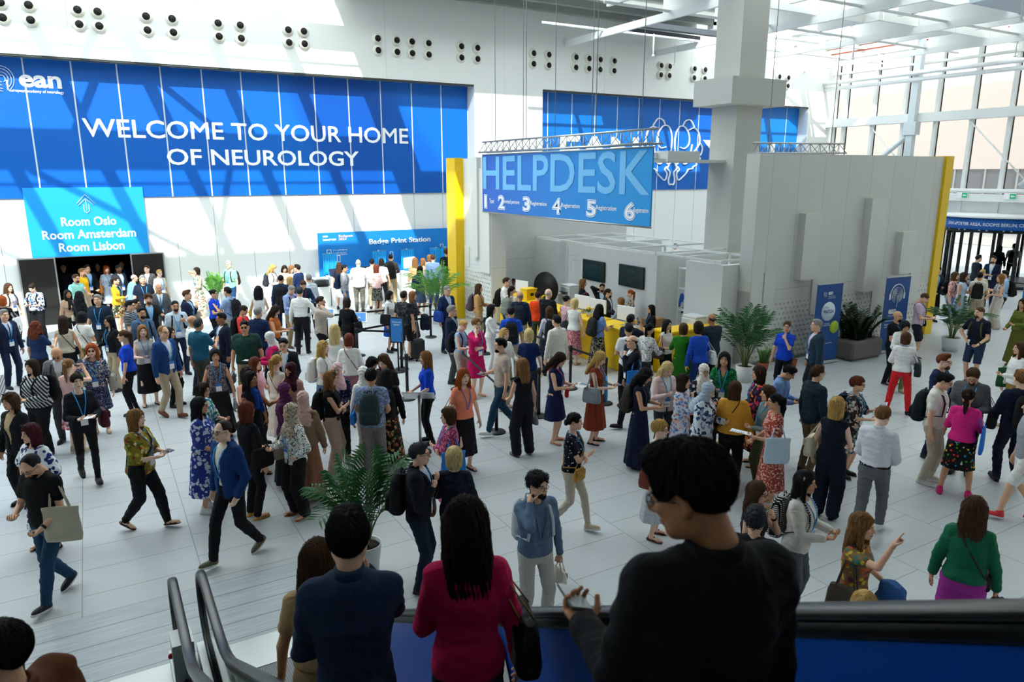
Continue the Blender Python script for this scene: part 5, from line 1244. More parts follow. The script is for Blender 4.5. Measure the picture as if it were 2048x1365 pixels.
    # ---- upper garment
    def sleeves(F, n_, r0, r1, r2):
        for s, shd, e, w, hpz, pn in arms:
            F.cone(shd - (s * .014, 0, -.004), shd + (e - shd) * min(n_, 1), (r0 + .004) * lg * (al + .04), (r0 + (r1 - r0) * min(n_, 1)) * al * lg, .035)
            if n_ > 1: F.cone(e, e + (w - e) * (n_ - 1), r1 * al * lg, (r1 + (r2 - r1) * (n_ - 1)) * al, .012)
    def torso(F, o, zlo, zhi=1.5, hem=0.):
        rows = [r for r in TOR[g] if zlo < r[0] < zhi]; q = np.array(TOR[g]); f0 = [np.interp(zlo, q[:, 0], q[:, i]) for i in range(4)]; f1 = [np.interp(zhi, q[:, 0], q[:, i]) for i in range(4)]
        f0[1] = max(f0[1], .155 if g == 'm' else .15) + hem; f0[2] = max(f0[2], .11) + hem
        F.loft(fatten([tuple(f0)] + rows + [tuple(f1)], o), .02)
    def neck(F, r=.062, zc=1.49, dy=-.02):  # scooped neckline
        c = L((0, dy, zc)); F.ell(c, (r, r * 1.05, .055), .01, True)
    tuck = 'tuck' in O; zb = 1.0 if tuck else float(O.get('hem', .9 if g == 'm' else .93)); pn_nm = {'tee': 'shirt', 'polo': 'polo_shirt', 'shirt': 'shirt', 'roll': 'shirt', 'tank': 'top', 'blouse': 'blouse', 'puff': 'blouse', 'sweater': 'sweater', 'blazer': 'blazer', 'jacket': 'jacket', 'cardi': 'cardigan', 'coat': 'coat', 'vest': 'vest'}[tkind]
    isdress = bk in ('dress', 'mididress', 'maxidress'); o_ = {'tee': .012, 'polo': .014, 'shirt': .014, 'roll': .014, 'tank': .008, 'blouse': .02, 'puff': .02, 'sweater': .022, 'blazer': .026, 'jacket': .026, 'cardi': .022, 'coat': .03, 'vest': .02}[tkind]; 
    if not tuck and tkind in ('tee', 'polo', 'shirt', 'roll', 'blouse', 'tank'): o_ += .006
    SL_ = {'tee': (.52, .064, .058, .05), 'polo': (.55, .066, .06, .05), 'shirt': (1.93, .06, .05, .038), 'roll': (1.15, .06, .052, .045), 'tank': (0, 0, 0, 0), 'blouse': (1.85, .064, .058, .05), 'puff': (.95, .074, .075, .06), 'sweater': (1.9, .064, .054, .042), 'blazer': (1.92, .068, .057, .047), 'jacket': (1.92, .07, .06, .05), 'cardi': (1.85, .064, .054, .045), 'coat': (1.92, .07, .06, .055), 'vest': (0, 0, 0, 0)}[tkind]
    if 'sl' in O: SL_ = (float(O['sl']),) + SL_[1:]
    openf = tkind in ('blazer', 'jacket', 'cardi', 'coat', 'vest') and inner
    if openf:
        F = Field(lo, hi, v); torso(F, .014, 1.0, 1.5); neck(F, .05, 1.5); finish(F, 'shirt', inner, .002)
        if g == 'm' or 'collar' in O:
            F = Field(lo, hi, v * .8); c = L((0, .012, 1.485)); F.loft([(c[2] - .03, .064, .06, c[1]), (c[2] + .02, .058, .056, c[1] + .004)]); F.ell(c + (0, -.065, .02), (.022, .03, .05), .004, True); finish(F, 'collar', inner, 0)
    F = Field(lo, hi, v)
    if openf: zb = {'blazer': .82, 'jacket': .9, 'cardi': .86, 'coat': .6, 'vest': .9}[tkind] if 'hem' not in O else float(O['hem'])
    torso(F, o_, zb if not isdress else 1.0, 1.5, .01 if openf else 0)
    if openf and zb < .84: pass
    if isdress: skirt(F, skirtlen[bk], 0, {'dress': .12, 'mididress': .1, 'maxidress': .1}[bk] * float(O.get('fl', 1)))
    for q in (1, -1): F.cone(L((q * .035, .025, 1.462 if g == 'm' else 1.44)), L((q * .135, .012, 1.412 if g == 'm' else 1.39)), .05 if g == 'm' else .042, .05 * (1 + (fat - 1) * .5) + o_ * .4, .03)
    if SL_[0]: sleeves(F, *SL_)
    else:
        for s, shd, e, w, hpz, pn in arms: F.cone(shd - (s * .045, 0, -.015), shd - (s * .05, 0, .03), .045, .05, .02)
    neck(F, .06 if g == 'm' or tkind in ('shirt', 'polo', 'roll') else .075, 1.495 if g == 'm' else 1.475)
    if openf:
        zt, zv = 1.52, float(O.get('vz', 1.12 if tkind == 'blazer' else 1.0)); wt = .085
        def wedge(X, Y, Z):
            half = np.clip((Z - zv) / (zt - zv), 0, 1) * wt + np.where(Z < zv, np.clip(zv - Z, 0, 1) * .14, 0) + .004
            yy = Y + sh * np.clip(Z - hipz, 0, 9)
            return np.maximum(np.abs(X) - half, yy + .03)
        F.add((-.2, -.6, zb - .02), (.2, .0, 1.56), wedge, 0, True)
    if 'vneck' in O:
        F.add((-.2, -.6, 1.25), (.2, .0, 1.56), lambda X, Y, Z: np.maximum(np.abs(X) - np.clip((Z - 1.3) * .4, 0, .08), Y + sh * np.clip(Z - hipz, 0, 9) + .03), 0, True)
    finish(F, 'dress' if isdress else pn_nm, tcol, .006 if tkind not in ('tank', 'tee') else .004, .7 if 'satin' in O else .88)
    if tkind in ('polo', 'shirt', 'roll') and 'nocol' not in O:
        F = Field(lo, hi, v * .8); c = L((0, .012, 1.48 if g == 'm' else 1.46)); F.loft([(c[2] - .04, .08, .074, c[1]), (c[2] + .0, .072, .07, c[1] + .005), (c[2] + .048, .063, .063, c[1] + .012)]); F.ell(c + (0, -.065, .015), (.03, .035, .06), .004, True); F.cone(c - (0, 0, .05), c + (0, -.005, .1), .053, .05, .004, True); finish(F, 'collar', tcol, 0)
    if openf:
        F = Field(lo, hi, v * .8); c = L((0, .016, 1.475)); F.loft([(c[2] - .05, .1, .088, c[1]), (c[2] - .01, .08, .076, c[1] + .004), (c[2] + .05, .068, .068, c[1] + .012)]); F.ell(c + (0, -.085, .0), (.055, .08, .09), .004, True); F.cone(c - (0, 0, .05), c + (0, -.003, .12), .061, .058, .004, True); finish(F, 'lapel_collar', tcol, 0)
    if 'belt' in O:
        F = Field(lo, hi, v * .7); F.loft(fatten([(.985, .17 if g == 'm' else .162, .118, .008), (1.02, .166 if g == 'm' else .158, .115, .006)], .012)); finish(F, 'belt', '#1d1917', 0)
    if 'tie' in O:
        b = MB(); P = [L((0, -.1, 1.45)), L((0, -.132, 1.35)), L((0, -.138, 1.2)), L((0, -.13, 1.05))]; b.tube([tuple(p) for p in P], [.014, .022, .026, .03], 6, flat=(1, .3)); b.build('tie', cloth(O['tie'] if O['tie'] != '1' else '#20242e'), root)
    if 'scarf' in O:
        F = Field(lo, hi, v * .8); c = L((0, .0, 1.46)); F.loft([(c[2] - .05, .1, .1, c[1]), (c[2], .085, .085, c[1]), (c[2] + .04, .068, .068, c[1] + .005)], fold=6, amp=.3); F.cone(c + (.03, -.1, -.03), L((.06, -.15, 1.12)), .035, .04, .02); F.cone(c + (-.02, -.1, -.03), L((-.05, -.15, 1.2)), .035, .04, .02); finish(F, 'scarf', O['scarf'], .004)
    # ---- footwear
    sk_, _, sc_ = shoe.partition(':'); sc_ = sc_ or '#17181a'
    V_, Q_, m_ = foot_t(lod, sk_ if sk_ != 'heel' else 'shoe')
    for s, hip, kn, ank, pit, yw in ft:
        M = np.array(Matrix.Rotation(yw, 3, 'Z') @ Matrix.Rotation(pit, 3, 'X')); off = (0, 0, .012 if bare else 0)
        V2 = (V_ * (1, 1 if g == 'm' else .92, 1) + (0, -.01, -.085)) @ M.T + ank
        link('sandal' if sk_ == 'sandal' else 'shoe', np_mesh('shoe', V2, Q_, m_), [mat('shoe upper', sc_, .6), mat('shoe sole', O.get('sole', '#e4e3df' if sk_ == 'sneak' else '#17171a'), .7)], root)
    # ---- lanyard, glasses and small things worn
    tq = np.array(TOR[g]); 
    def chest(z, xo=0.):
        o = o_ + .008 if not openf else .026
        r = fatten([(z, np.interp(z, tq[:, 0], tq[:, 1]), np.interp(z, tq[:, 0], tq[:, 2]), np.interp(z, tq[:, 0], tq[:, 3]))], o)[0]
        return r[3] - r[2] * max(1 - (abs(xo) / r[1]) ** 2.3, 0) ** (1 / 2.3)
    if 'lan' in O:
        lc = O['lan'] if O['lan'] != '1' else '#2b9be0'; zb_ = 1.1 if O.get('lz') is None else float(O['lz']); b = MB()
        P = lambda s: [(s * .062, .06 - sh * .55, 1.475), (s * .078, .0 - sh * .55, 1.482), (s * .075, -.06 - sh * .53, 1.45)] + [(s * (.07 * (1 - t) + .006 * t), chest(1.42 + (zb_ - 1.42) * t, .07 * (1 - t)) - .006, 1.42 + (zb_ - 1.42) * t) for t in (0, .3, .6, 1)]
        for s in (1, -1): b.tube(P(s), .0095, 4, flat=(1, .35))
        b.tube([(-.062, .06 - sh * .55, 1.475), (0, .085 - sh * .55, 1.485), (.062, .06 - sh * .55, 1.475)], .0095, 4, flat=(.35, 1)); lo_ = b.build('lanyard', mat('lanyard ribbon', lc, .5), root)
        if 'nobadge' not in O:
            yb_ = chest(zb_ - .05) - .012; b = MB(); b.box((-.05, yb_ - .004, zb_ - .14), (.05, yb_, zb_), 0); b.box((-.05, yb_ - .0055, zb_ - .045), (.05, yb_ - .0035, zb_), 1); b.build('badge', [mat('badge card', '#eef0f2', .5), mat('badge header', '#2a78d0', .5)], lo_)
    def hp3(p): return tuple(headx(np.array([p], float))[0])
    if 'gl' in O or 'sun' in O:
        b = MB(); dkk = 'sun' in O
        for s in (-1, 1):
            b.tube([hp3((s * .031 + .022 * math.cos(a), -.104 + .01 * abs(s * .031 + .022 * math.cos(a)) / .05, .001 + .017 * math.sin(a))) for a in np.linspace(0, 2 * math.pi, 13)], .0022 if lod else .0018, 4, cap=False)
            b.tube([hp3((s * .053, -.096, .006)), hp3((s * .077, -.04, .008)), hp3((s * .08, .012, .0))], .002, 4)
            if dkk: b.add([hp3((s * .031 + .021 * math.cos(a), -.105, .001 + .016 * math.sin(a))) for a in np.linspace(0, 2 * math.pi, 13)[:-1]], [tuple(range(12))])
        b.tube([hp3((-.01, -.108, .005)), hp3((.01, -.108, .005))], .002, 4); b.build('glasses', mat('glasses frame', O.get('gc', '#1b1b1d'), .3), root)
    if 'hs' in O:   # sunglasses pushed up into the hair
        b = MB()
        for s in (-1, 1): b.tube([hp3((s * .03 + .024 * math.cos(a), -.06 - .02 * math.sin(a), .118 + .018 * math.sin(a))) for a in np.linspace(0, 2 * math.pi, 11)], .006, 4, cap=False); b.tube([hp3((s * .055, -.05, .115)), hp3((s * .088, .01, .05))], .003, 4)
        b.build('sunglasses', mat('glasses frame', '#1b1b1d', .3), root)
    if 'hband' in O:
        b = MB(); b.tube([hp3((.098 * math.cos(a), .0 + .0 * a, .02 + .105 * math.sin(a))) for a in np.linspace(.05, 3.09, 17)], .012, 6, flat=(1, .5)); b.build('headband', cloth(O['hband']), root)
    if 'watch' in O:
        s, shd, e, w, hpz, pn = arms[0]; d = (w - e) / np.linalg.norm(w - e); b = MB(); p = w - d * .03; b.tube([tuple(p - d * .012), tuple(p + d * .012)], .033, 10); b.build('watch', BLACK, root)
    # ---- carried things, each its own object in the person's frame
    M_ = Matrix.Translation((x, y, z0)) @ Matrix.Rotation(rot, 4, 'Z') @ Matrix.Scale(S, 4)
    desc = label.split('|')[0]; desc = ' '.join((desc.replace('person in ', '', 1) if desc.startswith('person in ') else desc).strip().split()[:9]); desc = desc[:-3] if desc.endswith(' by') else desc[:-4] if desc.endswith((' the', ' and')) else desc
    def prop(nm, cat, lb, loc, rz=0., grp=None):
        o = bpy.data.objects.new(nm, None); C.objects.link(o); o.matrix_world = M_ @ Matrix.Translation(Vector(loc)) @ Matrix.Rotation(rz, 4, 'Z'); return tag(o, lb, cat, grp)
    bkd = fatten([(1.25, np.interp(1.25, tq[:, 0], tq[:, 1]), np.interp(1.25, tq[:, 0], tq[:, 2]), np.interp(1.25, tq[:, 0], tq[:, 3]))], o_)[0]; backy = bkd[3] + bkd[2]
    cname = O.get('cn', '')
    if 'bp' in O:
        c1 = O['bp']; t = prop('backpack', 'backpack', '%s backpack of the person in %s' % (cname or 'dark', desc), (0, backy + .01, 1.2), 0, 'backpacks')
        sc1 = .0125 if lod else .008; F = Field((-.2, -.02, -.28), (.2, .26, .3), sc1); F.loft([(-.24, .13, .07, .085), (-.2, .155, .095, .095), (.0, .155, .09, .09), (.16, .14, .075, .075), (.235, .09, .045, .05)], 0, 2.8); V, Q = F.mesh(); link('pack_body', np_mesh('pack_body', V, Q), cloth(c1), t)
        F = Field((-.2, .1, -.28), (.2, .28, .1), sc1); F.loft([(-.2, .11, .05, .165), (-.17, .125, .06, .17), (-.04, .12, .05, .165), (-.02, .1, .04, .16)], 0, 3); V, Q = F.mesh(); link('front_pocket', np_mesh('front_pocket', V, Q), cloth(c1), t)
        for s in (1, -1):
            b = MB(); zz_ = [1.5, 1.49, 1.42, 1.32, 1.22, 1.12]; pts = [(s * .07, .02, .22), (s * .095, -backy + .03 - .55 * sh * 0 - .01, .265)] + [(s * (.105 + .012 * i), chest(z, .1) - backy - .012, z - 1.2) for i, z in enumerate(zz_[2:])] + [(s * (sw * .93), -backy + .01, -.1), (s * .13, .02, -.17)]
            b.tube(pts, .019, 6, flat=(1, .4)); b.build('shoulder_strap', cloth(c1), t)
        b = MB(); b.tube([(-.04, .03, .22), (-.03, .04, .27), (.03, .04, .27), (.04, .03, .22)], .009, 5); b.build('grab_handle', cloth(c1), t)
    for key in ('bag', 'tote', 'xbag'):
        if key not in O: continue
        c1, sd, *rest = O[key].split('@'); s = 1 if 'l' in sd else -1; hand = 'h' in sd; big = 'b' in sd; fro = 'f' in sd; tot = key == 'tote'
        w_, h_, d_ = (.19, .2, .03) if tot else (.17, .14, .07) if big else (.12, .085, .04)
        cn = rest[0] if rest else {'tote': 'cloth'}.get(key, '')
        A = [q for q in arms if q[0] == s][0]
        if hand: top_p = A[3] + np.array((0, -.01, -.08)); loc = top_p - (0, 0, h_ + (.1 if tot else .08))
        else: top_p = A[1] + np.array((-s * .03, 0, .055)); yy = -.02 if not fro else -.1; loc = np.array((s * (sw + .09 + d_ * .6), yy - sh * .1, .98 if not big else 1.0)) if key != 'xbag' else np.array((s * (.19 + (fat - 1) * .2), -.06 if not fro else -.15, .95))
        nm = 'tote_bag' if tot else 'handbag' if key == 'bag' else 'crossbody_bag'
        t = prop(nm, 'bag', ('%s %s of the person in %s' % (cn, nm.replace('_', ' '), desc)).strip(), tuple(loc), R(90) if not fro else R(20 * s), 'bags')
        F = Field((-w_ - .03, -d_ - .05, -h_ - .03), (w_ + .03, d_ + .05, h_ + .03), .012 if lod else .007)
        F.loft([(-h_, w_ * .92, d_ * .9, 0), (-h_ * .6, w_, d_, 0), (h_ * .5, w_ * .92, d_ * .8, 0), (h_, w_ * (.98 if tot else .8), d_ * .45, 0)], 0, 3.5, fold=5 if tot else 0, amp=.1, z0f=h_)
        V, Q = F.mesh(); link('bag_body', np_mesh('bag_body', V, Q), cloth(c1, .6 if not tot else .85), t)
        if not tot: b = MB(); b.box((-w_ * .8, -d_ * 1.1, h_ * .05), (w_ * .8, -d_ * .72, h_ * .8), bev=.01); b.box((-.015, -d_ * 1.18, h_ * .0), (.015, -d_ * .7, h_ * .12), 1); b.build('flap', [cloth(c1, .55), mat('brass clasp', '#c9a24a', .3, .9)], t)
        hc_ = mat('bag strap', O.get('sc', c1.split('/')[1] if '/' in c1 else c1), .6)
        inv = np.array((Matrix.Rotation(-(R(90) if not fro else R(20 * s)), 3, 'Z')))
        lp = lambda p: tuple(inv @ (np.array(p, float) - loc))
        if hand or not key == 'xbag':
            for dd in (-1, 1):
                b = MB(); b.tube([(-w_ * .5, dd * d_ * .5, h_ * .95), tuple(np.array(lp(top_p)) + (-.02, dd * .012, 0)), tuple(np.array(lp(top_p)) + (.02, dd * .012, 0)), (w_ * .5, dd * d_ * .5, h_ * .95)], .008, 5, flat=(1, .6)); b.build('handle', hc_, t)
        else:
            b = MB(); os_ = -s; shp = L((os_ * .09, .02, 1.475 if g == 'm' else 1.455)); fr_ = [(os_ * .085 * (1 - q) + s * .17 * q, chest(1.43 - .42 * q, os_ * .085 * (1 - q) + s * .15 * q) - .01, 1.43 - .42 * q) for q in (0, .25, .5, .75, 1)]
            bk_ = [(os_ * .085 * (1 - q) + s * .17 * q, (backy + .012) * (1 - .35 * q) + (0 if q else -.03) - sh * 0, 1.43 - .42 * q) for q in (1, .75, .5, .25, 0)]
            pts = [lp(loc + (0, -.04, h_))] + [lp(p) for p in fr_[::-1]] + [lp(shp + (0, -.03, .015)), lp(shp + (0, .02, .018))] + [lp(p) for p in bk_[::-1]] + [lp(loc + (0, .06, h_))]
            b.tube(pts, .009, 5); b.build('strap', hc_, t)
    for s, key in ((1, 'pl'), (-1, 'pr')):
        if key not in O: continue
        k_, _, c_ = O[key].partition('@'); A = [q for q in arms if q[0] == s][0]; d = (A[3] - A[2]) / np.linalg.norm(A[3] - A[2]); pn = np.array(A[5], float); pn -= d * (pn @ d); pn /= np.linalg.norm(pn) + 1e-9
        p = A[3] + d * .085 + pn * .03; c_, _, cn = c_.partition('@')
        q = np.cross(d, pn); rotm = Matrix((Vector(q), Vector(d), Vector(pn))).transposed().to_4x4()
        if k_ == 'phone': nm, lb = 'phone', 'phone'
        elif k_ == 'paper': nm, lb = 'brochure', 'white printed brochure'
        elif k_ == 'cup': nm, lb = 'paper_cup', 'white paper cup'
        elif k_ == 'card': nm, lb = 'folder', 'yellow folder'
        elif k_ == 'jkt': nm, lb = 'folded_jacket', (cn or 'dark') + ' jacket over the arm'
        else: nm, lb = 'notebook', 'notebook'
        o = bpy.data.objects.new(nm, None); C.objects.link(o); tag(o, '%s held by the person in %s' % (lb, desc) if k_ != 'jkt' else '%s of the person in %s' % (lb, desc), nm.replace('_', ' '), nm.replace('_', ' ') + 's held in the crowd')
        o.matrix_world = M_ @ Matrix.Translation(Vector(p)) @ (rotm if k_ not in ('cup', 'jkt') else Matrix.Identity(4))
        b = MB()
        if k_ == 'phone': b.box((-.037, -.06, -.005), (.037, .09, .004), 0, .004); b.build('phone_body', BLACK, o); b = MB(); b.box((-.033, -.055, .0045), (.033, .085, .006)); b.build('display', mat('phone display', c_ or '#5b6f86', .15), o)
        elif k_ in ('paper', 'card', 'notebook'):
            wx, wy = (.105, .15) if k_ != 'notebook' else (.07, .1); b.add([(-wx, -.04, .004), (0, -.04, -.004), (wx, -.04, .004), (-wx, -.04 + 2 * wy, .01), (0, -.04 + 2 * wy, -.002), (wx, -.04 + 2 * wy, .01)], [(0, 1, 4, 3), (1, 2, 5, 4)]); v0 = b.v[:]; b.add([(a, c, d_ + .004) for a, c, d_ in v0], [(3, 4, 1, 0), (4, 5, 2, 1)]); b.build('cover', mat('printed paper', c_ or '#e9ecef', .6), o)
            if k_ == 'paper': b = MB(); [b.box((-.09, wy * 1.4 - .03 * i, .012), (-.02, wy * 1.4 + .012 - .03 * i, .013)) for i in range(6)]; b.build('print', mat('blue print', '#5b86b8', .6), o)
        elif k_ == 'cup': b.lathe([(0, -.05), (.03, -.05), (.042, .06), (.038, .06), (.028, -.04)], n=14); b.build('cup_wall', mat('white paper cup', '#eceae5', .6), o); b = MB(); b.lathe([(0, .055), (.042, .06), (.044, .066), (.03, .07), (0, .07)], n=14); b.build('lid', WHITE, o)
        elif k_ == 'jkt':
            F = Field((-.22, -.25, -.45), (.22, .25, .12), .014); F.loft([(-.38, .1, .12, 0), (-.2, .1, .13, 0), (0, .085, .12, 0), (.06, .05, .09, 0)], 0, 2.2, fold=5, amp=.5, z0f=.1); V, Q = F.mesh(); V = V + np.stack([vnoise(V, 18), vnoise(V, 19, 2), vnoise(V, 17, 4)], 1) * .02; link('draped_cloth', np_mesh('draped_cloth', V, Q), cloth(c_ or '#1a2030'), o)
    return root
def hairmat(col):
    key = ('hair', col)
    if key in _M: return _M[key]
    m, nt, b = base_mat('hair'); b.inputs['Roughness'].default_value = .62; b.inputs['Specular IOR Level'].default_value = .12
    tc = nt.nodes.new('ShaderNodeTexCoord'); mp = nt.nodes.new('ShaderNodeMapping'); mp.inputs['Scale'].default_value = (60, 60, 5); n = nt.nodes.new('ShaderNodeTexNoise'); n.inputs['Detail'].default_value = 3; n.inputs['Scale'].default_value = 1.5
    nt.links.new(tc.outputs['Object'], mp.inputs[0]); nt.links.new(mp.outputs[0], n.inputs['Vector'])
    c = lin(col); hx = lambda k: '#%02x%02x%02x' % tuple(min(255, int(255 * (q * k) ** (1 / 2.2))) for q in c[:3])
    r = ramp(nt, [(.3, hx(.5)), (.7, hx(1.35))]); nt.links.new(n.outputs['Fac'], r.inputs[0]); nt.links.new(r.outputs[0], b.inputs['Base Color'])
    bp = nt.nodes.new('ShaderNodeBump'); bp.inputs['Strength'].default_value = .5; bp.inputs['Distance'].default_value = .01; nt.links.new(n.outputs['Fac'], bp.inputs['Height']); nt.links.new(bp.outputs['Normal'], b.inputs['Normal'])
    _M[key] = m; return m
# ============================================================ THE CROWD
NAMES = {'K': '#15110f', 'D': '#2b1d15', 'B': '#4f3320', 'L': '#8a6038', 'Y': '#c9a25e', 'P': '#ddc48a', 'G': '#8d8a86', 'W': '#c9c6c0', 'R': '#6e3420', 'A': '#a8501f', 'U': '#4a1620', 'k': '#15161a', 'n': '#1a2440', 'w': '#e9e9e6', 'b': '#b3a188', 'g': '#8a8d90', 'd': '#33363c', 'rb': '#1646c8', 'kh': '#8b7a5a', 'lb': '#a9c3df'}
def X(s): return ':'.join(NAMES.get(q, q) for q in s.split(':'))
def XO(s):
    out = []
    for q in s.split(','):
        a, e, v_ = q.partition('=')
        if e and a in ('bp', 'bag', 'tote', 'xbag', 'beard', 'tie', 'scarf', 'hband'): h, at, r_ = v_.partition('@'); v_ = NAMES.get(h, h) + at + r_
        out.append(a + e + v_)
    return ','.join(out)
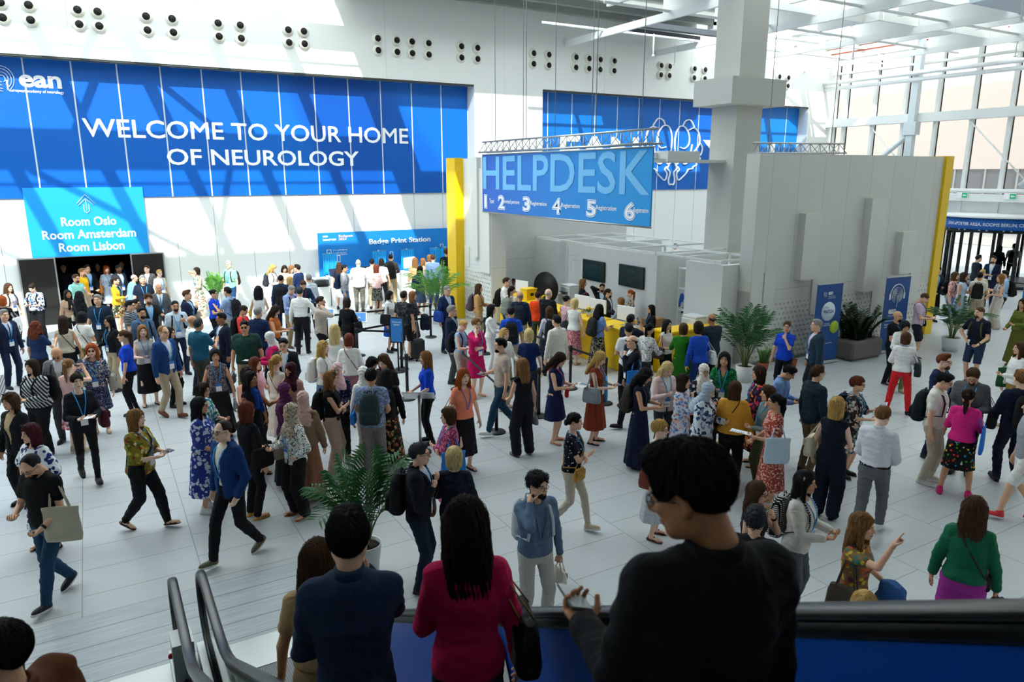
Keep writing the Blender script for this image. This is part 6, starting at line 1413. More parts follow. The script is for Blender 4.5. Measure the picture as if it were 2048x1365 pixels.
PEOPLE = [
(-0.42,26.63,1.06,1.76,'m','1','short:L','tee:#f0b41e','trousers:b','shoe:k','dn','low','beard=L','person in yellow tee|, standing in the doorway',2),
(-0.57,24.96,0.72,1.78,'m','1','short:B','polo:#8fd0c6','trousers:b','sneak:w','strap','dn','gl,beard','person in pale teal polo|, at the left of the doorway',2),
(-0.26,27.23,0.36,1.8,'m','1','short:D','blazer:k:lb','trousers:k','shoe:k','low','dn','lan','person in dark suit behind the yellow tee|, inside the doorway',2),
(0.29,27.49,0.34,1.72,'f','0','lob:A','puff:#c9d6ea','dress:x','sandal:b','dn','dn','lan,bag=#d98a3c@rb@orange','person in pale blue shirt dress with ginger hair',2),
(0.61,26.72,0.67,1.8,'m','4','buzz:k','blazer:d:w','trousers:d','shoe:k','dn','dn','lan','person in dark suit right behind the pale blue dress',2),
(0.45,24.73,1.03,1.66,'f','1','pony:D','cardi:#d9a92c:k','skirt:f/#3a3a2e/#c87a4a/#7a8a4a/#d9c9a9','sandal:b','dn','hold','lan','person in mustard cardigan and patterned skirt',2),
(0.82,25.32,1.88,1.62,'m','1','bald:G','shirt:#7fa3d0','trousers:b','shoe:B','dn','low','lan,lean=14','person in sky blue shirt, balding|, leaning by the door leaf',2),
(1.14,23.74,0.13,1.78,'m','1','short:G','polo:#182033','trousers:d','shoe:k','dn','dn','lan,fat=1.12','person in dark navy polo with grey hair|, right of the doorway',2),
(1.45,26.65,-0.40,1.74,'m','0','short:B','blazer:#4a4a4c:w','trousers:#4a4a4c','shoe:k','dn','dn','tie=n','person in grey suit and tie in front of the right door leaf',2),
(1.75,25.99,0.46,1.66,'f','0','short:Y','cardi:#c9bda6:w','trousers:b','shoe:B','dn','dn','gl,lan','person in beige cardigan with cropped blonde hair',2),
(1.42,21.81,0.02,1.76,'m','2','bald:G','blazer:#55565a:w','trousers:#55565a','shoe:k','dn','dn','lan,tie=k','person in mid grey suit and black tie, bald',2),
(2.87,25.76,-1.16,1.68,'f','1','curlybob:D','tank:f/#d9d3b8/#c76b5a/#7f9a6a/#5a6a5a','mididress:x','sandal:b','hold','hair','lan','person in cream floral sundress|, by the white wall',2),
(-2.20,24.44,0.79,1.7,'f','0','wavy:B','tee:#e9cdbf','trousers:k','shoe:k','dn','dn','lan,bp=k,cn=black','person in blush tee with long hair|, at the left picture edge',2),
(-1.61,24.39,-0.46,1.68,'f','0','bun:D','puff:f/#e6e8ee/#39456a/#5a6a9a/#222','wide:k','shoe:k','hold','hold','hp=30,lan,bp=k,cn=black,pl=phone,fat=1.15','person in blue and white print blouse|, looking at a phone by the door leaf',2),
(-0.76,23.01,0.38,1.6,'f','3','long:k','blouse:c/#c9a58a/#6a4a3a','trousers:k','shoe:k','hold','dn','scarf=k,pl=phone','person in checked blouse and black scarf',2),
(-0.48,22.22,2.29,1.64,'f','2','curlylong:k','cardi:k:b','trousers:b','shoe:k','dn','low','bag=#d9cdb9@l@cream','person in black cardigan with curly dark hair',2),
(-0.05,20.14,-0.35,1.82,'m','1','short:G','polo:#1b2a40','trousers:d','shoe:k','dn','dn','lan,fat=1.12','person in navy polo with grey hair|, in front of the doorway crowd',2),
(0.57,19.04,1.19,1.78,'m','1','short:k','polo:s/#23242a/#8a8f96','trousers:d','sneak:d','hold','low','gl,lan','person in grey striped polo',2),
(0.74,19.97,1.01,1.66,'m','2','short:k','shirt:#9a9fa6','trousers:d','shoe:k','dn','dn','gl','person half hidden behind the grey striped polo',2),
(1.02,19.74,0.12,1.8,'m','1','curly:B','blazer:k:#9db9d6','trousers:d','shoe:k','point','dn','lan,beard','person in black blazer pointing with one arm',2),
(0.76,17.91,0.31,1.78,'m','2','short:k','shirt:#4a6585','trousers:d','shoe:k','dn','dn','gl,lan,bp=k,cn=black,beard','person in slate blue shirt, smiling',2),
(1.50,18.39,0.09,1.8,'m','2','buzz:k','shirt:#c3cfdd','trousers:n','shoe:k','strap','dn','lan,beard,gl,bp=k,cn=black','person in light shirt with full black beard',2),
(1.91,19.92,1.12,1.8,'m','1','quiff:B','blazer:n:#b9d0ea','trousers:n','shoe:B','strap','dn','lan,tote=#d9cdb9@l@cream','person in navy blazer with swept brown hair|, near the floral sundress',2),
(-2.13,21.79,2.71,1.72,'f','1','bob:A','sweater:k','trousers:k','shoe:k','dn','dn','tote=w@rb@white','person in black sweater with orange hair|, at the left edge',2),
(-1.89,19.15,0.62,1.78,'m','1','short:G','blazer:n:#cfd9e6','trousers:n','shoe:k','dn','dn','tie=n,lan','person in navy suit and tie|, at the far left edge',2),
(-1.25,17.84,2.51,1.68,'f','1','curlylong:R','tee:#1c2f58','trousers:k','shoe:k','dn','talk','','person in navy tee with curly auburn hair',2),
(-0.75,18.12,2.92,1.7,'f','2','long:D','tank:#c2b7a4','trousers:k','shoe:k','dn','dn','xbag=k@r@black','person in beige sleeveless top seen from behind',2),
(-0.40,18.46,2.46,1.7,'f','2','bob:k','tee:w','wide:#7d8d6a','sneak:w','dn','dn','xbag=k@r@black','person in white tee and sage trousers',2),
(0.13,17.72,-1.05,1.68,'f','2','long:k','blouse:k','trousers:b','shoe:k','dn','hold','gl,pr=cup,lan','person in black blouse holding a coffee cup',2),
(0.33,15.73,-1.76,1.72,'f','1','pony:B','tee:rb','slim:k','shoe:k','dn','dn','sl=.7','person in royal blue staff tee with ponytail|, on the left',2),
(0.67,16.20,0.13,1.7,'f','0','long:L','tank:#b9b3ac','midi:k','sandal:k','low','hold','pr=phone,lan','person in grey top and black skirt holding a dark phone',2),
(0.97,15.15,0.63,1.84,'m','1','thin:L','blazer:#1d3f78:#dfe3ee','trousers:b','shoe:#6a3520','dn','dn','gl,lan,belt,walk=.35','person in bright blue blazer and beige trousers',2),
(1.13,15.85,0.97,1.66,'f','1','curlylong:D','jacket:k:k','trousers:k','shoe:k','dn','dn','','person in black with curly hair behind the blue blazer',2),
(1.62,16.42,1.82,1.76,'m','2','none:k','shirt:w','trousers:n','shoe:k','dn','low','xbag=k@r@black','person in white shirt with shaved head and cross strap',2),
(1.69,15.93,2.34,1.76,'m','2','short:d','polo:#1f5a78','trousers:#4a4640','shoe:k','dn','talk','','person in teal polo with dark grey hair',2),
(-0.76,14.64,-0.12,1.78,'m','2','none:k','blazer:#6f7276:#dfe4ea','trousers:d','shoe:k','low','low','hp=35,sun,bp=d,cn=grey','person in grey blazer with bald head|, looking down',2),
(-0.60,13.93,2.66,1.66,'f','0','pony:L','tank:#e6b9b3','skirt:f/#f0dcd8/#d9607a/#c9405a/#e9a9a9','sneak:b','photo','photo','pl=phone','person in pink top with long ponytail taking a photo',2),
(-0.24,14.81,-0.07,1.7,'f','0','wavy:A','blouse:z/#3a4a78/#d9d6cf/#b9a58a/#26335a','skirt:z/#22284a/#8a8aa9/#26335a','sandal:b','dn','phone','sun,lan,bag=#9d9890@lb@grey,pr=phone','person in patterned blouse and dark sunglasses on the phone',2),
(-1.10,14.07,-0.79,1.68,'f','1','lob:D','blouse:t/#17181c/#b9bcc0','trousers:k','shoe:k','hold','low','hs,fat=1.3,bp=k,cn=black','person in black and white striped top',2),
(-0.45,12.46,0.21,1.74,'f','0','bun:D','blouse:#141821','slim:k','shoe:k','hold','hold','lan,walk=.55,pl=notebook,bag=#4a1824@lb@burgundy','person in black blouse holding a notebook, walking',1),
(-1.25,11.98,-0.77,1.68,'f','2','curlybob:B','jacket:k:#c9b08a','trousers:k','shoe:k','dn','dn','hs','person in black jacket over beige top|, left edge',1),
(-0.92,10.31,-0.96,1.68,'f','1','lob:U','puff:f/#e9ecf2/#24357a/#1f2d6a/#e9ecf2','midi:f/#e9ecf2/#24357a/#1f2d6a/#e9ecf2','sandal:k','hip','hip','hs,fat=1.12','person in white and navy floral outfit with burgundy hair',1),
(-0.79,8.91,-0.70,1.8,'m','1','thin:k','tee:#121316','trousers:#22405e','sneak:#15161a','low','hold','hp=35,gl,beard=k,walk=.5,watch,tote=#c3bca6@lf@canvas','person in black tee and jeans looking into a canvas bag',1),
(0.22,10.27,1.02,1.68,'f','0','lob:L','puff:f/#8a7a2a/#c9a93a/#5a6a2a/#8a3a2a/#d9cf9a','trousers:#181a1f','sandal:#5a2a1a','hold','hold','lan,walk=.55,lead=l,fat=1.2,hem=.86,xbag=k@r@black,pl=phone','person in olive floral blouse walking with a black shoulder bag',1),
(3.88,25.72,-0.85,1.84,'m','0','short:W','polo:#8fcfae','trousers:#22406a','shoe:B','dn','dn','gl,lan,bp=#3a2a2a,cn=dark','person in mint green polo with white hair',2),
(2.65,20.69,0.92,1.66,'f','1','bun:k','polo:rb','trousers:k','shoe:k','low','hold','gl','person in royal blue staff polo with a dark bun',2),
(2.96,20.17,-2.41,1.76,'m','2','short:k','polo:#8ea6cc','trousers:#a9a195','shoe:k','talk','low','lan,bp=k,cn=black','person in pale blue polo gesturing to the staff member',2),
(2.89,17.85,0.89,1.66,'f','2','bun:D','tee:#e2403c','trousers:k','shoe:k','dn','hold','hp=20,sl=.9,bp=k,cn=black','person in red top with hair clip',2),
(3.02,16.62,2.44,1.78,'m','1','short:G','blazer:#17264a:w','trousers:k','shoe:k','dn','dn','gl','person in navy suit with grey hair seen from behind',2),
(3.51,17.36,1.02,1.68,'f','2','wavy:D','tank:#b5622a','trousers:k','shoe:k','hold','hold','hp=25,pl=phone','person in rust sleeveless top looking at a phone',2),
(3.80,20.56,2.87,1.68,'f','1','curlylong:k','tank:w','mididress:x','sandal:b','dn','low','bag=#c9a43a@l@yellow','person in white sleeveless dress with big dark curls',2),
(4.50,19.91,0.48,1.76,'m','1','short:G','shirt:#8ea3cf','trousers:kh','shoe:B','hold','hold','hp=30,lan=#c0304a,nobadge,bp=k,cn=black','person in blue shirt and khaki trousers with a red lanyard',2),
(4.53,18.95,2.82,1.8,'m','1','short:d','shirt:w','trousers:k','sneak:k','dn','hip','tuck,belt','person in white shirt and black trousers seen from behind',2),
(5.05,20.82,-0.06,1.78,'m','1','short:B','sweater:#16304e','trousers:d','shoe:k','desk','desk','hp=35,lean=14,lan=#c0304a,hs','person in navy sweater bending with a red lanyard',2),
(5.03,22.18,2.22,1.66,'f','1','lob:Y','blazer:n:w','trousers:n','shoe:k','dn','hold','','person in navy blazer with wavy blonde hair',2),
(5.17,25.32,0.84,1.7,'f','0','wavy:Y','tank:w','skirt:w','sandal:b','hold','hold','hp=25,bp=d,cn=dark','person in white top with long blonde hair by the wall',2),
(5.64,25.55,-0.04,1.63,'f','0','wavy:D','blouse:z/#d9d3c0/#7a7a5a/#b9a98a','trousers:w','shoe:b','hold','hold','hp=30','person in pale print blouse with dark wavy hair by the wall',2),
(5.67,24.72,0.30,1.7,'f','0','lob:L','blouse:#cfd6dd','trousers:b','shoe:b','dn','hold','hp=20','person in pale top partly hidden behind the navy jacket',2),
(5.71,23.91,-2.33,1.8,'m','1','short:D','jacket:#1b2f55','trousers:n','shoe:k','hold','dn','lan','person in navy jacket turned to the two women by the wall',2),
(4.65,21.62,2.76,1.8,'m','2','buzz:k','blazer:#1c2a48:w','trousers:n','shoe:k','dn','dn','bp=#15161a,cn=large black','person in navy suit with a big backpack',2),
(5.47,21.61,-3.04,1.76,'m','1','short:G','shirt:#c3ced8','trousers:d','shoe:k','desk','dn','','person in pale grey shirt in front of the dark printer',2),
(4.58,17.23,1.13,1.8,'m','1','short:D','blazer:w/#8a7d72/#b5a99c:w','trousers:k','shoe:k','dn','phone','gl,beard,pr=phone','person in brown tweed blazer on the phone',2),
(5.31,17.43,2.32,1.68,'f','2','bob:D','sweater:k','trousers:k','shoe:k','dn','hold','bag=k@rb@black,pl=phone','person in black with a large handbag at the tilted signs',2),
(4.07,14.30,2.69,1.7,'f','0','wavy:P','tank:w','skirt:#c03a4a','sandal:b','dn','low','','person in white top with long pale blonde hair',2),
(4.05,13.29,2.76,1.7,'f','1','bob:R','blouse:w','midi:#9a6a74','shoe:k','dn','dn','xbag=#8a4a4a@r@brown','person in white blouse and mauve skirt',2),
(3.44,12.93,0.96,1.7,'f','0','wavy:Y','tee:w','midi:#5a83b0','sneak:w','hold','low','bp=w,cn=white,hs','person in white tee and denim skirt',2),
(2.24,16.42,-1.36,1.76,'m','3','short:k','blazer:#161e34:w','trousers:#161e34','shoe:k','dn','point','lan','person in dark navy suit reaching out an arm',2),
(2.47,15.08,-0.34,1.8,'m','2','short:k','polo:#1a3a33','trousers:kh','shoe:k','dn','bag','fat=1.22,sun=1,bag=#55585c@rh@grey','person in dark green polo',2),
(2.89,14.57,-1.59,1.64,'f','1','hijab:#d9d9d9','jacket:#c2185b','trousers:k','shoe:k','hold','hold','hp=20,lan=#2b6fd0,pl=paper','person in magenta jacket and white headscarf',2),
(2.85,13.39,-0.38,1.74,'m','1','short:k','jacket:#161a24:#e4e4e8','trousers:n','shoe:B','low','hold','gl,lan,hp=10','person in black jacket with glasses beside the magenta jacket',2),
(1.66,13.46,-0.04,1.66,'f','2','bob:k','tank:z/#55505a/#a08a8a/#2a2a33','maxi:k','shoe:k','dn','bag','lan,bag=#808388@lh@grey','person in sleeveless print top and black skirt',2),
(2.18,12.66,0.87,1.61,'f','0','lob:R','tee:#e0a9b8','trousers:k','shoe:k','hold','dn','','person in pink tee with chestnut hair',1),
(2.47,12.30,2.07,1.7,'f','0','pony:Y','tee:#ddd6cb','mididress:x','sandal:b','dn','dn','hs,xbag=#8a6a4a@r@brown','person in cream knit dress with blonde ponytail',1),
(2.60,11.80,-0.91,1.66,'f','2','hijab:#3a1220','sweater:#b58a86','maxi:k','shoe:k','dn','hold','','person in dusty pink top and maroon headscarf',1),
(1.90,11.82,2.46,1.66,'f','2','curlybob:D','tank:#e9a08f','mididress:x','sandal:b','hold','dn','hs,xbag=#e0d6c6@l@cream','person in peach dress with short curly hair',1),
(1.86,11.33,0.71,1.72,'f','3','long:k','tank:#15161c','mididress:f/#e9c4b0/#b02a3a/#2a3a2a/#e9c4b0','sandal:k','talk','dn','hs,scarf=#17408f','person in black top and blue scarf with long dark hair',1),
(3.26,11.42,-0.45,1.66,'f','1','hijab:#e3b9bd','blouse:d/#171d38/#c9b9c9','trousers:k','sandal:#4a2a1a','hold','low','lan,pl=phone,hem=.7','person in navy floral tunic and pink headscarf',1),
(2.96,10.80,1.13,1.7,'f','1','long:L','tank:k','wide:#c3a795','sneak:w','cross','cross','hs,bp=k,cn=black','person in black top and beige wide trousers with very long hair',1),
(3.57,11.03,0.21,1.64,'f','1','hijab:#e9e6e3','cardi:w:#d06a50','trousers:#c9c3b9','shoe:b','low','dn','lan','person in white headscarf next to the blue shirt',1),
(3.94,11.77,0.55,1.61,'f','1','bob:k','tee:#d9d0c6','trousers:b','shoe:b','dn','low','hp=25','person in beige tee with black bob',1),
(4.06,11.33,-0.87,1.75,'f','0','long:B','tee:#2a2622','trousers:#7a7a4a','shoe:b','dn','low','hp=25','person in dark tee with long brown hair beside the black bob',1),
(3.47,10.36,2.64,1.76,'m','2','short:k','tee:z/#6f89b0/#b5bccb/#5a72a0','trousers:#827a7a','shoe:b','low','low','lan,hem=.86,fat=1.1,bp=#2b3a3f,cn=dark teal,bag=#2a86e0@l@blue','person in blue speckled shirt and grey trousers',1),
(3.85,10.72,2.71,1.63,'f','2','long:k','jacket:k','maxi:f/#1d1a17/#b06a50/#c9a97a/#7a3a2a/#3a4a3a','sandal:b','dn','dn','bp=#17181b,cn=black','person in black jacket and ornate long skirt',1),
(1.17,11.39,0.94,1.62,'f','1','bob:D','puff:f/#d9e6df/#2a8a6a/#2a6aa9/#3a9a7a','trousers:w','shoe:b','hold','dn','gl,hband=#9db58a,lan','person in green floral blouse and headband',1),
(1.01,10.43,1.21,1.68,'f','2','long:k','puff:f/#2a3f8f/#c9d3ec/#dfe6f6/#2a3f8f','mididress:x','sneak:w','hold','low','gl,fat=1.12','person in blue and white patterned dress with long black hair',1),
(1.11,8.81,-1.08,1.82,'m','0','thin:D','blazer:#17386f:#e4e0d6','trousers:#131419','sneak:#5a5644','pock','dn','gl,lan,nobadge,walk=.6,lead=r','person in blue blazer and black trousers striding',1),
(1.54,9.88,1.94,1.68,'f','1','lob:R','blazer:#14151c:#c02a3a','trousers:k','sandal:#c9962a','low','dn','gl,lan,hem=.7,bag=k@rb@black','person in long black jacket with auburn hair',1),
(2.23,10.70,1.01,1.64,'f','3','hijab:#56264f','blouse:#4a2044','maxi:k','shoe:k','hold','hold','lan','person in purple headscarf and blouse',1),
(2.35,10.06,2.74,1.66,'f','2','hijab:#c3a39a','coat:#7d6650','maxi:#8d5f47','sandal:b','strap','dn','lan,bag=#1d2328@lb@dark','person in brown jacket and rose beige headscarf',1),
(2.08,9.60,-1.26,1.66,'f','1','hijab:z/#b9a995/#3a3a3a/#b9a995','cardi:z/#e9e9e5/#e9e9e5/#3a3f3f:w','wide:#121215','sandal:#b0622a','hip','hold','lan,bag=#b5a18a@rb@taupe','person in white cardigan and patterned headscarf',1),
(4.81,11.32,-1.80,1.68,'f','1','long:L','tee:rb','slim:k','shoe:k','low','low','sl=.75','person in blue staff tee with long ombre hair',1),
(4.82,9.89,0.07,1.7,'f','0','wavy:A','tee:#f08a6a','midi:#15151a','sandal:k','dn','dn','lan=#3a6ac0,nobadge,bag=#b08a6a@rb@tan','person in coral top with ginger hair',1),
(3.91,8.47,-1.74,1.62,'f','1','bob:B','puff:z/#9a3560/#d98aa9/#7a2448','mididress:x','shoe:k','cross','cross','sl=1.7,tote=#2a86e0@l@blue,lan','person in pink print blouse with folded arms',1),
(2.86,7.05,1.01,1.78,'m','1','short:d','blazer:#14171f:#b9cbe0','trousers:#1b2638','shoe:#2a1a16','strap','strap','gl,lan,bp=#15161a,cn=black','person in dark blazer with a black backpack and glasses',1),
(3.29,7.02,2.62,1.66,'f','0','bob:P','blazer:#121a2a','trousers:k','shoe:k','hold','dn','bag=#6a3526@l@brown','person in navy jacket with platinum bob',1),
(6.17,11.06,-1.73,1.8,'m','1','short:k','polo:#c3b3a5','trousers:#1f3f58','sneak:w','dn','hold','beard,walk=.6,pl=phone,pr=phone','person in beige polo and jeans walking',1),
(5.97,9.97,3.13,1.7,'f','1','long:L','tank:#14161f','wide:#14161f','shoe:#8a8070','low','dn','bag=#777a7e@rh@grey','person in black jumpsuit with long brown hair',1),
(6.81,13.32,0.22,1.72,'f','0','updo:L','blouse:#c4155f','dress:x','sandal:#c9a97a','cross','phone','gl,lan,pr=phone,sl=1.2','person in magenta dress on the phone',2),
(6.65,13.74,0.59,1.66,'f','0','short:Y','tank:#a9c6ea','shorts:#b8ada0','sneak:w','hold','hold','hp=30,lan,bp=k,cn=black,pr=phone,pl=jkt@#b5a28c@beige','person in pale blue top with short blonde hair',2),
(6.81,14.55,0.96,1.8,'m','1','short:G','blazer:#14203a:#9db9e0','trousers:#44484e','shoe:k','dn','dn','gl','person in navy blazer with grey hair behind the pale blue top',2),
(7.98,17.30,0.27,1.8,'m','1','buzz:G','blazer:#15284c:#b9cbe6','trousers:n','shoe:k','dn','dn','gl,bag=#1d3f96@rb@blue','person in navy suit with a blue shoulder bag beside the yellow pylon',2),
(6.67,18.08,0.69,1.66,'f','2','bob:k','shirt:w','skirt:#1c4fa8','shoe:k','dn','dn','bag=#17181b@rb@black','person in white shirt and blue skirt',2),
(6.64,16.98,2.24,1.8,'m','2','short:D','tee:f/#2b2c31/#44464c/#1a1b1f/#55565c','shorts:k','sneak:k','dn','dn','sole=#e4e3df','person in charcoal mottled tee and black shorts',2),
(7.12,17.58,0.84,1.68,'f','1','lob:L','puff:z/#17181b/#6a6a62/#17181b','dress:x','sandal:b','carry','dn','hs,sl=1.2,pl=jkt@#1b2436@dark','person in black floral dress with blonde hair',2),
(7.37,24.88,2.50,1.66,'f','1','wavy:B','tee:#1b2138','skirt:w','shoe:k','dn','hold','','person in navy tee and white skirt at the badge counter',2),
(7.12,23.50,1.10,1.74,'m','2','short:k','sweater:#9a9ca3','trousers:#44679a','sneak:n','dn','dn','gl,bp=#1b2f4c,cn=navy','person in grey sweater and jeans',2),
(7.82,24.16,2.74,1.8,'m','0','bald:W','shirt:w','trousers:#7a756a','shoe:d','desk','desk','lean=10,fat=1.15,hem=.85','person in loose white shirt at the badge counter',2),
(8.44,24.49,2.72,1.76,'m','2','short:k','shirt:#e4e2de','trousers:#b5a58c','shoe:k','dn','hold','lan','person in white shirt and beige trousers at the badge counter',2),
(8.25,23.54,1.93,1.68,'f','1','lob:R','cardi:#d9b3ae','skirt:z/#2a2a2a/#a9a59a/#2a2a2a','shoe:b','cross','cross','','person in pink cardigan and speckled skirt',2),
(8.81,24.55,2.62,1.75,'f','1','curlybob:D','tee:w','trousers:k','shoe:k','hold','dn','','person in white tee and black trousers at the badge counter',2),
(9.33,25.00,2.70,1.84,'m','2','buzz:k','shirt:#3a3a38','trousers:#c3a87e','shoe:B','dn','desk','bp=#1c1c1c,cn=black','person in dark shirt and sand trousers',2),
(10.07,24.49,2.58,1.72,'f','0','wavy:L','blouse:#c9a97a','trousers:w','shoe:b','dn','hold','','person in tan top with light brown waves near the last counter',2),
(10.39,24.53,1.52,1.68,'f','1','long:L','blouse:#b5a28a','trousers:#8aa0b0','shoe:b','hold','dn','','person in taupe blouse beside the blue grey blazer',2),
(9.44,22.56,1.87,1.66,'f','2','long:k','tank:#3a4a66','dress:x','sneak:w','cross','dn','bp=#1d2747,cn=navy','person in denim blue dress with a navy backpack',2),
(10.60,24.08,2.64,1.84,'m','1','short:B','blazer:#6d86ab','trousers:#1f3a70','shoe:#8a4a26','dn','dn','','person in blue grey blazer and blue trousers',2),
(11.60,25.07,2.53,1.9,'m','2','curly:B','tee:k','trousers:b','shoe:B','dn','up','bag=#8a4526@lb@brown','person in black tee reaching up to the banner',2),
(10.99,25.31,2.38,1.7,'f','1','bob:L','tee:#c9a88a','trousers:b','shoe:b','dn','dn','','person hidden behind the blue grey blazer',2),
(9.23,17.88,0.92,1.68,'f','1','wavy:B','coat:#c99a62','trousers:b','sneak:w','hold','dn','bp=#5a4a55,cn=purple grey,pl=phone','person in tan coat',2),
(10.01,17.69,0.71,1.82,'m','1','short:D','shirt:w','trousers:#24426a','shoe:k','low','desk','gl,lan,bp=#1a1b1d,cn=black','person in white shirt with a black backpack at the first counter',2),
(11.92,20.53,-0.87,1.313,'m','4','short:k','shirt:#c3ccd6','trousers:k','shoe:k','desk','desk','gl','dark haired person behind the first monitor',2),
(9.76,16.93,1.92,1.72,'f','1','pony:D','coat:#d9cdb8','trousers:b','sneak:w','hold','dn','bp=#7d8278,cn=grey','person in cream coat with dark ponytail',2),
(9.31,15.72,2.43,1.76,'m','2','bald:G','blazer:#1b2742','trousers:#a39a8a','shoe:k','desk','dn','bp=#1c2733,cn=dark leather','person in navy suit, balding, in front of the yellow box',2),
(10.18,16.25,2.41,1.6,'m','1','short:D','jacket:#f04a1e','trousers:#3a4a3a','shoe:k','dn','hold','','person in bright orange jacket',2),
(10.02,15.50,1.87,1.8,'m','0','bald:W','blazer:#16171b','trousers:k','shoe:k','desk','dn','gl,fat=1.15','person in black suit with white hair',2),
(8.01,14.89,1.08,1.66,'f','2','long:k','blouse:w','trousers:w','shoe:b','hold','hold','hs','person in white blouse with long black hair',2),
(8.04,13.97,2.62,1.74,'m','2','short:k','polo:#1f4fc4','trousers:#9a9488','shoe:k','dn','dn','bp=#17181c,cn=black','person in royal blue polo with a black backpack',2),
(6.92,12.31,0.19,1.68,'f','0','bob:Y','shirt:w','trousers:b','shoe:b','hold','dn','hs','person in white shirt with blonde bob and raised sunglasses',2),
(7.28,11.94,2.56,1.7,'f','0','bob:P','tee:#16285a','trousers:#1a2a44','sandal:b','hold','dn','','person in navy tee with blonde bob seen from behind',2),
(9.10,14.00,2.74,1.66,'f','1','lob:B','shirt:#d3d0dd','trousers:n','shoe:k','dn','hold','bp=#20242e,cn=dark blue','person in lilac shirt with brown hair',2),
(8.26,12.41,-3.03,1.8,'m','1','short:k','shirt:#e6e2d6','trousers:#cabfa9','shoe:b','dn','dn','','person in cream shirt and beige trousers',2),
(6.79,10.22,0.63,1.68,'f','1','wavy:D','tank:#18224a','dress:x','sandal:#b58a6a','hold','hold','gl,hp=35,lan,pl=paper,xbag=#d8202a@lf@red','person in navy dress writing on a sheet',1),
(10.33,15.11,1.67,1.66,'f','1','bun:k','sweater:#dfb3bd','trousers:b','shoe:b','hold','dn','','person in pink sweater with black bun',2),
(10.18,14.53,2.01,1.68,'f','0','bob:P','tank:w','midi:z/#b8606a/#e6c3c3/#9a4a5a','sandal:b','desk','dn','bag=#3a4044@lb@grey,fl=1.2','person in white lace top and pink skirt',2),
(10.34,13.73,1.62,1.64,'f','2','curlylong:k','tee:#7d9ad6','maxi:z/#1c1c1e/#c9c0a9/#1c1c1e','sandal:b','desk','hold','bp=#26292b,cn=dark grey,pr=phone','person in periwinkle tee and striped skirt',2),
(9.82,11.92,1.93,1.74,'m','2','short:k','polo:#1a2238','trousers:n','shoe:k','desk','photo','pr=phone','person in dark polo leaning on the counter with a phone',2),
(9.13,11.11,2.72,1.76,'m','2','short:k','tee:#e6e7ea','trousers:k','shoe:k','hold','dn','bp=#1c2740,cn=navy','person in white tee in front of the yellow counter',2),
(8.46,10.16,-1.91,1.78,'m','1','bald:D','blazer:#161a26:#e6ecf3','trousers:#16181e','shoe:k','face','dn','lan,walk=.5,tote=#2a86e0@l@blue','person in black blazer and open shirt, receding hair, walking',2),
(9.77,11.37,1.73,1.64,'f','2','pony:k','blouse:z/#d9dadb/#3a3a3c/#d9dadb','trousers:d','shoe:k','desk','desk','gl,lean=12','person in black and white print blouse leaning to the counter',2),
(10.60,11.63,0.13,1.61,'f','1','long:k','tank:#e9e4e0','trousers:k','shoe:k','hold','hold','bag=c/#4a3b33/#2b221e@rb@checked,pl=phone','person in white sleeveless top with long black hair',2),
(10.52,11.03,2.34,1.64,'f','1','bob:B','tee:#2a7a1e','mididress:x','shoe:b','desk','dn','fat=1.12,sl=.9','person in green dress seen from behind',2),
(10.60,10.59,2.88,1.72,'f','2','curlybob:D','blazer:#1d49b4','trousers:#17306a','shoe:k','dn','desk','lean=10,bag=w@rb@white','person in cobalt blue jacket',2),
(11.43,11.12,3.04,1.74,'m','3','bald:d','blazer:#212c3c','trousers:k','shoe:k','desk','desk','fat=1.15,lan','person in dark slate jacket, balding, leaning on the counter',2),
(12.38,17.28,0.95,1.67,'f','0','long:L','tee:#1c2030','trousers:k','shoe:k','dn','low','','clerk in black top with long brown hair behind the counter',2),
(11.78,16.20,-1.67,1.482,'f','1','lob:U','shirt:#a9adb2','trousers:k','shoe:k','desk','desk','hs,lan,hp=25','clerk in grey shirt with dark red hair behind the counter',2),
(12.52,16.51,-0.65,1.614,'m','2','short:D','blazer:#1f2226:#d9e2ec','trousers:k','shoe:k','dn','hair','lan,beard','clerk in black blazer raising a hand behind the counter',2),
(11.89,15.43,0.56,1.666,'m','1','lowbun:D','blazer:#33312f:w','trousers:k','shoe:k','low','desk','gl,lan,beard','clerk in charcoal blazer with tied back hair',2),
(11.81,14.73,-2.77,1.537,'f','1','bob:L','shirt:#a9bcd9','trousers:n','shoe:k','desk','dn','','clerk in pale blue shirt with light brown hair',2),
(12.77,15.53,-2.08,1.565,'f','0','pony:A','shirt:f/#cdbfae/#7a5a4a/#9a8a6a/#5a6a6a','trousers:k','shoe:k','low','desk','lan','clerk in floral shirt with red ponytail',2),
(11.87,13.60,-1.94,1.512,'f','1','long:k','blazer:#15161b:k','trousers:k','shoe:k','desk','low','gl,lan','clerk in black blazer with long black hair at the last monitor',2),
(14.27,15.16,-2.32,1.711,'m','0','short:Y','shirt:#3a66c0','trousers:k','shoe:k','low','low','hp=30','blond person in blue half hidden behind the office wall',2),
(21.78,23.56,-2.32,1.75,'m','1','short:k','shirt:w','trousers:k','shoe:k','dn','dn','','dark haired person far behind the office rails, only the hair showing',2),
(7.39,9.83,0.58,1.7,'f','0','long:Y','tank:#8a3a26','mididress:x','sandal:k','hold','hold','hp=25,lan,bag=#8d9299@rb@grey,pl=phone,tote=#58a6e4@lf@light blue','person in rust dress with long blonde hair',1),
(7.35,8.59,0.60,1.7,'f','2','curlylong:k','tank:#131b33','maxidress:x','shoe:k','hold','hold','hp=30,bp=#383430,cn=dark brown,pl=phone','person in long navy dress with dark wavy hair',1),
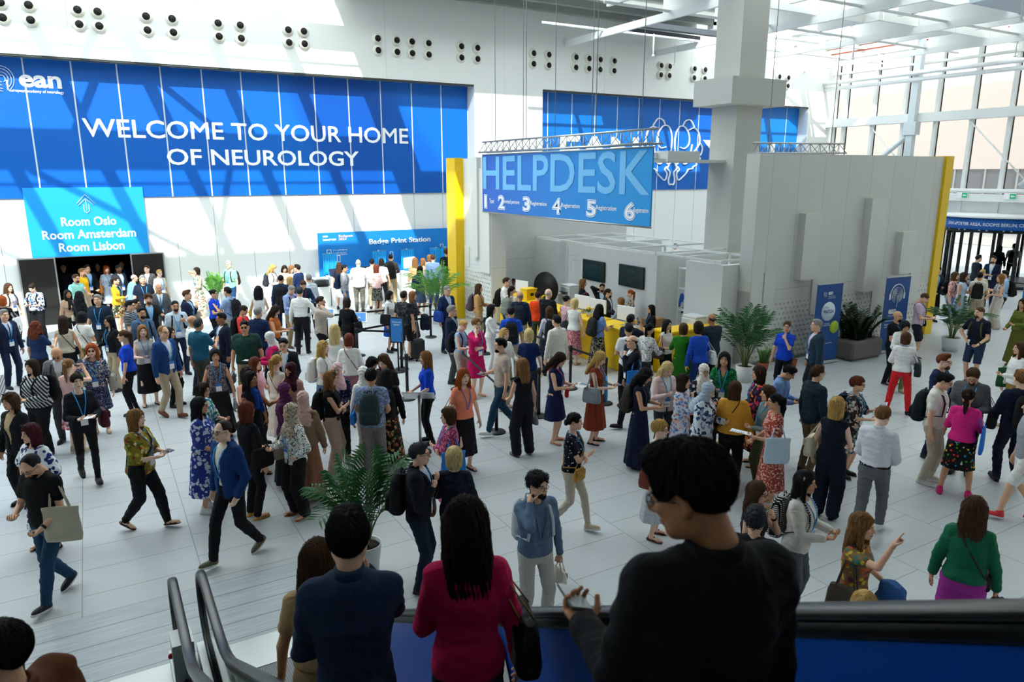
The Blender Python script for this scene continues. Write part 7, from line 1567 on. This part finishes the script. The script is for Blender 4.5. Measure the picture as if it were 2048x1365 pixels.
(7.98,8.74,-0.22,1.7,'f','0','long:P','cardi:#e3c6c4:w','trousers:#3a4046','shoe:k','read','read','hp=30,lan,pl=paper,bag=k@lb@black','person in pale pink cardigan reading a sheet',1),
(7.76,8.09,0.54,1.64,'f','1','lob:D','blouse:f/#d9dde9/#e08a6a/#5a7ab8/#8a9ac9','mididress:x','sandal:b','dn','face','hs','person in white floral dress with orange and blue flowers',1),
(5.17,7.35,0.69,1.66,'f','1','lowbun:k','tee:d/#151826/#e9e9e9','slim:#c3b7a5','sneak:#cdb79f','cross','cross','lan,walk=.5,xbag=#b0823a@rf@tan','person in navy polka dot tee and beige trousers walking',1),
(6.01,6.64,0.48,1.62,'f','0','updo:Y','tank:#c9ccd1','mididress:x','sandal:#5a2a1e','dn','dn','gl,bag=#7a3a30@rb@reddish','person in pale grey dress with blonde updo',1),
(8.49,8.38,-0.36,1.64,'f','1','hijab:#e2dcd3','blouse:f/#1c1d24/#e2e2e6/#1c1d24','maxi:k','shoe:k','hold','hold','gl,lan','person in white headscarf and black dotted blouse',1),
(9.21,8.62,-0.91,1.7,'f','2','long:k','puff:z/#0f5a35/#2a9a5a/#083a22','trousers:k','shoe:k','low','hold','lan,pr=phone,vneck','person in sparkling green blouse, smiling',1),
(7.71,7.56,0.42,1.66,'f','1','hijab:#aab6c6','coat:f/#dfe3e9/#3a5a8a/#26406a/#8aa0c0','maxi:#dfe3e9','shoe:k','hold','dn','hp=20,xbag=#6a1a26@l@dark red,fat=1.15','person in blue and white print coat and grey headscarf',1),
(8.09,7.33,2.22,1.66,'f','2','lob:B','blouse:#e0a03a','trousers:#15161c','sandal:k','low','dn','fat=1.25,xbag=#4a2a1a@l@brown,tote=#e8d21e@lh@yellow','person in mustard blouse seen from behind',1),
(9.05,7.71,-2.08,1.68,'f','1','lob:D','blouse:f/#2a1a2e/#e0403a/#f08a2a/#c02a6a/#3a2a5a','mididress:x','sandal:k','hold','low','lan,hband=#e0401e,pl=paper','person in bright floral dress and red headband',1),
(8.40,6.96,-1.92,1.64,'f','1','curlybob:B','shirt:#7d8a86','wide:s/#5a5a3a/#3a3f2a','shoe:k','hold','dn','lan','person in grey green shirt beside the red headband',1),
(8.06,6.54,-2.11,1.69,'f','2','pony:k','tee:z/#a8483a/#e6c3b3/#8a3226','mididress:x','sandal:b','hold','low','pl=paper,tote=#c3d6e4@l@white','person in red floral dress with black ponytail',1),
(9.52,7.73,0.41,1.68,'m','2','short:k','shirt:#7d9cd0','trousers:n','shoe:k','hold','hold','hp=35,lean=8,lan,pl=phone','person in blue shirt bending over a phone',1),
(12.61,9.37,-2.15,1.8,'m','1','short:G','blazer:#22384a:#e2c6cc','trousers:#1a2028','shoe:k','dn','dn','lan,fat=1.05','person in dark teal suit in front of the first roll-up banner',2),
(12.52,10.05,-1.24,1.66,'f','1','pony:B','polo:rb','trousers:k','shoe:k','face','dn','gl,sl=.6,hy=15,hem=.86','person in blue staff polo beside the booth wall',2),
(9.54,7.03,1.33,1.78,'m','1','short:B','blazer:#1a2a38:#c9a23a','trousers:#6a5a42','shoe:#1d1714','dn','dn','gl','person in dark blazer and olive trousers with a yellow collar',1),
(9.97,6.62,0.24,1.64,'f','1','updo:R','puff:f/#3a2a2a/#e0cdbb/#5a8a9a/#c9b29a','skirt:f/#3a2a2a/#e0cdbb/#5a8a9a/#c9b29a','shoe:k','read','hold','gl,lan,pl=paper,bp=n,cn=navy','person in brown floral blouse reading a long sheet',1),
(8.50,5.90,1.91,1.74,'f','0','lob:Y','tank:#121a2a','wide:#121a2a','sandal:k','dn','low','sl=.9,bag=#dccfb5@lb@cream','person in navy jumpsuit with golden blonde hair',1),
(8.47,5.24,1.86,1.8,'m','0','short:L','shirt:#dfe0e8','trousers:#62656b','sneak:w','low','low','tuck,belt,lan,nobadge,walk=.6,hp=25,lead=r','person in white shirt and grey trousers walking away',1),
(15.36,9.42,0.03,1.71,'m','2','none:k','tee:#131417','trousers:#15161a','sneak:k','low','hold','lan,beard,fat=1.08','person in black tee with shaved head near the second roll-up banner',2),
(14.98,8.99,-0.68,1.62,'f','2','bob:k','puff:w','trousers:#7d8a55','shoe:b','hold','hold','hp=25,pl=phone','person in white blouse facing the red trousers',2),
(13.63,8.12,2.07,1.66,'f','1','bob:B','puff:#eeeaea','trousers:#d8202a','shoe:k','hold','hold','lan,nobadge,sp=.2,bag=#1c2a33@rb@dark','person in white puff sleeve blouse and red trousers',2),
(18.04,10.49,0.44,1.78,'m','1','buzz:B','tee:#c9b3c9','shorts:#1c1f2b','sneak:k','hold','hold','hp=35,lan,pl=paper,xbag=k@l@black','person in lilac tee and dark shorts reading',2),
(16.96,8.49,-1.54,1.8,'m','1','buzz:B','polo:#121829','shorts:#24344f','sneak:k','low','hip','beard,pr=cup,hy=-20,watch,bp=#4a5030,cn=olive','person in navy polo and shorts holding a cup',2),
(11.92,6.44,0.14,1.8,'m','0','quiff:R','sweater:#1a2748','trousers:#182038','shoe:k','hold','hold','gl,beard=R,lan,pl=phone','person in navy sweater with ginger beard',2),
(10.87,5.86,0.23,1.78,'m','1','short:k','polo:#e8e5dc','trousers:#bdb4a2','sneak:#c9c5bc','dn','dn','gl,hp=20,bp=#1a262c,cn=dark teal','person in cream polo and beige trousers with a roll-top backpack',1),
(11.62,5.78,-1.20,1.8,'m','1','short:B','sweater:#55595e','trousers:#24272e','shoe:k','hold','hold','gl,hp=35,lan,nobadge,beard,bag=k@lb@black,fat=1.08','person in grey sweater looking down',1),
(10.75,5.38,1.95,1.66,'f','2','pony:D','cardi:#e22a86','skirt:p/#141416/#e0302a/#2aa0d0/#e8c72a/#3aa03a/#e0e0e0','heel:#d01a70','hold','hold','sp=.19,tote=#2a78d8@r@blue','person in hot pink jacket and dotted skirt',1),
(11.82,5.20,2.51,1.82,'m','0','short:L','blazer:#141d33','trousers:#161d30','shoe:k','hold','dn','lan,bp=#1b1d20,cn=black,walk=.3','person in navy suit with a black backpack at the right edge',1),
(14.57,6.51,-2.20,1.68,'f','1','wavy:B','blouse:w','trousers:#9a7a3a','shoe:b','hold','dn','tote=#2a5a3a@r@green','person in white blouse and mustard trousers at the right edge',2),
(19.65,8.88,-1.84,1.7,'f','2','long:D','blouse:#5f6a2a','maxi:#5a5a22','sandal:b','hold','low','','person in olive green dress at the right edge',2),
(23.37,13.18,-0.53,1.78,'m','1','curly:k','blazer:#1c2a44:#8ab8e0','trousers:k','shoe:k','hold','low','gl,pl=phone','person in navy jacket with glasses beside the yellow booth edge',2),
(23.40,12.63,0.14,1.68,'f','1','lob:B','blouse:f/#d9a9a3/#b0605a/#e6cfc6','trousers:#7f9cc4','sneak:w','hold','dn','bp=k,cn=black','person in pink floral blouse and jeans',2),
(23.14,12.22,0.22,1.73,'f','2','lob:D','tank:#b9c8e4','mididress:x','heel:b','hold','dn','fl=1.3,sl=.35','person in light blue sundress',2),
(27.92,14.33,1.00,1.8,'m','1','short:k','blazer:#1b2430','trousers:k','shoe:k','hold','dn','lan','person in dark suit facing the man in navy suit',2),
(27.71,13.69,-1.37,1.84,'m','1','short:D','blazer:#141d34:w','trousers:#141d34','shoe:k','hold','hold','lan,beard','person in navy suit and white shirt by the revolving door',2),
(24.91,12.59,1.51,1.66,'f','0','short:Y','tee:#d9c9b9','trousers:b','shoe:b','carry','dn','pl=card@#f0d020@yellow','person with blonde hair holding a yellow folder',2),
(23.53,11.95,2.01,1.73,'m','2','short:k','tee:#dcd8cf','trousers:#b3a78c','sneak:k','hold','hold','lan,nobadge,bp=#181a1b,cn=black','person in white tee with a black backpack by the revolving door',2),
(24.02,11.58,-2.17,1.68,'f','1','lob:L','tank:f/#d9d0c9/#a06a5a/#6a7a9a','wide:#d6cfc4','shoe:b','hold','low','lan','person in pale wide trousers beside the black shorts',2),
(24.48,11.69,-2.52,1.76,'m','1','short:k','roll:#a9cbe9','shorts:#17191c','sneak:#7a1a2a','hold','hold','bp=#17181b,cn=black,watch','person in light blue shirt and black shorts',2),
(33.70,16.48,1.99,1.7,'f','2','long:k','jacket:k','trousers:k','shoe:k','dn','dn','','dark silhouetted person in the revolving door',2),
(34.30,16.19,1.98,1.76,'m','2','short:k','tee:#b9b5a9','trousers:k','shoe:k','dn','dn','bp=#17181b,cn=black','person in grey tee leaving through the revolving door',2),
(3.57,5.70,-0.12,1.78,'m','1','curly:k','shirt:#5a6f88','trousers:#b9b5ad','sneak:w','bag','phone','gl,lan=#5a6f88,nobadge,beard,pr=phone,bp=#c3c8cc,cn=pale grey,bag=#e4dccb@lh@printed,hy=20','person in blue grey shirt on the phone',1),
(5.53,4.64,0.35,1.66,'f','1','long:B','tank:k','trousers:k','shoe:k','face','dn','gl,watch','person in black top with long brown hair near the escalator rail',1),
(4.97,4.15,2.18,1.7,'m','1','curly:d','jacket:#121318','trousers:k','shoe:k','dn','dn','','person in black with grey curls beside the escalator rail',1),
(6.10,4.52,0.37,1.7,'f','2','long:k','blouse:#dfdbd2','slim:#5a626a','shoe:k','hold','hold','lan,hband=#d9c9a9,bp=c/#141416/#e0e0e0,cn=black and white,hem=.8','person in cream blouse and grey leggings with a hairband',1),
(5.74,3.62,0.30,1.7,'f','1','wavy:L','tee:f/#8a6a4a/#c9603a/#3a7a6a/#d9b93a/#7a3a4a','trousers:w','shoe:w','carry','up','bag=#4a3f35@rb@brown,pl=jkt@#3a62a0@denim','person in multicoloured knit top with a denim jacket',1),
(6.88,3.24,1.98,1.74,'f','2','wavy:B','blouse:#12694a','wide:#b03aa0','shoe:k','dn','dn','xbag=#2a211c@r@brown,satin','person in emerald blouse and magenta trousers',1),
(4.73,2.88,2.08,1.62,'f','0','bob:Y','tee:#c9c9cc','trousers:d','shoe:k','dn','dn','','blonde person mostly hidden below the escalator rail',1),
(5.33,2.24,1.93,1.7,'m','2','short:k','shirt:#333','trousers:k','shoe:k','dn','dn','','dark haired person mostly hidden below the escalator rail at the right',1),
(10.72,4.51,-2.39,1.76,'m','1','short:B','tee:#9a9da3','shorts:w','sneak:#d8303a','dn','dn','walk=.5,sole=#f0f0f0','person in white shorts and red trainers cut by the right edge',1),
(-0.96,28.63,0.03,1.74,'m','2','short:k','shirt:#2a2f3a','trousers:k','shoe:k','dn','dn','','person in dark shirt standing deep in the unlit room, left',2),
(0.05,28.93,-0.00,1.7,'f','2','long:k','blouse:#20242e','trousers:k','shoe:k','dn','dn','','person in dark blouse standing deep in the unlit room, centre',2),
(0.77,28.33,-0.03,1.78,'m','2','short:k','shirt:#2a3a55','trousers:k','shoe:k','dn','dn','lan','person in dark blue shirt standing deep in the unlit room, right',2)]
for (x, y, rot, ht, sex, sk, hair, top, bot, shoe, aL, aR, opt, label, lod) in PEOPLE:
    person(x, y, rot, ht, sex, sk, X(hair), X(top), X(bot), X(shoe), aL, aR, XO(opt), label, 0., lod)
# the five people riding the two escalators
def ride(x, y, f, ht, *a):
    yn = 6.55
    while yn - .4 > y: yn -= .4
    v = Vector((x, y)).normalized(); r = Vector((v.y, -v.x)); fd = -v * math.cos(R(f)) + r * math.sin(R(f))
    return person(x - fd.x * .03, y - fd.y * .03, math.atan2(fd.x, -fd.y), ht, *a[:-1], z0=zs(yn) + .009, lod=0)
ride(.80, 2.78, 176, 1.77, 'm', '1', 'short:#131110', 'shirt:#22304a', 'trousers:#1a1c22', 'shoe:#15161a', 'low', 'face', 'fat=.9', 'person in dark navy shirt seen from behind on the right escalator', 0)
ride(1.34, 2.75, 186, 1.71, 'f', '1', 'wavy:#21130e', 'blazer:#b80f4c:#d9d2cc', 'trousers:#15161a', 'shoe:#15161a', 'low', 'dn', 'bag=#121214@rb@black,sc=#b08a4a,hem=.78,fat=.92', 'person in magenta tweed blazer with long dark hair on the right escalator', 0)
ride(.88, 3.66, 170, 1.66, 'f', '2', 'wavy:#4a3018', 'tee:#b79a70', 'mididress:x', 'shoe:#15161a', 'dn', 'dn', '', 'person in sand dress with brown waves below the navy shirted rider', 0)
ride(1.18, 1.13, -152, 1.63, 'm', '3', 'swept:#0d0c0c', 'blazer:#0e0f13:#20232b', 'trousers:#121318', 'shoe:#15161a', 'scroll', 'dn2', 'gl,hy=46,hp=20,shut,fat=.97,pl=phone@#c9cdd0', 'person in black blazer looking at a phone on the right escalator', 0)
ride(-.45, 2.78, -140, 1.66, 'm', '1', 'short:#1b1714', 'jacket:#5a3016:#2a3442', 'trousers:#1a1c22', 'shoe:#15161a', 'dn', 'dn', 'lan,beard,fat=1.2,hy=35', 'person in rust brown jacket with a blue lanyard on the left escalator', 0)
